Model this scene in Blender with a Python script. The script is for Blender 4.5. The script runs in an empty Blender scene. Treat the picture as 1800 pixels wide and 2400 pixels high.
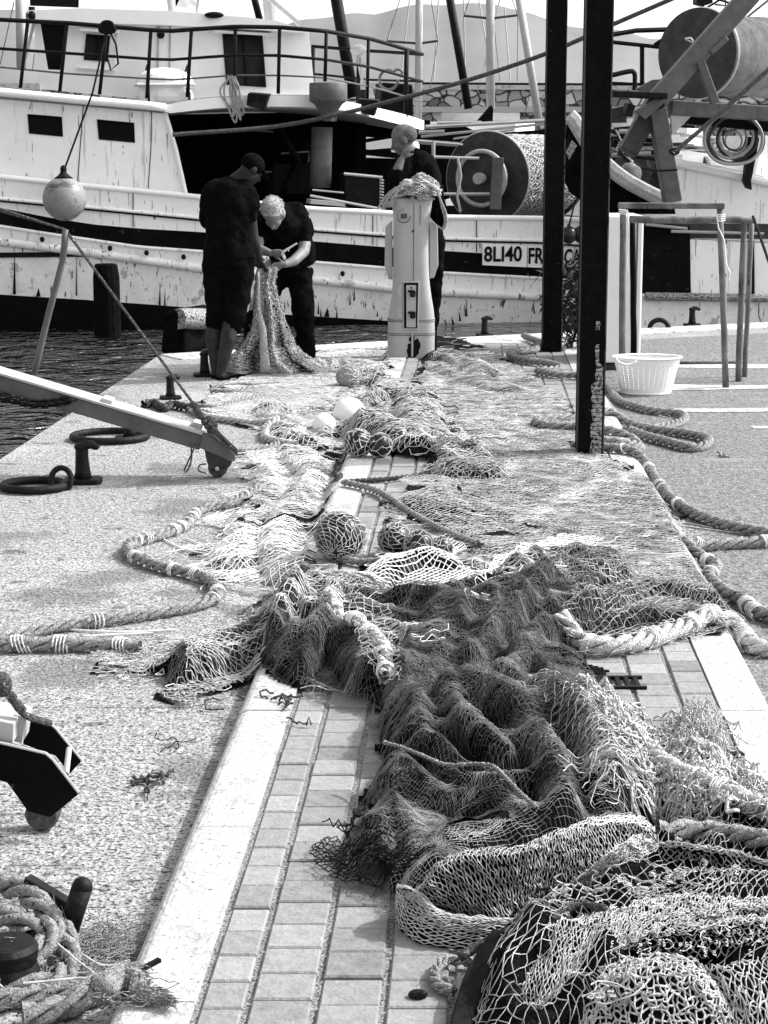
import bpy, math, random
import numpy as np
from mathutils import Vector, Matrix

random.seed(7)
RNG = np.random.RandomState(11)
scene = bpy.context.scene
COL = scene.collection
R = math.radians

# ------------------------------------------------------------------ camera model (photo is 1800 x 2400)
F = 4400.0
PITCH = math.atan(855.0 / F)
CAMH = 1.8

def ray(px, py):
    x = (px - 900.0) / F
    u = (1200.0 - py) / F
    return np.array([x, math.cos(PITCH) + u * math.sin(PITCH), -math.sin(PITCH) + u * math.cos(PITCH)])

def P(px, py, z=0.0):
    """point of the horizontal plane at height z seen at a photo pixel"""
    r = ray(px, py)
    t = (z - CAMH) / r[2]
    return np.array([r[0] * t, r[1] * t, z])

def Q(px, py, Y):
    """point seen at a photo pixel at distance Y"""
    r = ray(px, py)
    t = Y / r[1]
    return np.array([r[0] * t, Y, CAMH + r[2] * t])

K = 1800.0 / 1659.0
def V(x, y, z=0.0):
    return P(x * K, y * K, z)
def VQ(x, y, Y):
    return Q(x * K, y * K, Y)

class Plane:
    """vertical plane through two plan points; pt() finds the point at a pixel, off metres behind it"""
    def __init__(s, p0, p1):
        s.p0 = np.array(p0, float); d = np.array(p1, float) - s.p0
        s.d = d / np.linalg.norm(d)
        s.n = np.array([-s.d[1], s.d[0]])
        if s.n[1] < 0: s.n = -s.n
    def pt(s, px, py, off=0.0):
        r = ray(px, py)
        q = s.p0 + s.n * off
        t = float(np.dot(q, s.n) / np.dot(r[:2], s.n))
        return np.array([r[0] * t, r[1] * t, CAMH + r[2] * t])
    def back(s, p, dist):
        p = np.array(p, float)
        return p + np.array([s.n[0] * dist, s.n[1] * dist, 0])

# ------------------------------------------------------------------ noise
class SN:
    def __init__(s, seed, freq, n=18, aniso=(1, 1)):
        r = np.random.RandomState(seed)
        a = r.rand(n) * 2 * np.pi
        m = freq * (0.5 + 1.2 * r.rand(n))
        s.kx = np.cos(a) * m * aniso[0]; s.ky = np.sin(a) * m * aniso[1]
        s.ph = r.rand(n) * 2 * np.pi
        s.n = n
    def __call__(s, x, y):
        x = np.asarray(x, float); y = np.asarray(y, float)
        o = np.zeros(np.broadcast(x, y).shape)
        for a, b, c in zip(s.kx, s.ky, s.ph):
            o = o + np.sin(a * x + b * y + c)
        return o / math.sqrt(s.n) * 1.1

# ------------------------------------------------------------------ objects
def tag(o, label=None, cat=None, group=None, kind=None):
    if label: o['label'] = label
    if cat: o['category'] = cat
    if group: o['group'] = group
    if kind: o['kind'] = kind
    return o

def empty(name, loc, label=None, cat=None, group=None):
    o = bpy.data.objects.new(name, None)
    COL.objects.link(o)
    o.location = [float(v) for v in loc]
    o.empty_display_size = 0.1
    return tag(o, label, cat, group)

def worldloc(o):
    v = Vector((0, 0, 0))
    while o is not None:
        v += Vector(o.location); o = o.parent
    return np.array(v)

def make_mesh(name, verts, faces, mats, smooth=False, fmat=None, attr=None):
    me = bpy.data.meshes.new(name)
    verts = np.asarray(verts, np.float32)
    if isinstance(faces, np.ndarray):
        n, k = faces.shape
        me.vertices.add(len(verts)); me.vertices.foreach_set('co', verts.ravel())
        me.loops.add(n * k); me.loops.foreach_set('vertex_index', faces.ravel().astype(np.int32))
        me.polygons.add(n); me.polygons.foreach_set('loop_start', (np.arange(n) * k).astype(np.int32))
        me.polygons.foreach_set('loop_total', np.full(n, k, np.int32))
        me.update(calc_edges=True)
    else:
        me.from_pydata([tuple(map(float, v)) for v in verts], [], faces)
        me.update()
    for m in (mats if isinstance(mats, (list, tuple)) else [mats]):
        me.materials.append(m)
    if fmat is not None:
        me.polygons.foreach_set('material_index', np.asarray(fmat, np.int32))
    if smooth:
        me.polygons.foreach_set('use_smooth', np.ones(len(me.polygons), bool))
    if attr is not None:
        a = me.attributes.new('tone', 'FLOAT', 'FACE')
        a.data.foreach_set('value', np.asarray(attr, np.float32))
    return me

def link_mesh(name, me, parent=None, origin=None):
    o = bpy.data.objects.new(name, me)
    COL.objects.link(o)
    if parent is not None: o.parent = parent
    return o

def orth(d):
    d = np.asarray(d, float); d = d / (np.linalg.norm(d) + 1e-12)
    up = np.array([0, 0, 1.0]) if abs(d[2]) < 0.95 else np.array([0, 1.0, 0])
    a = np.cross(d, up); a /= np.linalg.norm(a)
    return d, a, np.cross(a, d)

SPLIT = {'pipe_rail', 'deck_post', 'roof_stanchion', 'scupper', 'panel_seam', 'rust_run', 'rigging_line', 'loose_spar', 'stern_gear', 'deck_machinery', 'pipe_fitting', 'deck_lamp', 'cable_pipe', 'socket', 'strap', 'stem', 'string_tie', 'tip_plate', 'guy_rope', 'loose_cord', 'tie_line', 'side_panel', 'pipe_frame', 'cleat', 'shackle', 'bulkhead', 'hose', 'rust_stain', 'window_sill', 'drum_flange'}
class MB:
    def __init__(s):
        s.v = []; s.f = []; s.m = []; s.t = []
    def add(s, vs, fs, mi=0, tone=0.5):
        n = len(s.v)
        s.v.extend([tuple(map(float, v)) for v in vs])
        for f in fs:
            s.f.append([i + n for i in f]); s.m.append(mi); s.t.append(tone)
        return s
    def box(s, c, size, rz=0.0, mi=0, tone=0.5, rot=None):
        x, y, z = [v / 2.0 for v in size]
        pts = [(-x, -y, -z), (x, -y, -z), (x, y, -z), (-x, y, -z), (-x, -y, z), (x, -y, z), (x, y, z), (-x, y, z)]
        M = rot if rot is not None else Matrix.Rotation(rz, 3, 'Z')
        vs = [np.array(M @ Vector(p)) + np.array(c) for p in pts]
        return s.add(vs, [(0, 3, 2, 1), (4, 5, 6, 7), (0, 1, 5, 4), (1, 2, 6, 5), (2, 3, 7, 6), (3, 0, 4, 7)], mi, tone)
    def beam(s, a, b, w, h, mi=0, upv=(0, 0, 1)):
        a = np.array(a, float); b = np.array(b, float)
        d = (b - a) / np.linalg.norm(b - a)
        side = np.cross(d, np.array(upv, float)); side /= np.linalg.norm(side)
        up = np.cross(side, d)
        vs = []
        for p in (a, b):
            for (i, j) in ((-1, -1), (1, -1), (1, 1), (-1, 1)):
                vs.append(p + side * i * w / 2 + up * j * h / 2)
        return s.add(vs, [(0, 1, 2, 3), (7, 6, 5, 4), (0, 4, 5, 1), (1, 5, 6, 2), (2, 6, 7, 3), (3, 7, 4, 0)], mi)
    def prism(s, poly, vec, mi=0):
        n = len(poly); vec = np.array(vec, float)
        a = [np.array(p, float) for p in poly]
        b = [p + vec for p in a]
        fs = [tuple(range(n)), tuple(range(2 * n - 1, n - 1, -1))]
        for i in range(n):
            j = (i + 1) % n
            fs.append((j, i, n + i, n + j))
        return s.add(a + b, fs, mi)
    def tube(s, path, r, n=8, mi=0, cap=True, closed=False, squash=None):
        path = [np.array(p, float) for p in path]
        m = len(path)
        rs = r if hasattr(r, '__len__') else [r] * m
        d0 = path[1] - path[0]
        _, a, b = orth(d0)
        rings = []
        for i, p in enumerate(path):
            if closed: t = path[(i + 1) % m] - path[i - 1]
            elif i == 0: t = path[1] - path[0]
            elif i == m - 1: t = path[-1] - path[-2]
            else: t = path[i + 1] - path[i - 1]
            t = t / (np.linalg.norm(t) + 1e-12)
            a = a - t * np.dot(a, t)
            na = np.linalg.norm(a)
            if na < 1e-6: _, a, _ = orth(t)
            else: a = a / na
            b = np.cross(t, a)
            k = rs[i]
            kx, ky = (k if hasattr(k, '__len__') else (k, k))
            rings.append([p + a * math.cos(q) * kx + b * math.sin(q) * ky for q in [2 * math.pi * j / n for j in range(n)]])
        vs = [v for rr in rings for v in rr]
        fs = []
        for i in range(m if closed else m - 1):
            for j in range(n):
                k = (j + 1) % n
                i2 = (i + 1) % m
                fs.append((i * n + j, i * n + k, i2 * n + k, i2 * n + j))
        if cap and not closed:
            fs.append(tuple(range(n - 1, -1, -1)))
            fs.append(tuple((m - 1) * n + j for j in range(n)))
        return s.add(vs, fs, mi)
    def lathe(s, prof, c=(0, 0, 0), n=24, axis='Z', mi=0, rot=None):
        vs = []; m = len(prof)
        for (r, z) in prof:
            for j in range(n):
                q = 2 * math.pi * j / n
                v = np.array([r * math.cos(q), r * math.sin(q), z])
                if rot is not None: v = np.array(rot @ Vector(v))
                vs.append(v + np.array(c))
        fs = []
        for i in range(m - 1):
            for j in range(n):
                k = (j + 1) % n
                fs.append((i * n + j, i * n + k, (i + 1) * n + k, (i + 1) * n + j))
        fs.append(tuple(range(n - 1, -1, -1))); fs.append(tuple((m - 1) * n + j for j in range(n)))
        return s.add(vs, fs, mi)
    def ell(s, c, r, n=16, m=10, rot=None, mi=0):
        vs = []; fs = []
        for i in range(m + 1):
            t = math.pi * i / m
            for j in range(n):
                q = 2 * math.pi * j / n
                v = np.array([r[0] * math.sin(t) * math.cos(q), r[1] * math.sin(t) * math.sin(q), r[2] * math.cos(t)])
                if rot is not None: v = np.array(rot @ Vector(v))
                vs.append(v + np.array(c))
        for i in range(m):
            for j in range(n):
                k = (j + 1) % n
                fs.append((i * n + j, (i + 1) * n + j, (i + 1) * n + k, i * n + k))
        return s.add(vs, fs, mi)
    def grid(s, G, mi=0, closed=False):
        G = np.asarray(G); a, b = G.shape[:2]
        fs = [(i * b + j, i * b + (j + 1) % b, (i + 1) * b + (j + 1) % b, (i + 1) * b + j) for i in range(a - 1) for j in range(b if closed else b - 1)]
        return s.add(G.reshape(-1, 3), fs, mi)
    def build_pieces(s, name, mats, parent, smooth, bevel):
        n = len(s.v); p = list(range(n))
        def find(i):
            while p[i] != i: p[i] = p[p[i]]; i = p[i]
            return i
        for f in s.f:
            r = find(f[0])
            for i in f[1:]:
                q = find(i)
                if q != r: p[q] = r
        groups = {}
        for k, f in enumerate(s.f): groups.setdefault(find(f[0]), []).append(k)
        out = None
        for g in groups.values():
            m = MB(); m.piece = True; mp = {}
            for k in g:
                fs = []
                for i in s.f[k]:
                    if i not in mp: mp[i] = len(m.v); m.v.append(s.v[i])
                    fs.append(mp[i])
                m.f.append(fs); m.m.append(s.m[k]); m.t.append(s.t[k])
            out = m.build(name, mats, parent, smooth, bevel)
        return out
    def build(s, name, mats, parent=None, smooth=False, bevel=0, origin=None, label=None, cat=None, group=None, kind=None, tone=False, autosmooth=False):
        if parent is not None and name in SPLIT and not getattr(s, 'piece', False):
            return s.build_pieces(name, mats, parent, smooth, bevel)
        v = np.array(s.v)
        if parent is not None: org = worldloc(parent)
        elif origin is not None: org = np.array(origin, float)
        else: org = np.array([v[:, 0].mean(), v[:, 1].mean(), v[:, 2].min()])
        me = make_mesh(name, v - org, s.f, mats, smooth, s.m, s.t if tone else None)
        o = link_mesh(name, me, parent)
        if parent is None: o.location = org
        if bevel:
            md = o.modifiers.new('bevel', 'BEVEL'); md.width = bevel; md.segments = 2; md.limit_method = 'ANGLE'; md.angle_limit = R(35)
        if autosmooth:
            try:
                me.shade_smooth() if hasattr(me, 'shade_smooth') else None
                me.set_sharp_from_angle(angle=R(40))
            except Exception: pass
        return tag(o, label, cat, group, kind)

def catmull(pts, step=0.03, closed=False):
    pts = [np.array(p, float) for p in pts]
    out = []
    n = len(pts)
    seg = n if closed else n - 1
    for i in range(seg):
        p1 = pts[i % n]; p2 = pts[(i + 1) % n]
        p0 = pts[(i - 1) % n] if (closed or i > 0) else 2 * p1 - p2
        p3 = pts[(i + 2) % n] if (closed or i < n - 2) else 2 * p2 - p1
        k = max(2, int(np.linalg.norm(p2 - p1) / step))
        for j in range(k):
            t = j / k
            out.append(0.5 * ((2 * p1) + (-p0 + p2) * t + (2 * p0 - 5 * p1 + 4 * p2 - p3) * t * t + (-p0 + 3 * p1 - 3 * p2 + p3) * t ** 3))
    if not closed: out.append(pts[-1])
    return np.array(out)

# ------------------------------------------------------------------ materials
def lin(n, d): return n.new(d)

def mat(name, col=0.5, rough=0.75, var=0.0, scale=6.0, bump=0.0, bscale=40.0, spots=None, streaks=None, stretch=(1, 1, 1), metal=0.0, tone=0.0, spec=0.4, ledge=None, gener=False):
    """col grey value; var = size of the light/dark clouding; spots=(threshold, scale, grey); streaks=(threshold, grey)"""
    m = bpy.data.materials.new(name); m.use_nodes = True
    nt = m.node_tree; N = nt.nodes; L = nt.links
    bs = N['Principled BSDF']
    bs.inputs['Roughness'].default_value = rough
    bs.inputs['Metallic'].default_value = metal
    bs.inputs['Specular IOR Level'].default_value = spec
    tc = N.new('ShaderNodeTexCoord')
    mp = N.new('ShaderNodeMapping'); mp.inputs['Scale'].default_value = stretch
    L.new(tc.outputs['Object'], mp.inputs['Vector'])
    no = N.new('ShaderNodeTexNoise'); no.inputs['Scale'].default_value = scale; no.inputs['Detail'].default_value = 6; no.inputs['Roughness'].default_value = 0.65
    L.new(mp.outputs[0], no.inputs['Vector'])
    mr = N.new('ShaderNodeMapRange'); mr.inputs['From Min'].default_value = 0.3; mr.inputs['From Max'].default_value = 0.7
    mr.inputs['To Min'].default_value = max(0.0, col - var); mr.inputs['To Max'].default_value = min(0.95, col + var)
    L.new(no.outputs['Fac'], mr.inputs['Value'])
    cur = mr.outputs[0]
    def mixto(fac, grey, cur):
        mx = N.new('ShaderNodeMix'); mx.data_type = 'FLOAT'
        L.new(fac, mx.inputs[0]); L.new(cur, mx.inputs[2]); mx.inputs[3].default_value = grey
        return mx.outputs[0]
    if tone:
        at = N.new('ShaderNodeAttribute'); at.attribute_name = 'tone'
        ma = N.new('ShaderNodeMath'); ma.operation = 'SUBTRACT'; L.new(at.outputs['Fac'], ma.inputs[0]); ma.inputs[1].default_value = 0.5
        mb = N.new('ShaderNodeMath'); mb.operation = 'MULTIPLY_ADD'; L.new(ma.outputs[0], mb.inputs[0]); mb.inputs[1].default_value = tone; L.new(cur, mb.inputs[2])
        cur = mb.outputs[0]
    for sp in (spots or []):
        th, sc, gr = sp[:3]
        n2 = N.new('ShaderNodeTexNoise'); n2.inputs['Scale'].default_value = sc; n2.inputs['Detail'].default_value = 4; n2.inputs['Roughness'].default_value = 0.6
        if len(sp) > 3:
            mp2 = N.new('ShaderNodeMapping'); mp2.inputs['Scale'].default_value = sp[3]; L.new(tc.outputs['Object'], mp2.inputs['Vector']); L.new(mp2.outputs[0], n2.inputs['Vector'])
        else: L.new(mp.outputs[0], n2.inputs['Vector'])
        r2 = N.new('ShaderNodeMapRange'); r2.inputs['From Min'].default_value = th; r2.inputs['From Max'].default_value = th + 0.05
        L.new(n2.outputs['Fac'], r2.inputs['Value'])
        cur = mixto(r2.outputs[0], gr, cur)
    cc = N.new('ShaderNodeCombineColor')
    for i in range(3): L.new(cur, cc.inputs[i])
    L.new(cc.outputs[0], bs.inputs['Base Color'])
    if bump:
        nb = N.new('ShaderNodeTexNoise'); nb.inputs['Scale'].default_value = bscale; nb.inputs['Detail'].default_value = 5
        L.new(tc.outputs['Object'], nb.inputs['Vector'])
        bp = N.new('ShaderNodeBump'); bp.inputs['Strength'].default_value = bump; bp.inputs['Distance'].default_value = 0.02
        L.new(nb.outputs['Fac'], bp.inputs['Height']); L.new(bp.outputs[0], bs.inputs['Normal'])
    return m

M = {}
M['asphalt'] = mat('concrete_ground', 0.36, 0.9, 0.18, 30, 1.0, 60, spots=[(0.56, 0.5, 0.46), (0.56, 1.3, 0.22), (0.62, 5, 0.15), (0.545, 95, 0.025), (0.58, 40, 0.04, (0.7, 1.3, 1))])
M['dark_asphalt'] = mat('worn_asphalt', 0.20, 0.9, 0.12, 26, 0.9, 60, spots=[(0.56, 95, 0.01), (0.62, 3.0, 0.26, (0.4, 2.2, 1))])
M['kerb'] = mat('kerb_stone', 0.44, 0.85, 0.10, 14, 0.5, 60, spots=[(0.62, 70, 0.08, (0.7, 1.2, 1)), (0.60, 7, 0.33)])
M['brick'] = mat('brick_paver', 0.24, 0.85, 0.05, 30, 0.3, 90, tone=0.13, spots=[(0.70, 45, 0.10)])
M['joint'] = mat('sandy_joint', 0.25, 0.95, 0.2, 130, 0.6, 120, spots=[(0.54, 190, 0.03)])
M['white_line'] = mat('worn_white_paint', 0.52, 0.8, 0.12, 18, 0.3, 60, spots=[(0.56, 30, 0.15), (0.56, 5, 0.3)])
M['quay_stone'] = mat('quay_wall_stone', 0.12, 0.9, 0.1, 5, 0.5, 30)
M['hull_white'] = mat('weathered_white_hull', 0.90, 0.55, 0.05, 3, 0.12, 8, spots=[(0.60, 3.0, 0.6, (5, 5, 0.35)), (0.635, 5.5, 0.22, (5, 5, 0.5)), (0.70, 30, 0.10), (0.67, 11, 0.10, (1, 1, 0.5))])
M['boat_white'] = mat('white_boat_paint', 0.91, 0.5, 0.04, 3, 0.12, 8, spots=[(0.72, 16, 0.25), (0.70, 7, 0.6, (4, 4, 0.5))])
M['low_white'] = mat('rusty_lower_hull', 0.82, 0.6, 0.11, 4, 0.25, 12, spots=[(0.60, 4, 0.45), (0.61, 6, 0.06, (4, 4, 0.5)), (0.645, 26, 0.04)])
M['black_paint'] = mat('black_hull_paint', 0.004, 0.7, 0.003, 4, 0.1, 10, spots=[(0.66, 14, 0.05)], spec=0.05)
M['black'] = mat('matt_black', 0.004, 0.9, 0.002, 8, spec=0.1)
M['dark'] = mat('dark_metal', 0.006, 0.6, 0.005, 12, 0.2, 40, spec=0.12)
M['iron'] = mat('bollard_iron', 0.006, 0.6, 0.005, 14, 0.4, 30, spec=0.18)
M['iron_rust'] = mat('rusty_black_post', 0.0035, 0.7, 0.002, 20, 0.3, 60, spots=[(0.71, 30, 0.12, (1, 1, 0.5)), (0.64, 5, 0.012, (1, 1, .3))], spec=0.06)
M['flake'] = mat('flaked_pale_paint', 0.30, 0.8, 0.2, 60, 0.5, 80, spots=[(0.52, 55, 0.02)])
M['grey'] = mat('grey_painted_steel', 0.095, 0.6, 0.03, 8, 0.15, 30, spots=[(0.71, 14, 0.06)])
M['grey_dk'] = mat('dark_grey_steel', 0.030, 0.6, 0.02, 7, 0.15, 30)
M['grey_lt'] = mat('light_grey_metal', 0.42, 0.5, 0.05, 10, 0.1, 30)
M['ped'] = mat('pedestal_plastic', 0.40, 0.5, 0.03, 4, 0.05, 20, spots=[(0.72, 14, 0.3)])
M['ped_dirty'] = mat('rusty_stain', 0.45, 0.7, 0.2, 16, 0.1, 40, spots=[(0.5, 14, 0.03)])
M['cloth_grey'] = mat('grey_canvas', 0.10, 0.95, 0.05, 5, 0.6, 60)
M['rope'] = mat('pale_rope', 0.42, 0.95, 0.22, 60, 1.0, 160, spots=[(0.60, 60, 0.09)])
M['rope_white'] = mat('fuzzy_white_rope', 0.85, 0.95, 0.2, 70, 1.0, 160, spots=[(0.62, 70, 0.12)])
M['rope_dark'] = mat('dark_rope', 0.07, 0.95, 0.06, 70, 1.0, 160, spots=[(0.60, 90, 0.45)])
M['net_white'] = mat('white_twine', 0.74, 0.9, 0.06, 40)
M['net_light'] = mat('pale_twine', 0.48, 0.9, 0.2, 25)
M['net_mid'] = mat('mid_twine', 0.36, 0.9, 0.30, 9)
M['net_grey'] = mat('grey_twine', 0.17, 0.9, 0.17, 7)
M['net_dark'] = mat('dark_twine', 0.012, 0.95, 0.008, 20, spec=0.1)
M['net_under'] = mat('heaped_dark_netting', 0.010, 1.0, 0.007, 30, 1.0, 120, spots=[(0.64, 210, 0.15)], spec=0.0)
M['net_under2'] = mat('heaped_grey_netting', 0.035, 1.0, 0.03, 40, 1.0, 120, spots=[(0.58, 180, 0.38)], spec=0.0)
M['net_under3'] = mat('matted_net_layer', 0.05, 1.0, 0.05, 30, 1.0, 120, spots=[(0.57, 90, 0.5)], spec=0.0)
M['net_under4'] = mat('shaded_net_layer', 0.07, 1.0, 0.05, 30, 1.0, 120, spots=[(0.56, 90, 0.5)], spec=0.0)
M['rope_old'] = mat('old_rope', 0.26, 0.95, 0.14, 70, 0.6, 200, spots=[(0.60, 90, 0.03)])
M['tar'] = mat('tarred_timber', 0.004, 0.95, 0.003, 10, 0.4, 40, spec=0.05)
M['buoy_white'] = mat('white_float', 0.85, 0.4, 0.06, 6, spots=[(0.70, 12, 0.4)])
M['buoy_dark'] = mat('black_float', 0.012, 0.35, 0.006, 6)
M['fender'] = mat('stained_fender', 0.26, 0.45, 0.10, 2.2, spots=[(0.53, 1.6, 0.08, (1, 1, 3.5)), (0.6, 9, 0.15)])
M['basket'] = mat('white_plastic_basket', 0.82, 0.45, 0.03, 6)
M['bamboo'] = mat('weathered_pole_wood', 0.13, 0.8, 0.10, 8, 0.4, 30, stretch=(1, 1, 0.4), spots=[(0.64, 14, 0.03)])
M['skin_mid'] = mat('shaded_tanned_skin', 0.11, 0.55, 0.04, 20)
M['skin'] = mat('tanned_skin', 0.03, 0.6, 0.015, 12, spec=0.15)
M['skin_lit'] = mat('lit_tanned_skin', 0.20, 0.55, 0.05, 14)  # lit copy of the skin, the light put into its grey
M['cloth_black'] = mat('black_clothing', 0.004, 1.0, 0.002, 10, 0.4, 60, spec=0.04)
M['hair_white'] = mat('white_hair', 0.85, 0.9, 0.12, 70, 1.0, 120)
M['hair_strand'] = mat('grey_white_hair_strand', 0.5, 0.9, 0.42, 90)
M['edge_light'] = mat('post_edge_highlight', 0.08, 0.6, 0.08, 3, 0.2, 30, spots=[(0.55, 9, 0.005)])  # grey of the sun highlight painted along the post edges
M['hair_grey'] = mat('cropped_grey_hair', 0.10, 0.9, 0.10, 90, 0.6, 150)
M['leaf'] = mat('dark_leaf', 0.03, 0.7, 0.025, 6)
M['hill'] = mat('hazy_hillside', 0.20, 1.0, 0.03, 0.004, spec=0)
M['mast'] = mat('grey_mast', 0.36, 0.5, 0.05, 4)
M['glass'] = mat('dark_window_glass', 0.003, 0.3, 0.002, 2, spec=0.08)
M['glass2'] = mat('dim_window_glass', 0.012, 0.25, 0.02, 1.5, spec=0.12)
M['tyre'] = mat('dull_rubber', 0.03, 0.7, 0.02, 20, 0.3, 50)
M['wheel'] = mat('scuffed_wheel', 0.05, 0.6, 0.04, 40, 0.3, 60)
M['ink'] = mat('black_ink', 0.006, 0.7, 0.0, 5, spec=0.1)
# ------------------------------------------------------------------ the setting
SL = 0.0475                                  # the median and the pier run 2.7 degrees right of the view axis
def xin_l(y): return -0.561 + SL * y         # inner edge of the left kerb
def xin_r(y): return 0.788 + SL * y          # inner edge of the right kerb
KW = 0.17
MED_Z = 0.07
Y0, Y1 = 1.5, 16.9

def pier_far(x):                             # far edge of the pier
    return 17.6 + 0.50 * x if x > -2 else 16.6
# quay surface: left lane, right lane, as one sheet with the pier outline
mb = MB()
pier = [(-0.7 + SL * -6 - 1.9, -6), (30, -6), (30, 32.5), (4.0, 19.6), (0.0, 17.65), (-1.98, 16.5)]
pier[0] = (-2.80 + SL * -6, -6)
mb.prism([(x, y, 0.0) for x, y in pier][::-1], (0, 0, -1.6))
o = mb.build('quay_surface', M['asphalt'], kind='structure', origin=(0, 0, 0))
# darker tarmac on the right of the median
mb = MB()
ys = np.linspace(-5.9, 19.0, 60)
n1 = SN(5, 1.5)
L_ = [(xin_r(y) + KW + 0.01, y, 0.004) for y in ys]
Rr = [(min(14.0, 14.0), y, 0.004) for y in ys]
mb.grid(np.array([[L_[i], ((L_[i][0] + 3.0), ys[i] + (0 if i < 59 else 0.0), 0.004), Rr[i]] for i in range(60)]))
# clip to the quay outline at the far end
mb.v = [(x, min(y, 17.2 + 0.5 * x - 0.55), z) for x, y, z in mb.v]
mb.build('worn_tarmac', M['dark_asphalt'], kind='structure', origin=(0, 0, 0))
# worn white lines across the right lane and quay edge coping
mb = MB()
for (ya, yb, xa, xb) in ((15.5, 15.72, 2.2, 9), (14.1, 14.35, 2.15, 9), (12.85, 13.05, 1.9, 9), (12.1, 12.15, 2.4, 9), (9.6, 9.64, 2.0, 6)):
    yy = np.linspace(xa, xb, 30)
    nz = SN(int(ya * 10), 3)
    G = np.array([[(x, ya + 0.04 * float(nz(x, 0)), 0.008), (x, yb + 0.04 * float(nz(x, 3)), 0.008)] for x in yy])
    mb.grid(G)
mb.build('road_marking', M['white_line'], kind='structure', origin=(0, 0, 0))
mb = MB()
for k in range(26):                        # pale coping stones along the far and left edge of the pier
    pass
edge = [(-2.80 + SL * 5, 5), (-2.80 + SL * 16.3 , 16.3), (-1.98, 16.5), (0.0, 17.65), (4.0, 19.6), (9.0, 22.05)]
for (a, b) in zip(edge[1:-1], edge[2:]):
    a = np.array(a); b = np.array(b); L = np.linalg.norm(b - a)
    if L < 0.5: continue
    d = (b - a) / L; nrm = np.array([d[1], -d[0]])
    k = max(1, int(L / 1.2))
    for i in range(k):
        p = a + d * (L * i / k + 0.008); q = a + d * (L * (i + 1) / k - 0.008)
        mb.prism([(*p, -0.2), (*q, -0.2), (*(q + nrm * 0.45), -0.2), (*(p + nrm * 0.45), -0.2)], (0, 0, 0.212))
mb.build('coping', M['white_line'], kind='structure', bevel=0.008, origin=(0, 0, 0))

rj = np.random.RandomState(2)
for (yj, x0j, x1j) in ((3.9, -2.6, -.62), (5.9, -2.6, -.5), (8.15, -2.5, -.4), (10.6, -2.3, -.3), (13.2, -2.1, -.2), (8.9, 1.5, 6), (11.4, 1.6, 6)):
    mb = MB(); xx = np.linspace(x0j, x1j, 50); wy = np.cumsum(rj.randn(50)) * .003
    mb.grid(np.array([[(x, yj + w_, 0.0065), (x, yj + w_ + .004 + .004 * rj.rand(), 0.0065)] for x, w_ in zip(xx, wy)]))
    mb.build('ground_joint', M['joint'], kind='structure', origin=(0, 0, 0))
# kerbs: rounded outer edge, stones about 1 m long
def kerb(inner, sgn, name):
    mb = MB(); y = Y0 - 3.0; i = 0
    while y < Y1 - 0.05:
        y2 = min(y + 1.02, Y1)
        prof = [(0, -0.05), (0, MED_Z + 0.004)]
        for k in range(6):
            a = R(90 * k / 5.0)
            prof.append((-(KW - 0.045) - 0.045 * math.sin(a), MED_Z + 0.004 - 0.045 + 0.045 * math.cos(a)))
        prof.append((-KW - 0.012, -0.05))
        jit = random.uniform(-0.002, 0.002)
        a_ = [(inner(y + 0.003) + sgn * u, y + 0.003, w + jit) for u, w in prof]
        b_ = [(inner(y2 - 0.003) + sgn * u, y2 - 0.003, w + jit) for u, w in prof]
        n = len(prof)
        mb.add(a_ + b_, [(j, (j + 1) % n, n + (j + 1) % n, n + j) for j in range(n)] + [tuple(range(n))[::-1], tuple(range(n, 2 * n))], 0)
        y = y2
    return mb.build(name, M['kerb'], kind='structure', origin=(0, 0, 0))
kerb(xin_l, 1, 'kerb_left')
kerb(xin_r, -1, 'kerb_right')
mb = MB()                                   # far end stone of the median
mb.box((0.5 * (xin_l(Y1) + xin_r(Y1)), Y1 + 0.09, 0.03), (1.349 + 2 * KW, 0.16, 0.08))
mb.build('kerb_end', M['kerb'], kind='structure', bevel=0.02, origin=(0, 0, 0))
mb = MB()
mb.prism([(xin_l(-1.4), -1.4, -0.05), (xin_r(-1.4), -1.4, -0.05), (xin_r(Y1), Y1, -0.05), (xin_l(Y1), Y1, -0.05)], (0, 0, 0.05 + MED_Z - 0.009))
mb.build('paving_bed', M['joint'], kind='structure', origin=(0, 0, 0))
# brick pavers
mb = MB()
ncol = 10; W = 1.349
cw = np.array([0.107, 0.139, 0.141, 0.14, 0.142, 0.139, 0.14, 0.141, 0.139, 0.122]); cw = cw / cw.sum() * W
x0 = 0
for c in range(ncol):
    y = 0.6 + random.random() * 0.13 if c % 2 else 0.6
    gap = 0.010 if c else 0.016
    while y < Y1 - 0.14:
        ln = 0.130 + random.uniform(-0.003, 0.003)
        xa = x0 + gap; xb = x0 + cw[c] - 0.006
        dz = random.uniform(-0.003, 0.003); tn = min(1, max(0, random.gauss(0.5, 0.22)))
        ya, yb = y + 0.0034, y + ln - 0.0034
        e = 0.004
        g = lambda u, yy, z: (xin_l(yy) + u, yy, MED_Z + z)
        vs = [g(xa, ya, -0.03), g(xb, ya, -0.03), g(xb, yb, -0.03), g(xa, yb, -0.03),
              g(xa, ya, dz - e), g(xb, ya, dz - e), g(xb, yb, dz - e), g(xa, yb, dz - e),
              g(xa + e, ya + e, dz), g(xb - e, ya + e, dz), g(xb - e, yb - e, dz), g(xa + e, yb - e, dz)]
        mb.add(vs, [(0, 1, 5, 4), (1, 2, 6, 5), (2, 3, 7, 6), (3, 0, 4, 7), (4, 5, 9, 8), (5, 6, 10, 9), (6, 7, 11, 10), (7, 4, 8, 11), (8, 9, 10, 11)], 0, tn)
        y += ln
    x0 += cw[c]
mb.build('brick_paving', M['brick'], kind='structure', tone=True, origin=(0, 0, 0))
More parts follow.
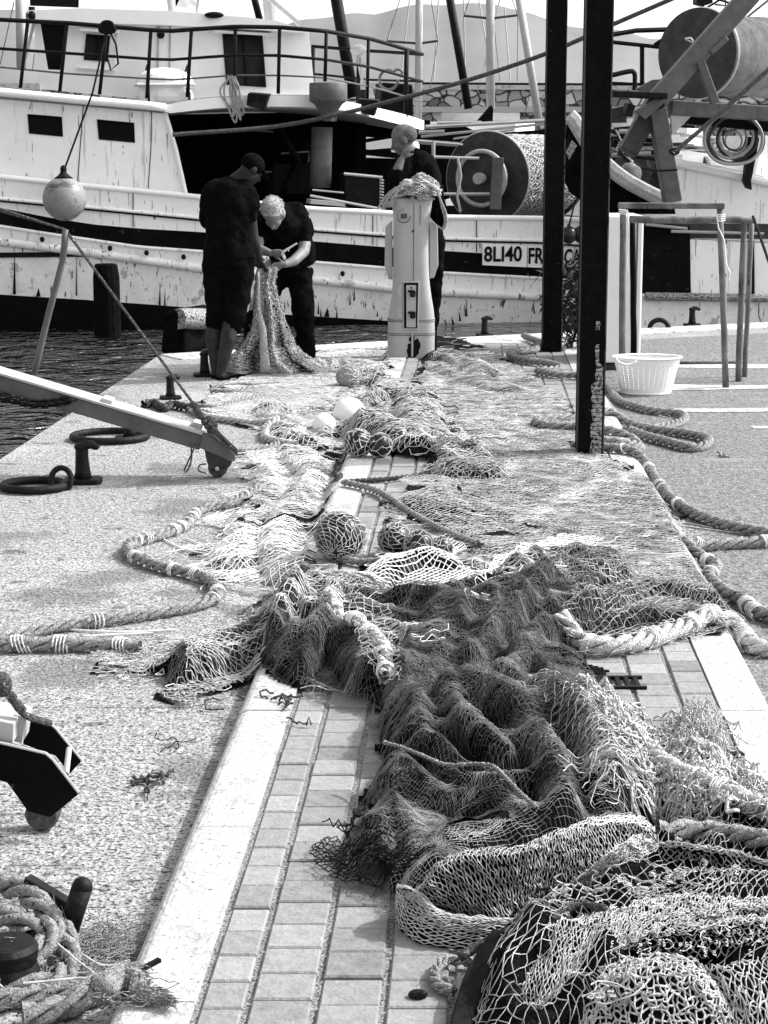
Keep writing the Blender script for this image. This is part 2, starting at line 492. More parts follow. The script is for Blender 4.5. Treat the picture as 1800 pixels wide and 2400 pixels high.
# small drain grate
mb = MB()
gp = V(1316, 1478, MED_Z)
for i in range(7):
    mb.box((gp[0] - 0.09 + i * 0.03, gp[1], MED_Z + 0.006), (0.014, 0.11, 0.008))
mb.box((gp[0], gp[1] - 0.06, MED_Z + 0.006), (0.23, 0.016, 0.010)); mb.box((gp[0], gp[1] + 0.06, MED_Z + 0.006), (0.23, 0.016, 0.010))
mb.build('drain_grate', M['dark'], label='small dark drain grate set in the brick paving beside the netting', cat='drain')
mb = MB()
a = V(1500, 1640, MED_Z + 0.004); b = V(1604, 1631, MED_Z + 0.004)
mb.beam(a + [0, 0, 0.004], b + [0, 0, 0.004], 0.028, 0.010)
mb.build('metal_strip', M['dark'], label='thin dark strip lying across the right-hand bricks', cat='strip')

# water
m = bpy.data.materials.new('harbour_water'); m.use_nodes = True
nt = m.node_tree; bs = nt.nodes['Principled BSDF']
bs.inputs['Base Color'].default_value = (0.008, 0.008, 0.008, 1); bs.inputs['Roughness'].default_value = 0.06; bs.inputs['IOR'].default_value = 2.2
tc = nt.nodes.new('ShaderNodeTexCoord')
prev = None
bp = nt.nodes.new('ShaderNodeBump'); bp.inputs['Strength'].default_value = 1.0; bp.inputs['Distance'].default_value = 0.3
mix = None
for sc, dt, w in ((2.2, 3, 1.0), (6, 2, 0.35)):
    nn = nt.nodes.new('ShaderNodeTexNoise'); nn.inputs['Scale'].default_value = sc; nn.inputs['Detail'].default_value = dt; nn.inputs['Distortion'].default_value = 0.6
    nt.links.new(tc.outputs['Object'], nn.inputs['Vector'])
    mm = nt.nodes.new('ShaderNodeMath'); mm.operation = 'MULTIPLY_ADD'; mm.inputs[1].default_value = w
    nt.links.new(nn.outputs['Fac'], mm.inputs[0])
    if mix is None: mm.inputs[2].default_value = 0
    else: nt.links.new(mix, mm.inputs[2])
    mix = mm.outputs[0]
nt.links.new(mix, bp.inputs['Height']); nt.links.new(bp.outputs[0], bs.inputs['Normal'])
M['water'] = m
mb = MB(); mb.grid(np.array([[(-4000, -50, -0.4), (4000, -50, -0.4)], [(-4000, 6000, -0.4), (4000, 6000, -0.4)]]))
mb.build('harbour_water', M['water'], kind='structure', origin=(0, 0, -0.4))

# hills
ridge = [(-1200, 90), (-400, 55), (0, 20), (60, 30), (200, 60), (400, 75), (560, 70), (660, 62), (720, 45), (800, 36), (880, 30), (960, 15), (1050, 8), (1150, 10), (1240, 30), (1290, 45), (1330, 62), (1420, 66), (1500, 85), (1650, 100), (1900, 120), (2600, 150), (3400, 170)]
xs = np.interp(np.linspace(0, 1, 240), np.linspace(0, 1, len(ridge)), [r[0] for r in ridge]) 
xs = np.linspace(-1200, 3400, 260)
ysr = np.interp(xs, [r[0] for r in ridge], [r[1] for r in ridge]) + 2.0 * SN(3, 0.05)(xs, 0 * xs) + 0.8 * SN(4, 0.25)(xs, 0 * xs)
rows = []
for k, (t, Yd) in enumerate(((0, 2300), (0.5, 2700), (1.0, 3000), (0.5, 3600))):
    row = []
    for i, (x_, y_) in enumerate(zip(xs, ysr)):
        top = Q(x_, y_, 3000)
        h = top[2]
        row.append((top[0] * (Yd / 3000.0), Yd + 12 * math.sin(i * 0.21 + k), -5 + (h + 5) * t + (2 * math.sin(i * 0.37 + k * 2) if 0 < t < 1 else 0)))
    rows.append(row)
mb = MB(); mb.grid(np.array(rows))
mb.build('hills', M['hill'], kind='structure', smooth=True, origin=(0, 3000, 0))

# breakwater wall
m = bpy.data.materials.new('rubble_stone'); m.use_nodes = True
nt = m.node_tree; bs = nt.nodes['Principled BSDF']; bs.inputs['Roughness'].default_value = 0.9
tc = nt.nodes.new('ShaderNodeTexCoord')
vo = nt.nodes.new('ShaderNodeTexVoronoi'); vo.feature = 'DISTANCE_TO_EDGE'; vo.inputs['Scale'].default_value = 2.4
mpn = nt.nodes.new('ShaderNodeMapping'); mpn.inputs['Scale'].default_value = (1, 1, 1.35)
nd = nt.nodes.new('ShaderNodeTexNoise'); nd.inputs['Scale'].default_value = 1.7
mxv = nt.nodes.new('ShaderNodeMix'); mxv.data_type = 'VECTOR'; mxv.inputs[0].default_value = 0.22
nt.links.new(tc.outputs['Object'], nd.inputs['Vector']); nt.links.new(tc.outputs['Object'], mxv.inputs[4]); nt.links.new(nd.outputs['Color'], mxv.inputs[5])
nt.links.new(mxv.outputs[1], mpn.inputs['Vector']); nt.links.new(mpn.outputs[0], vo.inputs['Vector'])
v2 = nt.nodes.new('ShaderNodeTexVoronoi'); v2.inputs['Scale'].default_value = 2.4; nt.links.new(mpn.outputs[0], v2.inputs['Vector'])
cr = nt.nodes.new('ShaderNodeMapRange'); cr.inputs['From Min'].default_value = 0.02; cr.inputs['From Max'].default_value = 0.10; cr.inputs['To Min'].default_value = 0.04; cr.inputs['To Max'].default_value = 1.0
nt.links.new(vo.outputs['Distance'], cr.inputs['Value'])
sv = nt.nodes.new('ShaderNodeSeparateColor'); nt.links.new(v2.outputs['Color'], sv.inputs[0])
ml = nt.nodes.new('ShaderNodeMapRange'); ml.inputs['To Min'].default_value = 0.12; ml.inputs['To Max'].default_value = 0.6; nt.links.new(sv.outputs[0], ml.inputs['Value'])
mu = nt.nodes.new('ShaderNodeMath'); mu.operation = 'MULTIPLY'; nt.links.new(cr.outputs[0], mu.inputs[0]); nt.links.new(ml.outputs[0], mu.inputs[1])
cc = nt.nodes.new('ShaderNodeCombineColor')
for i in range(3): nt.links.new(mu.outputs[0], cc.inputs[i])
nt.links.new(cc.outputs[0], bs.inputs['Base Color'])
M['rubble'] = m
BY = 80.0
bw = empty('breakwater_wall', (0, BY, -0.6), 'long pale breakwater wall with two bands of rubble stone behind the moored boats', 'breakwater')
def zat(py, Y): return Q(900, py, Y)[2]
def slab(name, ya, yb, Yf, m_, th=3.0):
    mb = MB(); za = zat(ya, Yf); zb = zat(yb, Yf)
    mb.box((10, Yf + th / 2, (za + zb) / 2), (160, th, za - zb))
    return mb.build(name, m_, bw)
slab('parapet', 195, 210, BY + 0.4, M['white_line'])
slab('stone_band', 209.8, 252, BY + 0.55, M['rubble'])
slab('ledge', 250, 263, BY, M['kerb'])
slab('stone_band', 263, 340, BY + 0.3, M['rubble'])

# sky and sun
sun_dir = Vector((0.85, 0.20, 0.84)).normalized()       # towards the sun
w = bpy.data.worlds.new('World'); scene.world = w; w.use_nodes = True
nt = w.node_tree
sky = nt.nodes.new('ShaderNodeTexSky'); sky.sky_type = 'NISHITA'; sky.sun_disc = False
sky.sun_elevation = math.asin(sun_dir.z); sky.sun_rotation = math.atan2(sun_dir.x, sun_dir.y)
sky.air_density = 1.0; sky.dust_density = 3.0
bwn = nt.nodes.new('ShaderNodeRGBToBW')                 # black and white photograph: the sky gives neutral light
nt.links.new(sky.outputs[0], bwn.inputs[0])
gn = nt.nodes.new('ShaderNodeMath'); gn.operation = 'MULTIPLY'; gn.inputs[1].default_value = 2.6; nt.links.new(bwn.outputs[0], gn.inputs[0]); nt.links.new(gn.outputs[0], nt.nodes['Background'].inputs['Color'])
nt.nodes['Background'].inputs['Strength'].default_value = 0.15
ld = bpy.data.lights.new('sun', 'SUN'); ld.energy = 4.8; ld.angle = R(0.5); ld.color = (1, 1, 1)
lo = bpy.data.objects.new('sun', ld); COL.objects.link(lo); lo.location = (8, 4, 12)
lo.rotation_euler = (-sun_dir).to_track_quat('-Z', 'Y').to_euler()

cam = bpy.data.cameras.new('camera'); co = bpy.data.objects.new('camera', cam); COL.objects.link(co)
co.location = (0, 0, CAMH); co.rotation_euler = (math.pi / 2 - PITCH, 0, 0)
cam.sensor_fit = 'VERTICAL'; cam.sensor_height = 24; cam.lens = 24 * F / 2400.0
cam.clip_end = 12000; cam.clip_start = 0.05
scene.camera = co
scene.view_settings.view_transform = 'Standard'
scene.view_settings.look = 'None'
scene.render.engine = 'CYCLES'
scene.cycles.max_bounces = 6
# ------------------------------------------------------------------ boat A: the white boat across the end of the pier
A = Plane((Q(0, 700, 22.8)[0], 22.8), (Q(1250, 700, 24.0)[0], 24.0))
BA = empty('fishing_boat', (A.pt(640, 770)[0], A.pt(640, 770)[1], -0.6), 'weathered white fishing boat with black stripe and railed upper deck moored behind the men', 'boat')
T = 0.5425
def t1(x, y): return (x * T, y * T)                  # tile offsets: measured in enlarged quarters of the photo
def t2(x, y): return (900 + x * T, y * T)
def t3(x, y): return (x * T, 400 + y * T)
def t4(x, y): return (900 + x * T, 400 + y * T)

HX = [-260, -130, 0, 108, 217, 325, 434, 560, 690, 800, 900, 1020, 1150, 1300]
def prof_line(pts):
    return lambda x: float(np.interp(x, [p[0] for p in pts], [p[1] for p in pts]))
L_deck = prof_line([(-260, 395)] + [t3(0, 25), t3(280, 55), t3(790, 105), t3(880, 115), t3(1350, 165), t3(1659, 180), t4(240, 200), t4(690, 205)] + [(1300, 513), (1430, 516)])
L_mould = prof_line([(-260, 440)] + [t3(0, 130), t3(880, 215), t3(1350, 262), t3(1659, 285), t4(250, 302), t4(690, 312)] + [(1300, 572), (1430, 580)])
L_st1 = prof_line([(-260, 455)] + [t3(0, 160), t3(200, 200), t3(400, 232), t3(600, 250), t3(880, 266), t3(1350, 305), t3(1659, 330), t4(230, 345), t4(690, 372)] + [(1300, 606), (1430, 614)])
L_st2 = prof_line([(-260, 500)] + [t3(0, 240), t3(200, 272), t3(450, 308), t3(600, 330), t3(880, 350), t3(1350, 395), t3(1659, 420), t4(230, 440), t4(690, 465)] + [(1300, 655), (1430, 664)])
L_rub = prof_line([(-260, 535)] + [t3(0, 290), t3(440, 345), t3(880, 408), t3(1350, 455), t3(1659, 490), t4(250, 510), t4(690, 530)] + [(1300, 695), (1430, 703)])
L_boot = prof_line([(-260, 672)] + [t3(0, 535), t3(400, 560), t3(700, 582), t3(890, 598), t3(1240, 622), t3(1659, 648), t4(220, 657), t4(500, 682), t4(690, 697)] + [(1300, 782), (1430, 790)])
def hull_strip(l1, l2, o1, o2, n=3):
    G = []
    for x in np.linspace(-260, 1430, 60):
        row = []
        for k in range(n + 1):
            t = k / n
            row.append(A.pt(x, l1(x) * (1 - t) + l2(x) * t, o1 * (1 - t) + o2 * t))
        G.append(row)
    return np.array(G)
mb = MB()
mb.grid(hull_strip(L_deck, L_st1, 0, 0.02)); mb.grid(hull_strip(L_st2, L_rub, 0.03, 0.05))
# stern closing plate and far side
def hull_pt(x, l, o): return A.pt(x, l(x), o)
xe = 1430
col_ = [hull_pt(xe, L_deck, 0), hull_pt(xe, L_st1, 0.02), hull_pt(xe, L_rub, 0.05), hull_pt(xe, L_boot, 0.12), np.append(hull_pt(xe, L_boot, 0.3)[:2], -0.9)]
far_ = [A.back(p, 4.4) for p in col_]
mb.grid(np.array([col_, far_]))
mb.build('hull', M['hull_white'], BA)
mb = MB(); mb.grid(hull_strip(L_st1, L_st2, 0.02, 0.03)); mb.build('hull_stripe', M['black_paint'], BA)
mb = MB(); mb.grid(hull_strip(L_rub, L_boot, 0.05, 0.14, 5)); mb.build('lower_hull', M['low_white'], BA)
mb = MB()
mb.grid(np.array([[A.pt(x, L_boot(x), 0.14), np.append(A.pt(x, L_boot(x), 0.5)[:2], -1.2)] for x in np.linspace(-260, 1430, 40)]))
mb.build('hull_bottom', M['black'], BA)
def rail_tube(name, fn, r, o, m_, x0=-260, x1=1430, n=60, sq=None):
    mb = MB(); mb.tube([A.pt(x, fn(x), o) for x in np.linspace(x0, x1, n)], r, 8)
    return mb.build(name, m_, BA, smooth=True)
rail_tube('rub_rail', lambda x: L_rub(x) + 8, 0.055, 0.03, M['low_white'])
rail_tube('moulding', L_mould, 0.014, -0.005, M['dark'])
rail_tube('moulding', lambda x: L_mould(x) - 5, 0.02, -0.01, M['hull_white'])
rail_tube('bulwark_cap', lambda x: L_deck(x) + 1, 0.035, 0.0, M['boat_white'])
rail_tube('stripe_edge', L_st2, 0.02, 0.0, M['hull_white'])
mb = MB()                                            # hull plank seams and scuppers
for px in (575 * T, 1611 * T, 1010 * T, 1117):
    mb.tube([A.pt(px, L_deck(px) + 8, -0.006), A.pt(px, L_st1(px) - 2, 0.004)], 0.006, 5)
for (x, y) in ((182, 297), (475, 335), (633, 355), (793, 373), (1480, 445)):
    p = A.pt(*t3(x, y), -0.03); mb.ell(p, (0.03, 0.03, 0.035), 8, 6)
mb.build('scupper', M['dark'], BA)
# long rust runs on the lower hull
mb = MB()
for (x, y, h, w) in ((62, 345, 190, 14), (165, 505, 42, 22), (690, 478, 110, 10), (712, 505, 80, 8), (330, 330, 210, 7), (1375, 560, 60, 9), (1385, 590, 40, 7), (1412, 590, 48, 24), (1530, 505, 60, 9), (1512, 520, 60, 7), (1455, 590, 50, 9), (1630, 600, 30, 8)):
    a = t3(x - w / 2, y + h); b = t3(x + w / 2, y + h); c = t3(x + w * .1, y)
    lb = L_boot(a[0])
    oo = 0.10
    mb.add([A.pt(a[0], min(a[1], lb), oo), A.pt(b[0], min(b[1], lb), oo), A.pt(c[0], c[1], oo - 0.05)], [(0, 1, 2)])
for (x, y, h, w) in ((275, 640, 50, 14), (300, 625, 40, 12), (355, 570, 60, 10), (330, 600, 50, 10), (650, 560, 60, 7)):
    a = t4(x - w / 2, y + h); b = t4(x + w / 2, y + h); c = t4(x - w * .8, y)
    mb.add([A.pt(a[0], a[1], 0.1), A.pt(b[0], b[1], 0.1), A.pt(c[0], c[1], 0.05)], [(0, 1, 2)])
mb.build('rust_run', M['dark'], BA)
# deck floor
mb = MB()
a = [np.append(A.pt(x, L_deck(x) + 30, 0.05)[:2], 0.55) for x in (-260, 1290)]
mb.prism([a[0], a[1], A.back(a[1], 4.2), A.back(a[0], 4.2)], (0, 0, -0.06)); mb.build('deck', M['dark'], BA)
mb = MB()
a = [A.pt(x, L_deck(x), 4.3) for x in np.linspace(430, 1290, 12)]
mb.grid(np.array([[p * [1, 1, 0] + [0, 0, 0.95], p * [1, 1, 0] + [0, 0, 0.2]] for p in a])); mb.build('far_bulwark', M['dark'], BA)

# lower cabin side with two small windows
def Lroofedge(x): return float(np.interp(x, [-260, 0, 388, 400], [195, 222, 253, 254]))
wins = [[t1(120, 495), t1(266, 507), t1(271, 588), t1(127, 574)], [t1(420, 518), t1(578, 533), t1(582, 614), t1(428, 600)]]
mb = MB(); oc = 0.10
cab = [(-260, 205), (0, 232), t1(715, 490), t1(805, 843), (0, L_deck(0) + 2), (-260, 398)]
def panel_with_holes(mb, outline, holes, off, pl=A, depth=0.06):
    """flat wall: cut into columns between hole edges so that the openings are real"""
    import mathutils.geometry as mg
    polys = [outline] + holes
    vv = [Vector((p[0], p[1], 0)) for poly in polys for p in poly]
    tris = mg.tessellate_polygon([[Vector((p[0], p[1], 0)) for p in poly] for poly in polys])
    pts = [pl.pt(v.x, v.y, off) for v in vv]
    mb.add(pts, [tuple(t) for t in tris])
    for h in holes:
        n = len(h); q = [pl.pt(p[0], p[1], off) for p in h]
        r = [pl.back(p, depth) for p in q]
        mb.add(q + r, [(i, (i + 1) % n, n + (i + 1) % n, n + i) for i in range(n)])
panel_with_holes(mb, cab, wins, oc)
e1 = A.pt(*t1(715, 490), oc); e2 = A.pt(*t1(805, 843), oc)          # aft end wall of the cabin
mb.build('cabin_side', M['hull_white'], BA)
mb = MB(); mb.prism([e1, e2, A.back(e2, 3.9), A.back(e1, 3.9)], (-0.03, 0, 0)); mb.build('aft_wall', M['black'], BA)  # wall coloured black for the shade of the roof overhang
mb = MB(); mb.tube([A.pt(*t1(713, 485), oc - 0.01), A.pt(*t1(760, 650), oc - 0.01), A.pt(*t1(803, 842), oc - 0.01)], 0.028, 8); mb.build('corner_trim', M['boat_white'], BA)
mb = MB()
for q in ([t1(655, 480), t1(652, 640), t1(640, 812)], [t1(570, 485), t1(570, 508)], [t1(360, 455), t1(335, 790)]):
    mb.tube([A.pt(*p, oc - 0.002) for p in q], 0.006, 5)
mb.build('panel_seam', M['grey_dk'], BA)
for wn in wins:
    cx = sum(p[0] for p in wn) / 4; cy = sum(p[1] for p in wn) / 4
    mb = MB(); mb.add([A.pt(cx + (p[0] - cx) * 1.06, cy + (p[1] - cy) * 1.06, oc + 0.06) for p in wn], [(0, 1, 2, 3)])
    wo = mb.build('cabin_window', M['glass'], BA)
    mb = MB(); mb.tube([A.pt(p[0], p[1], oc - 0.004) for p in wn], 0.010, 6, closed=True, cap=False); mb.build('frame', M['dark'], wo)

# upper deck: plan curve of the right-hand (aft) end going away from the camera
def updeck_off(x): return 0.0 if x < 745 else 2.3 * ((x - 745) / 250.0) ** 1.5
RTop = [(-260, 172), (0, 203), t1(400, 232), t1(715, 250 + 205), t1(800, 432), t1(1050, 415), t1(1340, 410), t1(1500, 440), t1(1659, 472), t2(100, 497), t2(178, 520)]
RTop = [(-260, 185)] + [t1(0, 382), t1(330, 415), t1(640, 440), t1(722, 452), t1(800, 434), t1(930, 420), t1(1050, 415), t1(1200, 411), t1(1340, 412), t1(1500, 438), t1(1580, 455), t1(1659, 472), t2(100, 497), t2(178, 522)]
RBot = [(-260, 200)] + [t1(0, 408), t1(330, 440), t1(640, 468), t1(715, 475), t1(722, 490), t1(930, 468), t1(1050, 463), t1(1200, 460), t1(1340, 463), t1(1500, 478), t1(1580, 500), t1(1659, 520), t2(100, 545), t2(170, 563)]
xs = np.concatenate([np.linspace(-260, 390, 12), np.linspace(400, 745, 14), np.linspace(760, 994, 16)])
rt = lambda x: float(np.interp(x, [p[0] for p in RTop], [p[1] for p in RTop]))
rb = lambda x: float(np.interp(x, [p[0] for p in RBot], [p[1] for p in RBot]))
mb = MB()
tt = [A.pt(x, rt(x), updeck_off(x) - 0.02) for x in xs]; bb = [A.pt(x, rb(x), updeck_off(x) - 0.02) for x in xs]
mb.grid(np.array([tt, bb]))
def backline(p, d):
    # far edge of the roof, 4.6 m behind the near edge line
    base = A.p0 + A.n * 4.6
    s_ = float(np.dot(p[:2] - A.p0, A.d))
    q = base + A.d * s_
    return np.array([q[0], q[1], p[2] + d])
zt = np.mean([p[2] for p in tt[:26]])
back_t = [backline(p, 0) for p in tt]; back_b = [backline(p, 0) for p in bb]
mb.grid(np.array([back_t, tt])); mb.grid(np.array([bb, back_b]))
mb.build('upper_deck', M['boat_white'], BA)
mb = MB(); mb.tube([A.pt(x, 0.4 * rt(x) + 0.6 * rb(x), -0.04) for x in np.linspace(-260, 388, 20)], 0.05, 8); mb.build('deck_moulding', M['boat_white'], BA, smooth=True)
mb = MB(); mb.grid(np.array([[p + [0, 0, 0.006] for p in tt[:27]], [A.back(p, 0.9) + [0, 0, 0.006] for p in tt[:27]]])); mb.build('deck_covering', M['grey'], BA)
# railing of the upper deck
rails = {
 'top_rail': [(-200, 35)] + [t1(0, 85), t1(300, 100), t1(650, 130), t1(740, 134), t1(830, 127), t1(1020, 115), t1(1210, 118), t1(1410, 135), t1(1600, 168), t2(20, 190), t2(178, 238)],
 'mid_rail': [(-200, 100)] + [t1(0, 210), t1(290, 230), t1(650, 255), t1(740, 258), t1(825, 252), t1(1020, 238), t1(1210, 240), t1(1410, 258), t1(1590, 288), t2(20, 312), t2(170, 353)],
 'low_rail': [(-200, 145)] + [t1(0, 290), t1(290, 318), t1(640, 340), t1(740, 345), t1(820, 340), t1(1010, 325), t1(1210, 326), t1(1400, 335), t1(1590, 372), t2(20, 395), t2(165, 440)]}
rail = MB()
railo = None
rob = {}
for nm, pts in rails.items():
    mb = MB(); fx = lambda x, pts=pts: float(np.interp(x, [p[0] for p in pts], [p[1] for p in pts]))
    rob[nm] = fx
    xx = np.linspace(-200, 990, 60)
    path = [A.pt(x, fx(x), updeck_off(x) + 0.05) for x in xx]
    r = 0.026 if nm == 'top_rail' else (0.018 if nm == 'mid_rail' else 0.011)
    mb.tube(path, r, 8)
    if nm != 'low_rail':   # return along the far side
        e = path[-1]; zl = e[2]
        q = t1(1345, 200 if nm == 'top_rail' else 318)
        far = A.pt(q[0], q[1], 4.4)
        mb.tube([e, A.pt(t1(1600, 0)[0], (t1(0, 220)[1] if nm == 'top_rail' else t1(0, 345)[1]), 4.2), far], r * 0.9, 8)
    ro = mb.build(nm, M['dark'] if nm != 'low_rail' else M['grey'], BA, smooth=True)
for (x, ya, yb) in ((120, 92, 380), (290, 100, 395), (462, 118, 408), (652, 132, 425), (827, 130, 420), (1017, 116, 408), (1208, 118, 405), (1410, 138, 352), (1592, 170, 428)):
    dx = -32 if x < 500 else (-18 if x < 1000 else -6)
    mb = MB(); xa = x * T; xb = (x + dx) * T
    mb.tube([A.pt(xa, ya * T, updeck_off(xa) + 0.05), A.pt(xb, yb * T, updeck_off(xb) + 0.05)], 0.022, 8)
    mb.build('railing_post', M['dark'], BA, smooth=True)
for (x, ya, yb) in ((98, 215, 500),):
    xa, y1_ = t2(x, ya); mb = MB(); mb.tube([A.pt(xa, y1_, updeck_off(xa)), A.pt(xa - 3, t2(x, yb)[1] + 3, updeck_off(xa))], 0.032, 8); mb.build('railing_post', M['dark'], BA, smooth=True)
for (x, ya, yb) in ((1353, 205, 400), (1550, 230, 440)):
    mb = MB(); mb.tube([A.pt(x * T, ya * T, 4.3), A.pt(x * T - 2, yb * T, 4.3)], 0.03, 8); mb.build('railing_post', M['dark'], BA, smooth=True)

# wheelhouse
OW = 0.95
house = [(60, 30)] + [t1(180, 90), t1(735, 100), t1(1335, 140), t1(1358, 330), t1(1365, 410), t1(735, 425), t1(200, 360), t1(95, 300)]
house = [t1(150, 85), t1(740, 95), t1(1335, 135), t1(1345, 240), t1(1362, 425), t1(735, 440), t1(180, 385), t1(150, 280)]
door = [t1(172, 85), t1(292, 92), t1(268, 303), t1(208, 300)]
win1 = [t1(376, 150), t1(472, 158), t1(462, 262), t1(366, 255)]
win2 = [t1(965, 150), t1(1130, 155), t1(1146, 374), t1(982, 362)]
mb = MB(); panel_with_holes(mb, house, [win1, win2, door], OW, depth=0.08)
e1 = A.pt(*t1(1335, 135), OW); e2 = A.pt(*t1(1362, 425), OW)
mb.add([e1, e2, A.back(e2, 2.6), A.back(e1, 2.6)], [(0, 1, 2, 3)])
e1 = A.pt(*t1(150, 85), OW); e2 = A.pt(*t1(180, 385), OW)
mb.add([e1, e2, A.back(e2, 2.6), A.back(e1, 2.6)], [(0, 1, 2, 3)])
wh = mb.build('wheelhouse', M['boat_white'], BA)
mb = MB()
slabp = [t1(120, 45), t1(345, 35), t1(760, 48), t1(1100, 78), t1(1200, 92), t1(1340, 135), t1(1330, 140), t1(740, 108), t1(120, 92)]
mb.prism([A.pt(*p, OW - 0.25) for p in slabp], np.append(A.n * 3.2, 0)); mb.build('wheelhouse_roof', M['boat_white'], BA)
for wn, sc in ((win1, 1), (win2, 1)):
    mb = MB(); mb.add([A.pt(p[0], p[1], OW + 0.08) for p in wn], [(0, 1, 2, 3)]); wo = mb.build('wheelhouse_window', M['glass2'], BA)
    mb = MB(); mb.tube([A.pt(p[0], p[1], OW - 0.01) for p in wn], 0.018, 6, closed=True, cap=False)
    mb.tube([A.pt((wn[0][0] + wn[1][0]) / 2, (wn[0][1] + wn[1][1]) / 2, OW + 0.06), A.pt((wn[2][0] + wn[3][0]) / 2, (wn[2][1] + wn[3][1]) / 2, OW + 0.06)], 0.012, 6)
    mb.build('window_frame', M['dark'], wo)
for a_, b_, dy in ((345, 515, 122), (925, 1175, 130)):
    mb = MB(); q = [t1(a_, dy), t1(b_, dy + (b_ - a_) * .06)]
    mb.prism([A.pt(*q[0], OW - 0.15), A.pt(*q[1], OW - 0.15), A.pt(q[1][0], q[1][1] - 4, OW), A.pt(q[0][0], q[0][1] - 4, OW)], (0, 0, -0.03)); mb.build('visor', M['boat_white'], BA)
mb = MB(); mb.tube([A.pt(*t1(338, 292), OW - 0.03), A.pt(*t1(495, 303), OW - 0.03)], 0.022, 6); mb.tube([A.pt(*t1(510, 140), OW - 0.02), A.pt(*t1(492, 300), OW - 0.02)], 0.012, 6); mb.build('window_sill', M['boat_white'], BA)
mb = MB(); mb.add([A.pt(p[0], p[1], OW + 0.08) for p in door], [(0, 1, 2, 3)]); dd = mb.build('door', M['glass'], BA)
mb = MB(); mb.tube([A.pt(*t1(735, 110), OW - 0.01), A.pt(*t1(730, 425), OW - 0.01)], 0.012, 6); mb.tube([A.pt(*t1(685, 110), OW - 0.03), A.pt(*t1(680, 330), OW - 0.03)], 0.014, 6)
mb.tube([A.pt(*t1(150, 85), OW - 0.01), A.pt(*t1(100, 290), OW - 0.01)], 0.02, 6)
mb.build('cable_pipe', M['grey_lt'], BA)
mb = MB(); mb.ell(A.pt(*t1(694, 150), OW - 0.05), (0.05, 0.03, 0.05), 10, 8); mb.build('porthole_lamp', M['dark'], BA)
# upper bridge
mb = MB()
panel_with_holes(mb, [t1(110, -260), t1(860, -260), t1(850, 72), t1(330, 55), t1(130, 45)], [[t1(125, -120), t1(345, -120), t1(340, 33), t1(130, 25)], [t1(755, -120), t1(835, -120), t1(852, 38), t1(758, 33)]], OW + 0.5)
mb.build('upper_bridge', M['boat_white'], BA)
for q in ([t1(123, -125), t1(347, -125), t1(342, 36), t1(128, 28)], [t1(753, -125), t1(837, -125), t1(853, 40), t1(756, 35)]):
    mb = MB(); mb.add([A.pt(p[0], p[1], OW + 0.58) for p in q], [(0, 1, 2, 3)]); mb.build('bridge_window', M['glass'], BA)
mb = MB(); mb.tube([A.pt(*t1(725, -60), OW), A.pt(*t1(742, 55), OW)], 0.04, 8); mb.tube([A.pt(*t1(860, -20), OW), A.pt(*t1(850, 55), OW)], 0.02, 8); mb.tube([A.pt(*t1(1160, -30), 3.0), A.pt(*t1(1172, 92), 3.0)], 0.09, 10)
mb.beam(A.pt(*t1(1160, -10), 2.5), A.pt(*t1(1300, 110), 2.5), 0.05, 0.05)
mb.build('roof_stanchion', M['mast'], BA)
mb = MB(); mb.tube([A.pt(*t1(137, 30), OW - .2), A.pt(*t1(138, 85), OW - .2)], 0.04, 8); mb.ell(A.pt(*t1(137, 70), OW - .2), (0.07, 0.07, 0.09)); mb.ell(A.pt(*t1(925, 65), OW - .3), (0.12, 0.05, 0.04)); mb.build('deck_lamp', M['dark'], BA)
# life raft canister on the upper deck
c = A.pt(*t1(710, 375), 0.45)
mb = MB(); rx = (A.pt(*t1(835, 375), .45) - A.pt(*t1(585, 375), .45))[0] / 2
rotp = Matrix.Rotation(math.atan2(A.d[1], A.d[0]), 3, 'Z')
for k, (sz, zc) in enumerate((((rx, 0.26, 0.17), 0.06), ((rx, 0.26, 0.20), -0.12))):
    pr = []
    for i in range(13):
        q = math.pi * i / 12
    mb.ell(c + [0, 0, zc], (sz[0] * 1.02, sz[1], sz[2]), 24, 12, rotp)
mb.box(c + [0, 0, -0.14], (rx * 1.85, 0.46, 0.16), math.atan2(A.d[1], A.d[0]))
mb.box(c + [0, 0, 0.02], (rx * 2.06, 0.56, 0.03), math.atan2(A.d[1], A.d[0]))
lr = mb.build('life_raft_case', M['boat_white'], BA, bevel=0.05)
mb = MB()
for dx in (-.6, .8): 
    cc_ = c + np.append(A.d * rx * dx, 0); mb.tube([cc_ + np.append(A.n * -0.30, -0.2), cc_ + np.append(A.n * -0.27, 0.06), cc_ + np.append(A.n * -0.1, 0.25), cc_ + np.append(A.n * 0.2, 0.2)], 0.014, 6)
mb.build('strap', M['dark'], lr)
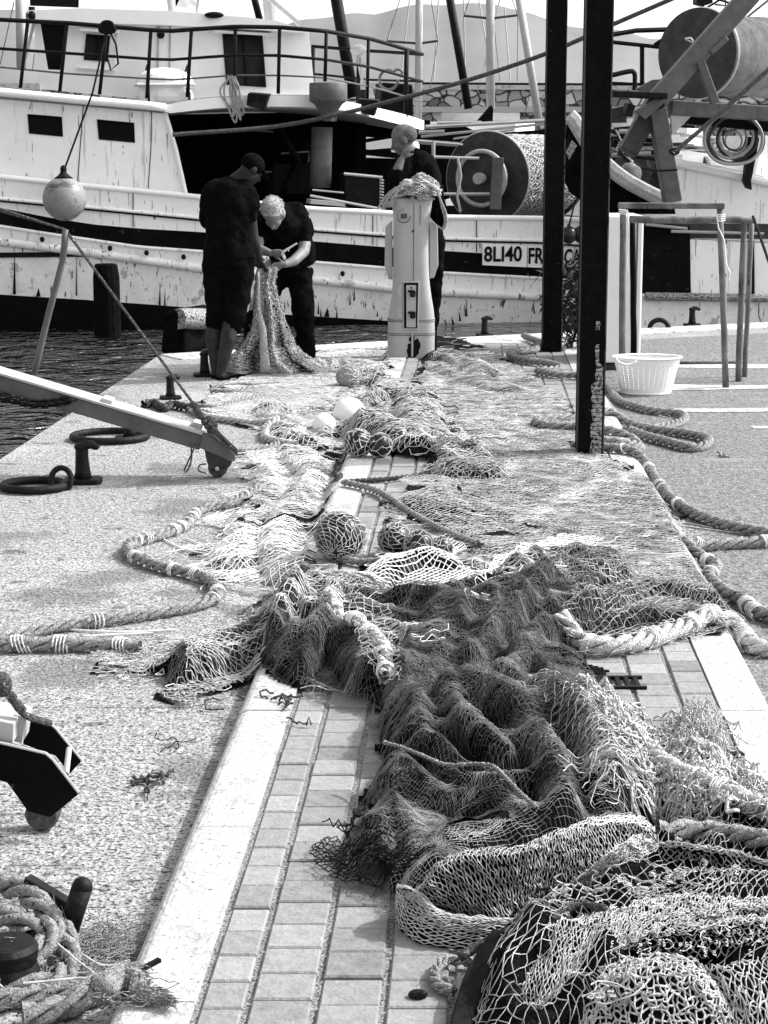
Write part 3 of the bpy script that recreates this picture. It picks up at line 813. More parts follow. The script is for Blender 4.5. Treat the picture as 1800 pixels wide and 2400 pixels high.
# mushroom vent hanging at the deck edge, lamps, post
vc = A.pt(*t1(1418, 398), -0.25)
vr = 80 * T / F * vc[1]
mb = MB(); mb.lathe([(vr * .3, -vr * 1.5), (vr * .35, -vr * 1.2), (vr * .75, -vr * .62), (vr * .98, -vr * .47), (vr, -vr * .44), (vr, vr * .42), (vr * .96, vr * .47), (0.02, vr * .5)], vc, 28); mb.build('vent_cowl', M['grey'], BA, autosmooth=True)
mb = MB(); mb.tube([A.pt(*t1(1445, 480), 0.2), A.pt(*t1(1443, 525), 0.2)], 0.03, 8); mb.tube([A.pt(*t1(1392, 550), 0.8), A.pt(*t1(1384, 810), 0.8)], 0.135, 16); mb.build('deck_post', M['grey'], BA, smooth=True)
for (x, y, w) in ((1110, 440, 48), (1585, 465, 48)):
    c = A.pt(x * T, y * T, updeck_off(x * T) - 0.15); s_ = w * T / F * c[1]
    mb = MB()
    mb.prism([c + [-s_ * .8, 0, s_ * .75], c + [s_ * 1.05, 0, s_ * .6], c + [s_ * .6, 0, -s_ * .75], c + [-s_ * .95, 0, -s_ * .3]], (0.02, 0.2, 0.02))
    lm = mb.build('floodlight', M['dark'], BA, bevel=0.01)
    mb = MB(); mb.prism([c + [-s_ * .5, -0.01, -s_ * .05], c + [s_ * .55, -0.01, -s_ * .2], c + [s_ * .4, -0.01, -s_ * .65], c + [-s_ * .6, -0.01, -s_ * .3]], (0, 0.01, 0)); mb.build('lens', M['glass2'], lm)
# black panels standing in for the shade under the overhang, then dark clutter
mb = MB(); mb.add([A.pt(*t1(722, 495), 3.4), A.pt(*t1(1560, 480), 3.4), A.pt(*t1(1560, 900), 3.4), A.pt(*t1(790, 880), 3.4)], [(0, 1, 2, 3)]); mb.add([A.pt(*t1(1555, 480), 3.5), A.pt(*t2(200, 520), 3.5), A.pt(*t2(200, 610), 3.5), A.pt(*t1(1555, 590), 3.5)], [(0, 1, 2, 3)]); mb.add([A.pt(*t1(1555, 680), 3.5), A.pt(*t2(200, 690), 3.5), A.pt(*t2(200, 960), 3.5), A.pt(*t1(1555, 930), 3.5)], [(0, 1, 2, 3)]); mb.build('shade_bulkhead', M['black'], BA)
mb = MB()
mb.tube([A.pt(*t1(1210, 560), 2.2), A.pt(*t1(1290, 700), 2.2), A.pt(*t1(1230, 830), 2.2)], 0.05, 8)
mb.box(A.pt(*t1(1270, 770), 2.5), (0.7, 0.5, 0.4), 0.3); mb.lathe([(0.25, -0.2), (0.3, 0), (0.25, 0.2)], A.pt(*t1(1330, 680), 2.6), 16)
mb.box(A.pt(*t1(1560, 640), 3.2), (0.14, 0.14, 1.6)); mb.beam(A.pt(*t1(1560, 655), 3.0), A.pt(*t2(120, 680), 3.0), 0.06, 0.08)
mb.beam(A.pt(*t1(1570, 610), 3.5), A.pt(*t2(30, 590), 3.5), 0.05, 0.05); mb.beam(A.pt(*t1(1570, 660), 3.5), A.pt(*t2(30, 650), 3.5), 0.05, 0.07)
mb.build('deck_machinery', M['dark'], BA)
mb = MB(); mb.tube([A.pt(*t1(1100, 563), 3.0), A.pt(*t1(1180, 570), 3.0)], 0.015, 6); mb.tube([A.pt(*t1(1215, 663), 2.3), A.pt(*t1(1335, 655), 2.3), A.pt(*t1(1333, 700), 2.3)], 0.012, 6); mb.tube([A.pt(*t1(1145, 742), 2.3), A.pt(*t1(1215, 745), 2.3)], 0.012, 6)
mb.tube([A.pt(*t1(1350, 820), 0.2), A.pt(*t1(1485, 833), 0.2)], 0.012, 6); mb.tube([A.pt(*t1(1340, 845), 0.1), A.pt(*t1(1659, 905), 0.1)], 0.018, 6); mb.build('pipe_fitting', M['mast'], BA)
mb = MB(); mb.prism([A.pt(*t1(1345, 862), 0.1), A.pt(*t1(1485, 875), 0.1), A.pt(*t1(1495, 893), 0.1), A.pt(*t1(1340, 880), 0.1)], np.append(A.n * 0.4, 0)); mb.build('locker', M['grey_lt'], BA)
# registration plate
def text_mesh(name, s_, px, py, pl, off, height_px, m_, parent, width_px=None, bold=0.02):
    cu = bpy.data.curves.new(name, 'FONT'); cu.body = s_; cu.size = 1.0; cu.offset = bold; cu.extrude = 0.004
    ob = bpy.data.objects.new(name, cu); COL.objects.link(ob)
    bpy.context.view_layer.update()
    dg = bpy.context.evaluated_depsgraph_get(); me = bpy.data.meshes.new_from_object(ob.evaluated_get(dg))
    bpy.data.objects.remove(ob)
    v = np.array([tuple(x.co) for x in me.vertices])
    mn = v.min(0); mx = v.max(0)
    c = pl.pt(px, py, off); e = pl.pt(px + 100, py, off); per = np.linalg.norm((e - c)) / 100.0
    H_ = height_px * c[1] / F
    Wd = (width_px * per) if width_px else None
    sy = H_ / (mx[1] - mn[1]); sx = (Wd / (mx[0] - mn[0])) if Wd else sy
    org = worldloc(parent)
    u = np.append(pl.d, 0)
    out = []
    for p in v:
        w_ = c + u * (p[0] - mn[0]) * sx + np.array([0, 0, 1]) * (p[1] - mn[1]) * sy - np.append(pl.n, 0) * (p[2] + 0.004)
        out.append(w_ - org)
    me.vertices.foreach_set('co', np.array(out, np.float32).ravel()); me.update()
    me.materials.clear(); me.materials.append(m_)
    return link_mesh(name, me, parent)
def plate(name, q):
    mb = MB(); mb.prism([A.pt(*p, -0.03) for p in q], np.append(A.n * 0.02, 0)); return mb.build(name, M['boat_white'], BA)
pa = plate('registration_plate', [t4(426, 314), t4(617, 324), t4(617, 417), t4(426, 408)])
pb = plate('name_plate', [t4(621, 324), t4(690, 328), t4(770, 332), t4(905, 340), t4(905, 432), t4(770, 424), t4(690, 420), t4(621, 417)])
text_mesh('lettering', '8LI40', *t4(432, 394), A, -0.035, 66 * T, M['ink'], pa, 163 * T)
text_mesh('lettering', 'FR', *t4(624, 402), A, -0.035, 68 * T, M['ink'], pb, 66 * T)
text_mesh('lettering', 'ANCA', *t4(700, 408), A, -0.035, 68 * T, M['ink'], pb, 150 * T)
# low stern deck clutter: net drum
dc = t2(445, 770)
DR = 0.98
cD = A.pt(*dc, 0.9)
ax = np.array([A.d[0], A.d[1] + 0.0, 0]); 
axd = np.array([0.50, 0.86, 0.0]); axd /= np.linalg.norm(axd)
DRr = 195 * T / F * cD[1]
# align: lathe axis Z -> horizontal axis axd
def axrot(d):
    return Vector((0, 0, 1)).rotation_difference(Vector(d)).to_matrix()
Rd = axrot(axd)
mb = MB(); mb.lathe([(0.06, 0), (DRr, 0.0), (DRr, 0.05), (0.06, 0.05)], cD, 56, rot=Rd)
drum = mb.build('net_drum', M['grey_dk'], BA)
mb = MB(); mb.tube([cD + np.array(Rd @ Vector((DRr * math.cos(q), DRr * math.sin(q), 0.02))) for q in np.linspace(0, 2 * math.pi, 49)[:-1]], 0.018, 8, closed=True, cap=False); mb.build('flange_rim', M['grey_lt'], drum)
mb = MB(); mb.lathe([(0.06, 0), (DRr, 0.0), (DRr, 0.05), (0.06, 0.05)], cD + axd * 1.75, 56, rot=Rd); mb.build('flange', M['grey_dk'], drum)
mb = MB(); ring2 = DRr * 0.58
mb.tube([cD + np.array(Rd @ Vector((ring2 * math.cos(q), ring2 * math.sin(q), -0.16))) for q in np.linspace(0, 2 * math.pi, 41)[:-1]], 0.03, 8, closed=True, cap=False)
mb.build('brake_ring', M['grey_lt'], drum)
mb = MB(); mb.lathe([(ring2 * .97, -0.13), (ring2 * .97, -0.01)], cD, 40, rot=Rd)
mb.build('brake_drum', M['grey_dk'], drum)
mb = MB(); mb.lathe([(0.02, -0.26), (0.075, -0.26), (0.075, -0.18), (0.06, -0.18), (0.06, 0)], cD, 20, rot=Rd); mb.build('hub', M['grey_lt'], drum)
# net wound on the drum: mesh threads over a dark core
mb = MB(); mb.lathe([(DRr * .86, 0.06), (DRr * .91, 0.4), (DRr * .9, 0.9), (DRr * .92, 1.3), (DRr * .86, 1.72)], cD, 48, rot=Rd); mb.build('wound_net', M['net_under2'], drum, smooth=True)
# frame arms around drum
mb = MB()
mb.beam(A.pt(*t2(493, 680), .25), A.pt(*t2(480, 905), .25), 0.14, 0.14, upv=(1, 0, 0)); mb.build('drum_upright', M['grey'], drum, bevel=0.01)
mb = MB()
mb.tube([A.pt(*t2(215, 678), .4), A.pt(*t2(410, 684), .4)], 0.022, 6); mb.tube([A.pt(*t2(250, 838), .4), A.pt(*t2(455, 838), .4)], 0.022, 6); mb.tube([A.pt(*t2(213, 610), .4), A.pt(*t2(213, 700), .4)], 0.025, 6)
mb.tube([A.pt(*t2(318, 680), .3), A.pt(*t2(332, 760), .3), A.pt(*t2(316, 850), .3), A.pt(*t2(330, 915), .3)], 0.018, 6)
mb.tube([A.pt(*t2(120, 605), .5), A.pt(*t2(340, 625), .5)], 0.014, 6)
mb.build('pipe_frame', M['mast'], drum)
# dark box stacks on deck
o_ = A.pt(*t1(1575, 820), 0.5)
for (x0_, y0_, x1_, y1_, of) in ((1490, 745, 1655, 890, 0.5),):
    mb = MB(); q = [A.pt(*t1(1488, 750), of), A.pt(*t1(1650, 765), of), A.pt(*t1(1640, 900), of), A.pt(*t1(1495, 890), of)]
    mb.prism(q, np.append(A.n * 0.5, 0)); bx = mb.build('deck_bin', M['dark'], BA, bevel=0.02)
    mb = MB(); mb.tube([A.pt(*t1(1486, 750), of - .02), A.pt(*t1(1652, 766), of - .02)], 0.02, 6)
    for i in range(9): mb.tube([A.pt(*t1(1640, 775 + i * 13), of - .02), A.pt(*t1(1658, 780 + i * 13), of - .02)], 0.012, 5)
    mb.build('rim', M['grey_lt'], bx)
# black winch box with hose on the upper deck end
c = A.pt(*t2(60, 430), 2.0)
mb = MB()
mb.prism([A.pt(*t2(-10, 355), 1.9), A.pt(*t2(125, 365), 1.9), A.pt(*t2(130, 500), 1.9), A.pt(*t2(-15, 470), 1.9)], np.append(A.n * 0.5, 0)); ob = mb.build('engine_box', M['black'], BA, bevel=0.03)
mb = MB(); mb.tube([A.pt(*t2(20 + 40 * math.cos(q), 345 + 42 * math.sin(q)), 1.8) for q in np.linspace(0, 5.4, 24)], 0.02, 6); mb.tube([A.pt(*t2(60 + 20 * math.cos(q), 320 - 20 * math.sin(q)), 1.8) for q in np.linspace(0, 3.1, 10)], 0.02, 6); mb.build('hose', M['grey'], ob)
# cluster of spars and ropes aft of the overhang
mb = MB()
for (a_, b_, r) in (((180, 548), (700, 520), 0.03), ((160, 590), (700, 535), 0.02), ((150, 572), (260, 568), 0.03), ((230, 530), (420, 528), 0.02), ((150, 612), (330, 625), 0.035), ((300, 600), (560, 560), 0.015)):
    mb.tube([A.pt(*t2(*a_), 1.2), A.pt(*t2(*b_), 1.2)], r, 6)
mb.build('loose_spar', M['mast'], BA)
mb = MB()
mb.prism([A.pt(*t2(165, 560), 2.2), A.pt(*t2(350, 545), 2.2), A.pt(*t2(420, 580), 2.2), A.pt(*t2(700, 560), 2.2), A.pt(*t2(700, 700), 2.2), A.pt(*t2(165, 900), 2.2)], np.append(A.n * 0.2, 0))
mb.prism([A.pt(*t2(400, 530), 1.6), A.pt(*t2(465, 455), 1.6), A.pt(*t2(472, 470), 1.6), A.pt(*t2(470, 530), 1.6)], np.append(A.n * 0.1, 0))
mb.build('stern_gear', M['black'], BA)

# ------------------------------------------------------------------ hanging round fender on its rope (boat A)
fc = A.pt(*t1(278, 858), -0.42)
fr = 92 * T / F * fc[1]
mb = MB(); prof = []
for i in range(21):
    q = math.pi * i / 20
    prof.append((max(0.004, fr * math.sin(q)), -fr * 1.02 * math.cos(q)))
prof = prof[:18] + [(fr * .32, fr * 1.00), (fr * .16, fr * 1.13), (fr * .12, fr * 1.22), (0.01, fr * 1.24)]
mb.lathe(prof, fc, 32)
fo = mb.build('round_fender', M['fender'], smooth=True, label='round stained fender ball hanging by a rope against the left of the white hull', cat='fender')
mb = MB(); mb.lathe([(fr * .45, fr * .93), (fr * .3, fr * 1.03), (fr * .17, fr * 1.15), (fr * .13, fr * 1.26), (0.01, fr * 1.27)], fc, 20); mb.build('neck', M['dark'], fo, smooth=True)
top = fc + [0, 0, fr * 1.22]
mb = MB(); mb.tube([top, A.pt(*t1(400, 400), -0.3), A.pt(*t1(465, 120), -0.06)], 0.012, 6); mb.ell(top + [0, 0, 0.03], (0.04, 0.04, 0.05), 10, 6); mb.build('hanging_rope', M['dark'], fo)
mb = MB(); kn = A.pt(*t1(465, 118), -0.06)
for i in range(4): mb.tube([kn + np.array([0.10 * math.cos(q) * (1 - .1 * i), -0.03, 0.04 * math.sin(q) + 0.02 * (i - 1.5)]) for q in np.linspace(0, 6.28, 12)[:-1]], 0.016, 6, closed=True, cap=False)
mb.tube([kn, kn + [0.1, -0.04, -0.2], kn + [0.12, -0.04, -0.42], kn + [0.03, -0.04, -0.5], kn + [-0.02, -0.04, -0.3]], 0.012, 6)
mb.build('rope_knot', M['dark'], fo)
# rope hanks on the railing
mb = MB(); kn = A.pt(*t1(1003, 330), 0.0)
for i in range(6):
    mb.tube(catmull([kn + [random.uniform(-.04, .04), -0.03, 0], kn + [random.uniform(-.15, .1), -0.05, -0.2], kn + [random.uniform(-.12, .14), -0.05, -0.4 - .03 * i], kn + [random.uniform(0, .15), -0.05, -0.25], kn], 0.05), 0.012, 5)
mb.build('rope_hank', M['rope'], label='pale hank of rope tied to the boat railing below the large window', cat='rope')
mb = MB(); kn = A.pt(*t1(1548, 215), 4.1)
for i in range(4): mb.tube(catmull([kn, kn + [0.1, -0.05, -0.3], kn + [0.15 + .03 * i, -0.05, -0.75], kn + [0.02, -0.05, -0.3], kn], 0.08), 0.014, 5)
mb.ell(kn, (0.12, 0.06, 0.08), 10, 6); mb.build('rope_hank', M['rope'], label='rope hank hanging from the rear railing right of the grey vent', cat='rope')

# black mooring line from the hull going up to the right across both posts
a = A.pt(*t1(745, 582), -0.15)
pl_ = [a, A.pt(*t1(1180, 548), -0.3), A.pt(*t1(1480, 490), -0.5), A.pt(*t2(0, 445), -0.7), A.pt(*t2(350, 350), -1.0), A.pt(*t2(710, 228), -1.4), A.pt(*t2(990, 105), -1.8), A.pt(*t2(1300, -30), -2.2), A.pt(*t2(1600, -170), -2.6)]
mb = MB(); mb.tube(catmull(pl_, 0.2), 0.026, 8); mb.build('mooring_cable', M['rope_dark'], label='long taut black rope rising from the cabin corner to the top right past the posts', cat='rope')

# piling and cylinder fender at the left of the men
pc = Q(460 * T, 400 + 500 * T, 22.2)
mb = MB(); w_ = 52 * T / F * 22.2
mb.lathe([(w_ * 1.15, -0.75 - pc[2] + pc[2] * 0), (w_ * 1.1, 0.3), (w_ * .95, Q(460 * T, 400 + 408 * T, 22.2)[2]), (w_ * .8, Q(460 * T, 400 + 402 * T, 22.2)[2])], (pc[0], 22.2, 0), 14)
mb.v = [(x, y, max(z, -0.9)) for x, y, z in mb.v]
po = mb.build('mooring_pile', M['tar'], label='tarred black timber pile standing in the water between pier and white hull', cat='pile')
YF = 17.3
c0 = Q(770 * T, 400 + 640 * T, YF); c1 = Q(905 * T, 400 + 640 * T, YF + 0.35)
rr = 46 * T / F * YF
mb = MB(); mb.tube([c0, c0 * .75 + c1 * .25, c0 * .5 + c1 * .5, c0 * .2 + c1 * .8, c1], [rr * .97, rr, rr * 1.01, rr, rr * .9], 24)
fb = empty('log_fender', (c0[0], c0[1], -0.6), 'dark rubber bumper block with a pale worn cylinder on its top at the pier end', 'fender')
mb.build('roller', M['flake'], fb, autosmooth=True)
mb = MB(); q = [Q(690 * T, 400 + 790 * T, YF), Q(800 * T, 400 + 790 * T, YF), Q(800 * T, 400 + 640 * T, YF), Q(745 * T, 400 + 595 * T, YF), Q(705 * T, 400 + 620 * T, YF)]
mb.prism([q_ * [1, 1, 1] for q_ in q], (0.25, 0.6, 0)); b2 = mb.build('block', M['tar'], fb, bevel=0.03)
# ------------------------------------------------------------------ boat B: right-hand boat with gantry
Bp = Plane((Q(1240, 700, 23.0)[0], 23.0), (Q(1900, 700, 23.6)[0], 23.6))
BB = empty('fishing_boat', (Bp.pt(1600, 770)[0], 23.4, -0.4), 'grey-gantried fishing boat with pale hull and covered net drum, moored at the right', 'boat')
def vp(pts, off=0.0, T_=t2): return [Bp.pt(*T_(*p), off) for p in pts]
def panel(name, pts, m_, off=0.0, th=0.1, T_=t2, bevel=0, parent=None):
    mb = MB(); mb.prism(vp(pts, off, T_), np.append(Bp.n * th, 0)); return mb.build(name, m_, parent or BB, bevel=bevel)
panel('hull', [(1262, 700), (1659, 788), (1990, 850), (1990, 965), (1290, 965), (1120, 965), (1120, 905), (1283, 900)], M['hull_white'], 0.0, 2.6)
panel('cabin_wall', [(1640, 585), (1990, 600), (1990, 850), (1600, 770)], M['hull_white'], 0.6, 1.8)
mb = MB(); mb.tube(vp([(1255, 705), (1450, 745), (1659, 790), (1990, 862)], -0.05), 0.045, 8); mb.tube(vp([(1255, 690), (1450, 722), (1640, 765)], 0.0), 0.014, 8); mb.build('gunwale', M['boat_white'], BB)
mb = MB(); mb.prism(vp([(1240, 640), (1640, 700), (1640, 760), (1240, 680)], 0.9), np.append(Bp.n * 0.1, 0)); mb.build('inner_bulwark', M['boat_white'], BB)
# lower hull bands
panel('hull_band', [(960, 925), (1135, 925), (1135, 1020), (960, 1020)], M['boat_white'], 0.15, 0.3)
panel('hull_stripe', [(1230, 960), (1990, 980), (1990, 1035), (1230, 1030)], M['grey_dk'], -0.02, 0.3)
panel('black_panel', [(1125, 222), (1322, 240), (1326, 535), (1128, 532)], M['black_paint'], -0.06, 0.3, t4)  # black panel set in the pale hull
panel('hull', [(1302, 295), (1990, 330), (1990, 545), (1328, 535), (1310, 400)], M['hull_white'], -0.04, 0.3, t4)
panel('hull_frame', [(1578, 300), (1600, 302), (1602, 540), (1580, 540)], M['dark'], -0.08, 0.05, t4)
panel('lower_hull', [(960, 545), (1128, 550), (1990, 552), (1990, 700), (960, 695)], M['low_white'], -0.02, 0.3, t4)
mb = MB(); mb.tube(vp([(1130, 543), (1350, 546), (1990, 555)], -0.1, t4), 0.05, 8); mb.build('rub_rail', M['flake'], BB)
panel('hull_bottom', [(900, 660), (1990, 670), (1990, 900), (900, 900)], M['black'], 0.1, 0.3, t4)
for q in ([(1130, 232), (1310, 250)], [(1240, 262), (1640, 272)],):
    mb = MB(); mb.tube(vp(q, -0.1, t4), 0.02, 6); mb.build('cable', M['mast'], BB)
# dark flared hull with curved white rail (centre right)
gun = [(800, 500), (820, 520), (850, 570), (895, 640), (965, 715), (1040, 775), (1110, 815), (1180, 850), (1250, 874)]
mb = MB()
low = [(778, 560), (772, 650), (770, 760), (800, 830), (900, 900), (1000, 925), (1080, 925), (1180, 925), (1260, 925)]
mb.grid(np.array([vp(gun, -0.5), vp(low, -0.2)]))
SKF = empty('skiff', (Bp.pt(*t2(1000, 940))[0], 22.6, -0.4), 'black upturned stern of a boat edged by a curved white rail between the posts', 'boat')
mb.build('hull', M['black_paint'], SKF)
mb = MB(); pp = catmull(vp(gun, -0.52), 0.05)
mb.tube(pp, [(0.055, 0.09)] * len(pp), 8); mb.build('curved_rail', M['kerb'], SKF)
mb = MB(); mb.prism(vp([(812, 605), (835, 630), (800, 690), (785, 660)], -0.56), (0, 0.01, 0)); mb.build('bright_patch', M['flake'], SKF)
# two black fenders below
for i, (x, y, lb) in enumerate(((798, 1015, 'left one of two black ball fenders against the hull between the posts'), (852, 1012, 'right one of two black ball fenders, half behind the near post'))):
    c = Bp.pt(*t2(x, y), -0.55); r = 36 * T / F * c[1]
    mb = MB(); mb.ell(c, (r, r, r * 1.05), 20, 14); mb.lathe([(r * .3, r * .9), (r * .15, r * 1.3)], c, 10); mb.tube([c + [0, 0, r], Bp.pt(*t2(x + 25, 880), -0.5)], 0.012, 5)
    mb.build('ball_fender', M['buoy_dark'], smooth=True, label=lb, cat='fender', group='black ball fenders between the posts')
# second drum behind the rail and the lifeline ball
c = Bp.pt(*t2(1095, 790), 0.9); r = 150 * T / F * c[1]
Rb = axrot((0.9, 0.45, 0))
mb = MB(); mb.lathe([(0.05, 0), (r, 0), (r, 0.04), (r * .8, 0.05), (r * .8, 0.9), (r, 0.92), (r, .97), (.05, .97)], c - np.array([0.1, 0, 0]), 40, rot=Rb); mb.build('winch_drum', M['grey_dk'], BB, autosmooth=True)
c = Bp.pt(*t2(1065, 752), -0.2); r = 48 * T / F * c[1]
mb = MB(); mb.ell(c, (r, r, r * 1.08), 24, 16); mb.lathe([(r * .35, r * .95), (r * .15, r * 1.25)], c, 10)
mb.tube([c + [0, 0, r * 1.2], Bp.pt(*t2(985, 640), -0.3)], 0.015, 5); mb.tube([c + [0, 0, r * 1.2], Bp.pt(*t2(1000, 560), -0.3)], 0.012, 5)
mb.build('ball_fender', M['fender'], smooth=True, label='grey ball fender tied beside the curved white rail', cat='fender')
# gantry
GY = -0.9
def gb(name, a, b, w, d=0.22, off=GY, T_=t2, m_='grey', off2=None):
    mb = MB(); mb.beam(Bp.pt(*T_(*a), off), Bp.pt(*T_(*b), off if off2 is None else off2), w * T / F * 22.5, d, upv=(0, 1, 0)); return mb.build(name, M[m_], BB, bevel=0.012)
def mpt(a, b): return ((a[0] + b[0]) / 2, (a[1] + b[1]) / 2)
gb('gantry_beam', (1175, 435), (1760, -225), 82, 0.3)
gb('gantry_leg', (1190, 410), (1050, 660), 78, 0.3, off=GY + 0.15, m_='grey_dk')
gb('gantry_leg', (1178, 470), (1245, 870), 70, 0.3, off=GY + 0.05)
gb('cross_beam', (1230, 465), (1990, 510), 62, 0.25, off=GY + 0.2)
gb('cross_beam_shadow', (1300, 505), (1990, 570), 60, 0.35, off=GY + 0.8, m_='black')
panel('gusset', [(1085, 480), (1180, 425), (1215, 440), (1130, 515)], M['grey'], GY - 0.2, 0.05)
panel('gusset', [(1090, 385), (1160, 345), (1200, 342), (1140, 412)], M['grey'], GY + 0.4, 0.05)
panel('gusset', [(1240, 495), (1330, 500), (1245, 585)], M['grey_lt'], GY + 0.1, 0.05)
gb('bracket', (980, 405), (1215, 415), 26, 0.2, off=GY - 0.25, m_='dark')
gb('bracket', (1040, 470), (1070, 480), 50, 0.2, off=GY - 0.2, m_='dark')
gb('brace', (1365, 265), (1430, 445), 36, 0.12, off=GY - 0.15)
gb('brace', (1410, 230), (1480, 165), 22, 0.1, off=GY - 0.15)
panel('bracket', [(985, 470), (1048, 455), (1048, 530), (985, 530)], M['grey_dk'], GY, 0.3)
mb = MB()
for a_, b_, r in (((985, 150), (1090, 132), .035), ((1090, 132), (1390, 122), .035), ((985, 182), (1205, 205), .028), ((1115, 190), (1115, 360), .03), ((1170, 195), (1215, 165), .03), ((975, 358), (1130, 365), .02)):
    mb.tube(vp([a_, b_], 1.5), r, 6)
mb.tube(catmull(vp([(985, 325), (1060, 308), (1078, 312), (1084, 330), (1082, 390)], 0.2), 0.1), 0.03, 8)
mb.build('pipe_rail', M['dark'], BB)
# upper drum with canvas cover
Rg = axrot(np.array([0.62, 0.785, 0.0]) / np.linalg.norm([0.62, 0.785, 0]))
c = Bp.pt(*t2(1352, 230), 0.6); Rr_ = 186 * T / F * c[1]
axg = np.array([0.62, 0.785, 0.0])
mb = MB(); mb.lathe([(.04, 0), (Rr_, 0), (Rr_, .05), (.04, .05)], c - axg * 0.0, 56, rot=Rg)
dru = mb.build('covered_drum', M['grey_dk'], BB, autosmooth=True)
G = []; nz = SN(77, 2.2, aniso=(1, 1.5))
for i in range(46):
    t = i / 45.0; row = []
    for j in range(72):
        q = 2 * math.pi * j / 72
        rr_ = Rr_ * (0.93 - 0.02 * t) * (1 + 0.018 * float(nz(t * 5 + 0.6 * math.sin(q), q * 1.3)) + 0.012 * math.sin(t * 26 + 2.5 * math.sin(q * 1.0)))
        sag = 0.22 * max(0, -math.sin(q)) ** 3 * (0.5 + .5 * math.sin(q * 9))
        v = np.array([rr_ * math.cos(q), rr_ * math.sin(q), 0.16 + t * 3.6])
        row.append(c + np.array(Rg @ Vector(v)))
    G.append(row)
mb = MB(); mb.grid(np.array(G), closed=True); mb.build('canvas_cover', M['cloth_grey'], dru, smooth=True)
mb = MB(); mb.tube([c + np.array(Rg @ Vector((Rr_ * .97 * math.cos(q), Rr_ * .97 * math.sin(q), .06))) for q in np.linspace(0, 6.283, 49)[:-1]], 0.03, 8, closed=True, cap=False); mb.build('hoop', M['grey_lt'], dru)
mb = MB(); mb.tube(catmull(vp([(1300, 168), (1335, 185), (1325, 165), (1300, 168)], -0.1), 0.05), 0.012, 5); mb.build('loop_mark', M['mast'], dru)
# lamp on a bracket above the drum
mb = MB(); mb.prism(vp([(1352, -35), (1422, -35), (1420, 12), (1385, 22), (1350, 12)], 1.0), (0, .3, 0)); mb.tube(vp([(1378, 12), (1378, 48)], 1.0), .02, 6); mb.tube(vp([(1380, 42), (1450, 0), (1490, 12), (1420, -10)], 1.0), .015, 6); mb.tube(vp([(1430, 20), (1475, 24), (1475, -20)], 1.0), .012, 5); mb.build('deck_lamp', M['dark'], BB)
# stay rope on the right with splice
mb = MB(); mb.tube(catmull(vp([(1255, 655), (1275, 640), (1310, 610), (1450, 490), (1640, 320), (1900, 90)], -1.6), 0.15), 0.026, 8); mb.build('stay_rope', M['rope_dark'], label='dark stay rope with a splice running up across the grey gantry', cat='rope')
mb = MB(); mb.tube(vp([(1540, 97), (1800, -110)], 2), 0.015, 6); mb.build('thin_stay', M['grey'], label='thin stay line at the upper right corner above the canvas drum', cat='rope')
mb = MB(); mb.tube(catmull(vp([(1245, 645), (1270, 640), (1272, 660), (1250, 668), (1235, 655)], -1.6), 0.04, True), 0.014, 6, closed=True, cap=False)
for y in (735, 745): mb.tube(vp([(1080, 700), (1120, 725), (1190, 738), (1268, 733)], -1.2), 0.012, 5)
mb.tube(vp([(1060, 700), (1030, 670), (1015, 650)], -1.3), 0.02, 5); mb.build('shackle', M['dark'], BB)
# hose coil
cc0 = (1510, 600)
HC = empty('hose_coil', Bp.pt(*t2(1510, 715), -0.3), 'large coil of thin hoops hanging under the gantry beam above the right-hand hull', 'coil')
for i, (rx_, ry_, dx) in enumerate(((125, 115, 0), (118, 100, 12), (95, 90, -10), (85, 80, 14), (62, 62, -4), (50, 60, 4), (36, 40, 0), (110, 108, -6))):
    mb = MB(); mb.tube(vp([(cc0[0] + dx + rx_ * math.cos(q), cc0[1] + 9 * math.sin(i * 2.3) + ry_ * (1 + .05 * math.sin(3 * q + i)) * math.sin(q)) for q in np.linspace(0, 6.283, 41)[:-1]], -0.3 + i * 0.03), 0.020 if i < 4 else 0.012, 6, closed=True, cap=False)
    mb.build('hoop', M['mast'] if i % 2 == 0 else M['grey_dk'], HC)
mb = MB()
for i in range(26):
    q = random.uniform(0.2, 2.9); q2 = q + random.uniform(.4, 1.6)
    mb.tube(vp([(cc0[0] + 85 * math.cos(q), cc0[1] + 85 * math.sin(q)), (cc0[0] + 60 * math.cos(q2), cc0[1] + 78 * math.sin(q2))], -0.2), 0.006, 4)
mb.build('line_tangle', M['grey_lt'], HC)
panel('davit', [(1578, 590), (1622, 600), (1588, 775), (1560, 775)], M['dark'], -0.2, 0.1)
panel('hanging_fitting', [(1552, 775), (1585, 775), (1590, 820), (1568, 812)], M['dark'], -0.25, 0.08)
# confusion of lines behind gantry
mb = MB()
for i in range(26):
    y = random.uniform(560, 690); x = random.uniform(975, 1300)
    mb.tube(vp([(x, y), (x + random.uniform(60, 340), y + random.uniform(-14, 25))], random.uniform(0.3, 2.0)), random.choice((0.012, 0.02, 0.03)), 5)
mb.build('rigging_line', M['mast'], BB)
mb = MB()
for i in range(16):
    y = random.uniform(520, 680); x = random.uniform(975, 1180)
    mb.tube(vp([(x, y), (x + random.uniform(60, 260), y + random.uniform(-20, 35))], random.uniform(0.3, 2.0)), random.choice((0.02, 0.03)), 5)
mb.prism(vp([(975, 560), (1230, 600), (1230, 690), (975, 700)], 2.4), (0, .1, 0))
mb.build('rigging_line', M['dark'], BB)

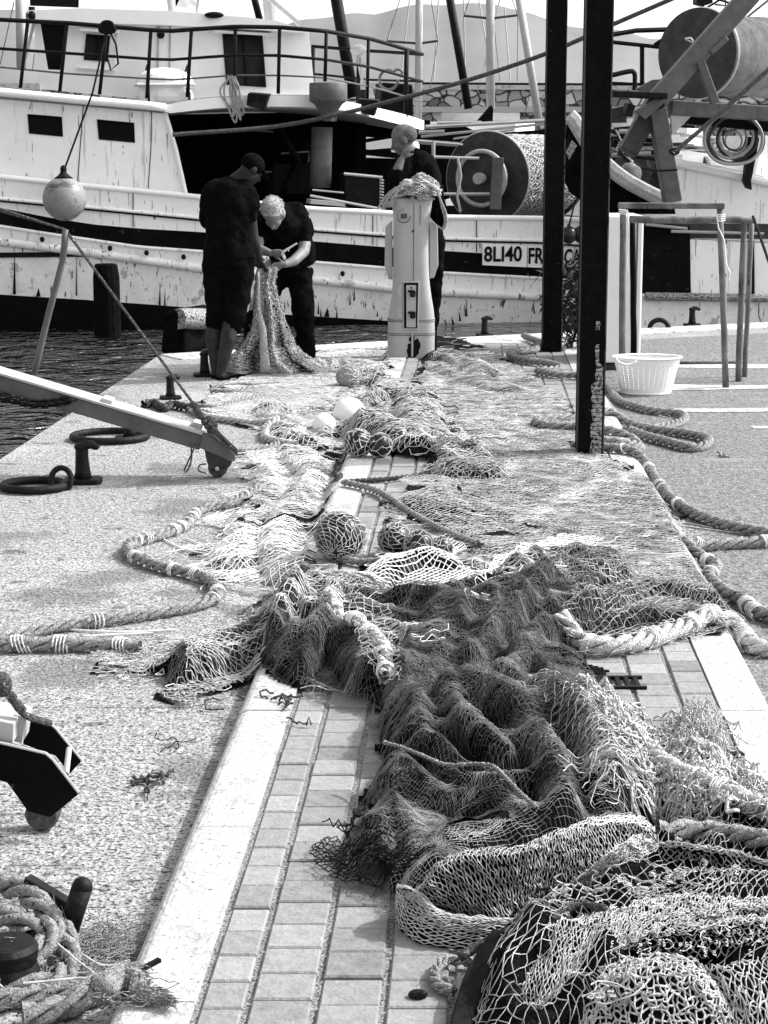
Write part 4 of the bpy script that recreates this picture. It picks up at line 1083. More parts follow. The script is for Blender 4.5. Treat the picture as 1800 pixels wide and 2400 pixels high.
# distant moored boats behind: pale hulls filling the gap below the breakwater, with their masts
def far_boat(name, x0, x1, ya, yb, Y, label, m_='boat_white'):
    e = empty(name, (Q((x0 + x1) / 2, yb, Y)[0], Y, -0.4), label, 'boat')
    mb = MB(); a0 = Q(x0, ya, Y); a1 = Q(x1, ya, Y)
    zt_ = a0[2]
    pl = [(a0[0], Y + 1.0, zt_), (a0[0] + 1.2, Y, zt_), (a1[0] - .5, Y, zt_), (a1[0], Y + .8, zt_), (a1[0], Y + 1.6, zt_), (a0[0] + 1.2, Y + 2.4, zt_)]
    lo = [(p[0] * .98 + .02 * (a0[0] + a1[0]) / 2, p[1] * .9 + .1 * (Y + 1.2), -0.6) for p in pl]
    n = len(pl); mb.add(pl + lo, [tuple(range(n))] + [(j, i, n + i, n + j) for i in range(n) for j in [(i + 1) % n]])
    mb.build('hull', M[m_], e)
    return e
e = far_boat('sailing_boat', 1000, 1260, 284, 330, 44, 'distant dark sailing yacht hull behind the net drum')
mb = MB(); mb.box((Q(1130, 280, 44)[0], 45, Q(1130, 276, 44)[2]), (1.8, 1, 0.25)); mb.build('coachroof', M['grey_lt'], e)
e = far_boat('sailing_boat', 1400, 1660, 300, 360, 46, 'distant pale yacht hull behind the grey gantry legs')
mb = MB(); mb.box((Q(1530, 290, 46)[0], 47, Q(1530, 292, 46)[2]), (1.6, 1, 0.3)); mb.build('coachroof', M['grey_lt'], e)
e = far_boat('sailing_boat', 830, 990, 318, 372, 42, 'distant white yacht seen through the gap under the deck roof')
def mastobj(top, bot, r, m_, label, spreader=None, stays=(), Y=44):
    e = empty('sailing_mast', Q(bot[0], bot[1], Y), label, 'mast')
    mb = MB(); mb.tube([Q(top[0], top[1], Y), Q(bot[0], bot[1], Y)], r, 10); mb.build('spar', M[m_], e, smooth=True)
    if spreader:
        for sp in spreader:
            mb = MB(); mb.tube([Q(*p, Y) for p in sp], 0.03, 6); mb.build('spreader', M['grey_dk'], e)
    for (a, b) in stays:
        mb = MB(); mb.tube([Q(*a, Y), Q(*b, Y)], 0.009, 5); mb.build('stay', M['grey'], e)
S2 = lambda *p: t2(*p)
mastobj(t2(153, -120), t2(147, 560), 0.085, 'mast', 'pale mast just right of the railing end', [[t2(12, 178), t2(150, 188), t2(232, 177)]], [(t2(12, 178), t2(150, -260)), (t2(232, 177), t2(200, 380)), (t2(232, 177), t2(160, -260))])
mastobj(t2(458, -150), t2(461, 470), 0.10, 'mast', 'pale mast with wide spreaders left of the first post', [[t2(345, 68), t2(459, 80), t2(578, 66)]], [(t2(345, 68), t2(455, -260)), (t2(578, 66), t2(462, -260)), (t2(345, 68), t2(350, 350)), (t2(578, 66), t2(575, 350)), (t2(470, 60), t2(500, 350))])
mastobj(t2(270, -90), t2(365, 470), 0.085, 'dark', 'dark leaning spar wrapped with a pale line behind the net drum', None, [(t2(262, -60), t2(372, 470))], Y=40)
mastobj(t2(575, -60), t2(668, 515), 0.085, 'grey_lt', 'grey leaning spar close to the left of the first post', None, [(t2(640, 370), t2(600, 520)), (t2(690, 410), t2(640, 520))], Y=41)
mastobj(t1(1440, -80), t1(1525, 420), 0.11, 'dark', 'dark leaning spar wrapped with line behind the upper deck railing', None, [(t1(1448, -60), t1(1532, 420))], Y=36)
mastobj(t1(1085, -60), t1(1122, 85), 0.06, 'dark', 'short dark leaning spar above the wheelhouse roof', None, (), Y=34)
mastobj(t1(85, -100), t1(92, 300), 0.085, 'mast', 'grey mast behind the far left end of the upper deck', None, [(t1(60, 10), t1(0, 280)), (t1(150, 230), t1(140, 300))], Y=34)
for i, (xa, ya, xb, yb) in enumerate(((40, 75, 15, 180), (235, 0, 215, 350), (110, 0, 70, 350), (345, 0, 350, 345), (500, 0, 420, 350), (520, 30, 545, 350), (410, 0, 470, 350))):
    mb = MB(); mb.tube([Q(*t2(xa, ya), 55), Q(*t2(xb, yb), 55)], 0.022, 5)
    mb.build('rigging_stay', M['grey_lt'], label='thin pale rigging line among the distant masts', cat='rigging', group='thin rigging lines of the distant yachts')
mb = MB(); mb.tube([Q(*t2(160, 360), 76), Q(*t2(1200, 366), 76)], 0.05, 6)
mb.build('hand_rail', M['dark'], label='thin dark handrail running along the breakwater top', cat='rail')

# ------------------------------------------------------------------ the two steel posts
def post(base, topx, w_px, label, z0, th=0.16):
    # rolled H section
    b = P(base[0], base[1], z0); w_ = w_px / F * b[1]
    e = empty('steel_post', b, label, 'post', 'dark steel posts standing on the median')
    tp = Q(topx, 0, b[1]); H_ = 4.6
    lean = (tp - b) / (tp[2] - b[2])
    top = b + lean * (H_ - z0)
    def sect(dx, dy, ww, dd, nm, m_, bev=0.004):
        mb = MB(); vs = []
        for c_ in (b, top):
            for (i, j) in ((-1, -1), (1, -1), (1, 1), (-1, 1)):
                vs.append(c_ + [dx + i * ww / 2, dy + j * dd / 2, 0])
        mb.add(vs, [(3, 2, 1, 0), (4, 5, 6, 7), (0, 1, 5, 4), (1, 2, 6, 5), (2, 3, 7, 6), (3, 0, 4, 7)])
        return mb.build(nm, m_, e, bevel=bev)
    sect(0, -th / 2, w_, 0.012, 'flange', M['iron_rust'])
    sect(0, th / 2, w_, 0.012, 'flange', M['iron_rust'])
    sect(w_ / 2 - 0.008, 0, 0.010, th - 0.014, 'web', M['grey_dk'])
    sect(-w_ / 2 + 0.008, 0, 0.010, th - 0.014, 'web', M['iron'])
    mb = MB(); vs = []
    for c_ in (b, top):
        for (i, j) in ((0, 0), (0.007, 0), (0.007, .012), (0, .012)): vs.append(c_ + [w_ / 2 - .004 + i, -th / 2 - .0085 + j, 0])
    mb.add(vs, [(3, 2, 1, 0), (4, 5, 6, 7), (0, 1, 5, 4), (1, 2, 6, 5), (2, 3, 7, 6), (3, 0, 4, 7)]); mb.build('edge_highlight', M['edge_light'], e)  # light strip painting the sun's highlight down the right edge
    return e, b, w_, lean
e1_, b1_, w1_, l1_ = post((1380, 1064), 1403, 60, 'nearer of the two dark steel posts, flaked white paint near its foot', MED_Z)
e2_, b2_, w2_, l2_ = post((1292, 822), 1305, 44, 'farther of the two dark steel posts, left of the white cabinet', MED_Z)
# flaked paint on the near post: irregular raised patch
mb = MB(); pts = []
rr0 = random.Random(4)
for i in range(30):
    z = 0.02 + i * 0.026
    l = b1_ + l1_ * z
    wl = (0.2 if i < 20 else 0.34) + rr0.uniform(-.12, .14)
    xl = w1_ * (-0.5 + .45 + (0.06 if i < 16 else 0.18)) + rr0.uniform(-.008, .008); xr = w1_ * (0.42 if i < 20 else 0.25)
    pts.append((l + [xl, -0.0865 - 0.0015, 0], l + [xr, -0.0865 - 0.0015, 0]))
for i in range(29):
    if i > 18 and rr0.random() < 0.25: continue
    mb.add([pts[i][0], pts[i][1], pts[i + 1][1] - [0, 0, .004], pts[i + 1][0] - [0, 0, .004]], [(0, 1, 2, 3)])
mb.build('flaked_paint', M['flake'], e1_)
# white cabinet behind the near post
zc0 = 0.0; cb = P(1440, 868, 0); 
cbY = cb[1]
xl = Q(1400, 700, cbY)[0]; xr = Q(1510, 700, cbY)[0]; ht = Q(1440, 505, cbY)[2]
mb = MB(); mb.box(((xl + xr) / 2 - .02, cbY + 0.3, ht / 2 + .03), (xr - xl, 0.6, ht - .06)); 
cab_ = empty('cabinet', ((xl + xr) / 2, cbY + .3, 0), 'plain white upright cabinet standing behind the near post and the trestle', 'cabinet')
mb.build('body', M['basket'], cab_, bevel=0.015)
mb = MB(); mb.box(((xl + xr) / 2 - .02, cbY + 0.3, .015), (xr - xl + .02, 0.62, .07)); mb.build('plinth', M['grey_dk'], cab_)
mb = MB(); mb.box(((xl + xr) / 2 + .12, cbY - 0.012, ht / 2 + .03), (0.012, 0.02, ht - .1)); mb.build('door_seam', M['grey'], cab_)
# bush at the foot of the far post
BU = empty('bush', b2_ + [0.18, 0.35, 0], 'small dark leafy bush growing between the far post and the cabinet', 'plant')
mb = MB(); rs = np.random.RandomState(3)
for i in range(900):
    a_ = rs.rand() * 6.28; r_ = abs(rs.randn()) * 0.15; h_ = rs.rand() ** 0.8 * 0.75
    p = b2_ + [0.22 + r_ * math.cos(a_), 0.25 + r_ * math.sin(a_), h_]
    d = rs.randn(3) * 0.035; d2 = np.cross(d, rs.randn(3)); d2 = d2 / np.linalg.norm(d2) * 0.012
    mb.add([p, p + d + d2, p + d * 2, p + d - d2], [(0, 1, 2, 3)])
mb.build('foliage', M['leaf'], BU)
mb = MB()
for i in range(8): mb.tube([b2_ + [0.2, .25, 0], b2_ + [0.2 + rs.randn() * .1, .25 + rs.randn() * .1, .6]], 0.006, 5)
mb.build('stem', M['dark'], BU)

# ------------------------------------------------------------------ service pedestal 03
pb_ = P(963, 838, MED_Z); PY = pb_[1]
PD = empty('service_pedestal', pb_, 'pale grey dock service pedestal marked 03 at the end of the median', 'pedestal')
def px2(x, y, Y): return Q(860 + x * 220 / 1106.0, 420 + y * 440 / 2212.0, Y)
prof = [(240, 800, 2105), (245, 805, 1830), (250, 803, 1660), (268, 790, 1540), (292, 765, 1400), (303, 745, 1250), (310, 735, 1100), (312, 728, 800), (312, 728, 600), (315, 732, 520), (312, 745, 440), (300, 765, 330), (292, 770, 285), (275, 785, 235)]
mb = MB(); rows = []
for (l, r, y) in prof:
    a = px2(l, y, PY); b = px2(r, y, PY); z = a[2]; w_ = (b[0] - a[0]) / 2; cx = (a[0] + b[0]) / 2
    row = []
    for j in range(40):
        q = 2 * math.pi * j / 40
        e_ = 0.55                      # superellipse: rounded box
        cxx = math.copysign(abs(math.cos(q)) ** e_, math.cos(q)); syy = math.copysign(abs(math.sin(q)) ** e_, math.sin(q))
        row.append((cx + w_ * cxx, PY + w_ * 0.85 + w_ * 0.85 * syy, z))
    rows.append(row)

zt0 = rows[-1][0][2]
cx = sum(p[0] for p in rows[-1]) / 40; cy = sum(p[1] for p in rows[-1]) / 40
rows.append([(cx + (p[0] - cx) * .9, cy + (p[1] - cy) * .9, zt0 + 0.012) for p in rows[-1]])
mb.grid(np.array(rows), closed=True); n0 = len(mb.v); mb.f.append([n0 - 40 + j for j in range(40)]); mb.m.append(0); mb.t.append(.5)
mb.build('column', M['ped'], PD, autosmooth=True)
for (q, nm) in (([(300, 490), (218, 565), (208, 1030), (255, 1180), (302, 1185)], 'side_panel'), ([(735, 490), (780, 495), (833, 570), (842, 1010), (790, 1165), (735, 1170)], 'side_panel')):
    mb = MB(); mb.prism([px2(x, y, PY + 0.10) for x, y in q], (0, 0.2, 0)); mb.build(nm, M['ped'] , PD, bevel=0.008)
mb = MB(); q = [(420, 1200), (620, 1200), (605, 1780), (425, 1780)]
def fz(x, y, d=0.0): return px2(x, y, PY - d)
mb.prism([fz(x, y, 0.012) for x, y in q], (0, 0.05, 0)); so = mb.build('socket_frame', M['ped'], PD, bevel=0.006)
mb = MB(); mb.prism([fz(x, y, 0.018) for x, y in [(436, 1222), (603, 1222), (592, 1755), (438, 1755)]], (0, 0.01, 0)); mb.build('recess', M['black'], so)
mb = MB(); mb.prism([fz(x, y, 0.022) for x, y in [(463, 1248), (580, 1248), (575, 1745), (466, 1745)]], (0, 0.01, 0)); mb.build('socket_plate', M['grey_lt'], so)
mb = MB()
for (x, y) in ((540, 1350), (540, 1600)):
    mb.box(fz(x, y, 0.04), (0.045, 0.03, 0.05)); mb.box(fz(x - 22, y - 30, 0.035), (0.05, 0.02, 0.018)); mb.ell(fz(x, y + 20, 0.055), (0.016, 0.012, 0.016), 8, 6)
mb.build('socket', M['dark'], so, bevel=0.004)
mb = MB(); mb.ell(fz(522, 1280, 0.024), (0.008, 0.004, 0.008), 8, 6); mb.build('screw', M['dark'], so)
for y in (1655, 1680, 1820, 1845):
    mb = MB(); mb.prism([fz(250, y, -.012), fz(800, y, -.012), fz(800, y + 8, -.012), fz(250, y + 8, -.012)], (0, 0.02, 0)) ; 
    # groove ring following the column
    rr_ = [(cx0, cy0) for cx0, cy0 in []]
for y in (1662, 1682, 1822, 1842):
    z = px2(0, y, PY)[2]; a = px2(247, y, PY); b = px2(803, y, PY); w_ = (b[0] - a[0]) / 2 + 0.0015; cx = (a[0] + b[0]) / 2; yc = PY + w_ * .85
    pts = []
    for j in range(40):
        qq = 2 * math.pi * j / 40
        pts.append((cx + w_ * math.copysign(abs(math.cos(qq)) ** .55, math.cos(qq)), yc + w_ * .85 * math.copysign(abs(math.sin(qq)) ** .55, math.sin(qq)), z))
    mb = MB(); mb.tube(pts, 0.0035, 5, closed=True, cap=False); mb.build('groove', M['grey'], PD)
mb = MB(); mb.prism([fz(552, 290, .004), fz(556, 290, .004), fz(552, 1195, .004), fz(547, 1195, .004)], (0, 0.01, 0)); mb.ell(fz(543, 614, 0.008), (0.010, 0.006, 0.010), 10, 8); mb.build('door_seam', M['grey_dk'], PD)
mb = MB(); mb.prism([fz(x, y, .004) for x, y in [(628, 300), (634, 300), (630, 540), (625, 540)]], (0, .004, 0)); mb.build('dirt_run', M['grey'], PD)
for (x, y) in ((418, 1320), (418, 1570)):
    mb = MB(); mb.prism([fz(x - 60 * math.sin(t), y - 78 * math.cos(t), 0.0035) for t in np.linspace(0.05, 3.09, 14)], (0, 0.008, 0)); mb.build('round_patch', M['grey_lt'], PD)
mb = MB()
rs = np.random.RandomState(9)
for (x, y, w_, h_) in ((545, 2010, 70, 130), (500, 2040, 40, 90), (580, 1980, 50, 120), (530, 1880, 35, 60)):
    mb.prism([fz(x + w_ * math.cos(t) * (1 + .2 * rs.randn()), y + h_ * math.sin(t) * (1 + .12 * rs.randn()) * 0.75, 0.003 + .0005 * rs.rand()) for t in np.linspace(0, 6.28, 15)[:-1]], (0, 0.006, 0))
mb.build('rust_stain', M['ink'], PD)
mb = MB(); mb.prism([fz(525, 1780, .008), fz(548, 1780, .008), fz(545, 2090, .008), fz(522, 2090, .008)], (0, 0.02, 0)); mb.build('base_rib', M['ped'], PD)
class PlP:  # frontal plane of the pedestal for the lettering
    d = np.array([1.0, 0.0]); n = np.array([0.0, 1.0])
    @staticmethod
    def pt(px, py, off=0.0): return Q(px, py, PY + off)
text_mesh('number', '03', 860 + 400 * .1989, 420 + 462 * .1989, PlP, -0.006, 56 * .1989, M['ink'], PD, 70 * .1989)
mb = MB()
cc_ = lambda t, r=77: fz(434 + r * math.cos(t), 435 + r * math.sin(t) * 1.0, 0.006)
arc = [cc_(t) for t in np.linspace(-0.02, math.pi * 0.97, 24)]
mb.tube(arc, 0.0028, 5)
for k in range(6): mb.tube([cc_(math.pi * (1.03 + k * 0.085)), cc_(math.pi * (1.075 + k * 0.085))], 0.0028, 5)
mb.build('ring_mark', M['ink'], PD)

# ------------------------------------------------------------------ bollards: T/ hook shaped cast iron
def make_bollard(label):
    e = empty('bollard', (0, 0, 0), label, 'bollard', 'black iron bollards on the quay')
    mb = MB(); 
    base = [(-.17, -.15), (.17, -.15), (.21, -.06), (.21, .06), (.17, .15), (-.17, .15), (-.21, .06), (-.21, -.06)]
    mb.prism([(x * .78, y * .85, 0.0) for x, y in base][::-1], (0, 0, 0.045)); mb.build('base_plate', M['iron'], e, bevel=0.01)
    mb = MB()
    path = [(0, 0, .04), (0, 0, .10), (-.004, 0, .22), (-.002, 0, .30), (.03, 0, .335), (.085, 0, .335), (.115, 0, .318)]
    rad = [(.088, .098), (.074, .082), (.062, .068), (.064, .07), (.05, .066), (.042, .056), (.034, .044)]
    rad = [(r[0] * .9, r[1] * .9) for r in rad]
    mb.tube(path, rad, 18)
    mb.ell((-.004, 0, .315), (.066, .066, .042), 18, 10); mb.ell((.115, 0, .318), (.036, .044, .032), 14, 8)
    mb.build('head', M['iron'], e, smooth=True)
    return e
def dup(root, loc, rz, label, sc=1.0):
    r = root.copy(); COL.objects.link(r); r.location = [float(v) for v in loc]; r.rotation_euler = (0, 0, rz); r.scale = (sc,) * 3; r['label'] = label
    for ch in list(root.children):
        c_ = ch.copy(); COL.objects.link(c_); c_.parent = r
    return r
bol = make_bollard('hook-headed black bollard with a ring beside it, nearest at the left')
pbn = P(195, 1132); bol.location = [float(v) for v in pbn]; sc0 = 116.0 / F * pbn[1] / 0.42
bol.scale = (sc0,) * 3; bol.rotation_euler = (0, 0, 0.05)
for (x, y, hpx, rz, lb) in ((305, 1032, 92, 0.0, 'black bollard half hidden behind the grey boarding ramp, flat ring at its foot'), (400, 935, 66, 0.2, 'black bollard with dark rope round it, between ramp and man in shorts'),
                    (480, 882, 70, 0.1, 'black bollard directly behind the legs of the man in shorts'), (1136, 788, 54, 0.1, 'black bollard at the far quay edge just right of the pedestal'), (1622, 764, 52, 0.0, 'black bollard on the quay edge farthest to the right')):
    p = P(x, y); dup(bol, p, rz, lb, hpx / F * p[1] / 0.42)
# flat mooring rings
def ring(cx, cy, rpx, label, squ=1.0):
    c = P(cx, cy); r = rpx / F * c[1]
    mb = MB(); mb.tube([c + [r * math.cos(q), r * squ * math.sin(q), 0.025] for q in np.linspace(0, 6.283, 41)[:-1]], 0.022, 10, closed=True, cap=False)
    return mb.build('mooring_ring', M['iron'], smooth=True, label=label, cat='ring', group='iron rings lying on the quay')
ring(80, 1148, 74, 'iron ring lying flat left of the nearest hook-headed bollard', 0.95)
ring(258, 1031, 88, 'iron ring lying flat beside the bollard behind the ramp', 0.95)
c = P(144, 1148); mb = MB(); rr = 24 / F * c[1]
mb.tube([c + [rr * math.cos(q), 0.02 * math.sin(q), rr + rr * math.sin(q) * 1.15] for q in np.linspace(0, 6.283, 25)[:-1]], 0.016, 8, closed=True, cap=False)
mb.build('upright_ring', M['iron'], smooth=True, label='small iron ring standing upright against the nearest bollard', cat='ring')
c = P(1545, 770); mb = MB(); rr = 22 / F * c[1]
mb.tube([c + [rr * math.cos(q), 0.02 * math.sin(q), rr * math.sin(q) * 0.9] for q in np.linspace(0, 3.1416, 15)], 0.025, 8)
mb.build('ring_bolt', M['iron'], smooth=True, label='half ring of black iron standing on the far quay edge left of the last bollard', cat='ring')

# ------------------------------------------------------------------ trestles of weathered poles and basket
def pole(a, b, r, name, parent, m_='bamboo', taper=0.9):
    a = np.array(a); b = np.array(b); n = 7; rs_ = []
    path = []
    for i in range(n):
        t = i / (n - 1); path.append(a * (1 - t) + b * t + np.array([random.uniform(-.003, .003), 0, random.uniform(-.003, .003)]))
        rs_.append(r * (1 - (1 - taper) * t) * (1 + random.uniform(-.04, .04)))
    mb = MB(); mb.tube(path, rs_, 12); return mb.build(name, M[m_], parent, smooth=True)
T1Y = P(1700, 912)[1]; 
f1 = empty('trestle', P(1410 + 150, 905), 'square-cornered trestle frame of weathered poles, the nearer one with a string tie', 'trestle')
F1a = P(1702, 910); F1b_Y = F1a[1]
tl = Q(*t2(1030, 888), F1b_Y); tr = Q(*t2(1452, 888), F1b_Y)
pole(Q(*t4(1478, 945), F1b_Y), Q(*t2(1452, 895), F1b_Y), 15 * T / F * F1b_Y, 'leg', f1)
pole(np.append(Q(*t4(1032, 860), F1b_Y)[:2], 0.02), Q(*t2(1032, 895), F1b_Y), 15 * T / F * F1b_Y, 'leg', f1)
mb = MB(); mb.beam(Q(*t2(1012, 888), F1b_Y), Q(*t2(1470, 890), F1b_Y), 0.07, 25 * T / F * F1b_Y * 1.0); mb.build('top_bar', M['bamboo'], f1, bevel=0.008)
f2 = empty('trestle', P(1640, 890), 'round-pole trestle frame standing behind the square-cornered one', 'trestle')
Y2_ = P(1735, 895)[1]
pole(Q(*t4(1530, 920), Y2_), Q(*t2(1556, 955), Y2_), 14 * T / F * Y2_, 'leg', f2)
pole(Q(*t4(1558, 896), Y2_ + .3), Q(*t2(1590, 945), Y2_ + .3), 12 * T / F * Y2_, 'leg', f2)
pole(Q(*t4(1080, 800), Y2_ + .3), Q(*t2(1072, 945), Y2_ + .3), 14 * T / F * Y2_, 'leg', f2, 'iron_rust')
pole(Q(*t2(1062, 948), Y2_), Q(*t2(1605, 950), Y2_), 16 * T / F * Y2_, 'top_bar', f2)
pole(Q(*t4(1280, 830), Y2_ + .1), Q(*t4(1550, 828), Y2_ + .1), 7 * T / F * Y2_, 'stretcher', f2)
mb = MB(); mb.tube([Q(*t2(1594, 935), Y2_ - .1), Q(*t4(1665, 400), Y2_ - .5)], 0.012, 6); mb.build('prop_stick', M['dark'], f2)
mb = MB()
for k in range(4):
    y = 925 + k * 9; mb.tube(catmull([Q(*t2(1436, y), F1b_Y - .06), Q(*t2(1456, y + 4), F1b_Y - .08), Q(*t2(1474, y), F1b_Y - .06)], 0.02), 0.005, 5)
mb.tube(catmull([Q(*t2(1440, 930), F1b_Y - .07), Q(*t2(1445, 985), F1b_Y - .09), Q(*t2(1470, 1040), F1b_Y - .06), Q(*t4(1478, 400), F1b_Y - .08), Q(*t4(1495, 440), F1b_Y - .08), Q(*t4(1488, 475), F1b_Y - .08)], 0.05), 0.005, 5)
for k in range(3): mb.tube([Q(*t2(1014, 905 + k * 8), F1b_Y - .06), Q(*t2(1052, 910 + k * 8), F1b_Y - .06)], 0.005, 5)
mb.tube(catmull([Q(*t2(1052, 910), F1b_Y - .07), Q(*t2(1058, 1020), F1b_Y - .07), Q(*t4(1050, 400), F1b_Y - .07), Q(*t4(1056, 430), F1b_Y - .07)], 0.05), 0.005, 5)
mb.build('string_tie', M['net_white'], f1)
# basket
cb_ = P(900 + 1145 * T, 400 + 978 * T); bY = cb_[1]
BK = empty('basket', cb_, 'white plastic laundry style basket standing on the tarmac in front of the trestles', 'basket')
r0 = 110 * T / F * bY; r1 = 145 * T / F * bY; bh = Q(1500, 400 + 815 * T, bY)[2]
def bring(r, z, k=1.0): return [(cb_[0] + r * math.cos(q) * 1.0, bY + 0.16 + r * 0.72 * math.sin(q), z) for q in np.linspace(0, 2 * math.pi, 193)[:-1]]
mb = MB()
NZ = 26
rows = [bring(r0 * .2, 0.008), bring(r0 * .97, 0.006), bring(r0, 0.02)]
for i in range(NZ + 1):
    t = i / NZ; rows.append(bring(r0 + (r1 - r0) * t, 0.02 + (bh - 0.03) * t))
G = np.array(rows)
nA = 192
mb.v = [tuple(p) for row in G for p in row]
for i in range(len(rows) - 1):
    for j in range(nA):
        ir = i - 3
        hole = (4 <= ir <= 20) and (j % 6 == 0) and (ir % 2 == 0)
        if hole: continue
        k = (j + 1) % nA
        mb.f.append([i * nA + j, i * nA + k, (i + 1) * nA + k, (i + 1) * nA + j]); mb.m.append(0); mb.t.append(.5)
bo = mb.build('body', M['basket'], BK, smooth=True)
sd = bo.modifiers.new('wall', 'SOLIDIFY'); sd.thickness = 0.004
mb = MB(); mb.tube(bring(r1 + 0.006, bh), [(0.014, 0.008)] * 192, 8, closed=True, cap=False); mb.build('rim', M['basket'], BK, smooth=True)
mb = MB(); mb.tube(catmull([Q(900 + x * T, 400 + y * T, bY - 0.06) for x, y in ((1002, 812), (1020, 830), (1050, 838), (1075, 832), (1092, 822))], 0.02), 0.007, 8); mb.build('handle', M['basket'], BK, smooth=True)
# ------------------------------------------------------------------ people: every body is one remeshed continuous surface
class Fig:
    def __init__(s, ox, oy, sc, Y):
        s.ox, s.oy, s.sc, s.Y = ox, oy, sc, Y
        s.m = Y / F / sc                     # metres per enlarged pixel
    def J(s, x, y, dy=0.0):
        return Q(s.ox + x / s.sc, s.oy + y / s.sc, s.Y + dy)
def limb(mb, pts, rad, n=14):
    """tapered closed limb with rounded ends through the joints"""
    pts = [np.array(p, float) for p in pts]
    P_ = []; R_ = []
    for i in range(len(pts) - 1):
        k = 6
        for j in range(k):
            t = j / k; P_.append(pts[i] * (1 - t) + pts[i + 1] * t)
            r0, r1 = rad[i], rad[i + 1]
            if hasattr(r0, '__len__'): R_.append((r0[0] * (1 - t) + r1[0] * t, r0[1] * (1 - t) + r1[1] * t))
            else: R_.append(r0 * (1 - t) + r1 * t)
    P_.append(pts[-1]); R_.append(rad[-1])
    mb.tube(P_, R_, n)
    for p, r in ((pts[0], rad[0]), (pts[-1], rad[-1])) if not hasattr(rad[0], '__len__') else ():
        mb.ell(p, (r, r, r), n, 8)
    if not hasattr(rad[0], '__len__'):
        for p, r in zip(pts[1:-1], rad[1:-1]): mb.ell(p, (r, r, r), n, 8)
def hand(mb, wrist, direc, palmn, curl=0.6, s=1.0, side=1):
    d = np.array(direc, float); d /= np.linalg.norm(d)
    n_ = np.array(palmn, float); n_ -= d * np.dot(n_, d); n_ /= np.linalg.norm(n_)
    a = np.cross(d, n_) * side
    w = np.array(wrist, float)
    c = w + d * 0.045 * s
    Mx = Matrix((tuple(a), tuple(n_), tuple(d))).transposed()
    mb.ell(c, (0.040 * s, 0.017 * s, 0.052 * s), 14, 8, Mx)
    for k, (off, ln) in enumerate(((-0.030, 0.062), (-0.010, 0.074), (0.010, 0.070), (0.029, 0.055))):
        b = w + d * 0.085 * s + a * off * s
        c1 = curl * (0.8 + 0.12 * k)
        p1 = b + (d * math.cos(c1) + n_ * math.sin(c1)) * ln * .5 * s
        p2 = p1 + (d * math.cos(c1 * 2.2) + n_ * math.sin(c1 * 2.2)) * ln * .55 * s
        mb.tube([b - d * 0.02 * s, b, p1, p2], [0.010 * s, 0.0095 * s, 0.009 * s, 0.0075 * s], 8)
        mb.ell(p2, (0.0075 * s,) * 3, 8, 6)
    b = w + d * 0.03 * s - a * 0.034 * s
    p1 = b + (d * .7 - a * .5 + n_ * .4) * 0.035 * s; p2 = p1 + (d * .8 + n_ * .5) * 0.032 * s
    mb.tube([b, p1, p2], [0.013 * s, 0.011 * s, 0.009 * s], 8); mb.ell(p2, (0.009 * s,) * 3, 8, 6)
def head(mb, c, yaw, pitch, s=1.0, roll=0.0):
    """local frame: +Y is where the face looks, +Z up; yaw turns it, pitch bends it forward"""
    Rm = Matrix.Rotation(yaw, 3, 'Z') @ Matrix.Rotation(roll, 3, 'Y') @ Matrix.Rotation(-pitch, 3, 'X')
    def L(x, y, z): return np.array(c) + np.array(Rm @ Vector((x * s, y * s, z * s)))
    mb.ell(L(0, -0.012, 0.028), (0.075 * s, 0.094 * s, 0.088 * s), 22, 14, Rm)
    mb.ell(L(0, 0.026, -0.035), (0.060 * s, 0.066 * s, 0.078 * s), 20, 12, Rm)
    mb.ell(L(0, 0.055, -0.090), (0.034 * s, 0.032 * s, 0.026 * s), 14, 8, Rm)          # chin
    mb.ell(L(0, 0.074, 0.018), (0.048 * s, 0.018 * s, 0.016 * s), 14, 8, Rm)           # brow
    mb.tube([L(0, 0.088, 0.005), L(0, 0.106, -0.030), L(0, 0.086, -0.040)], [0.010 * s, 0.015 * s, 0.014 * s], 8)   # nose
    mb.ell(L(0, 0.084, -0.062), (0.024 * s, 0.012 * s, 0.009 * s), 12, 8, Rm)          # mouth
    for sg in (-1, 1):
        mb.ell(L(sg * 0.076, -0.005, -0.012), (0.012 * s, 0.022 * s, 0.033 * s), 12, 8, Rm)   # ears
        mb.ell(L(sg * 0.040, 0.060, -0.030), (0.018 * s, 0.02 * s, 0.02 * s), 10, 6, Rm)
    return L, Rm
def finish(mb, name, m_, parent, vox=0.009, sm=4):
    o = mb.build(name, m_, parent, smooth=True)
    r = o.modifiers.new('remesh', 'REMESH'); r.mode = 'VOXEL'; r.voxel_size = vox; r.use_smooth_shade = True
    if sm:
        k = o.modifiers.new('smooth', 'SMOOTH'); k.factor = 0.5; k.iterations = sm
    if name in ('t_shirt', 'shorts', 'trousers', 'jacket'):
        tx = bpy.data.textures.new('cloth_creases', 'CLOUDS'); tx.noise_scale = 0.10; tx.noise_depth = 2
        dm = o.modifiers.new('creases', 'DISPLACE'); dm.texture = tx; dm.strength = 0.045; dm.mid_level = 0.5
    return o
def person_root(loc, label):
    return empty('person', loc, label, 'person')

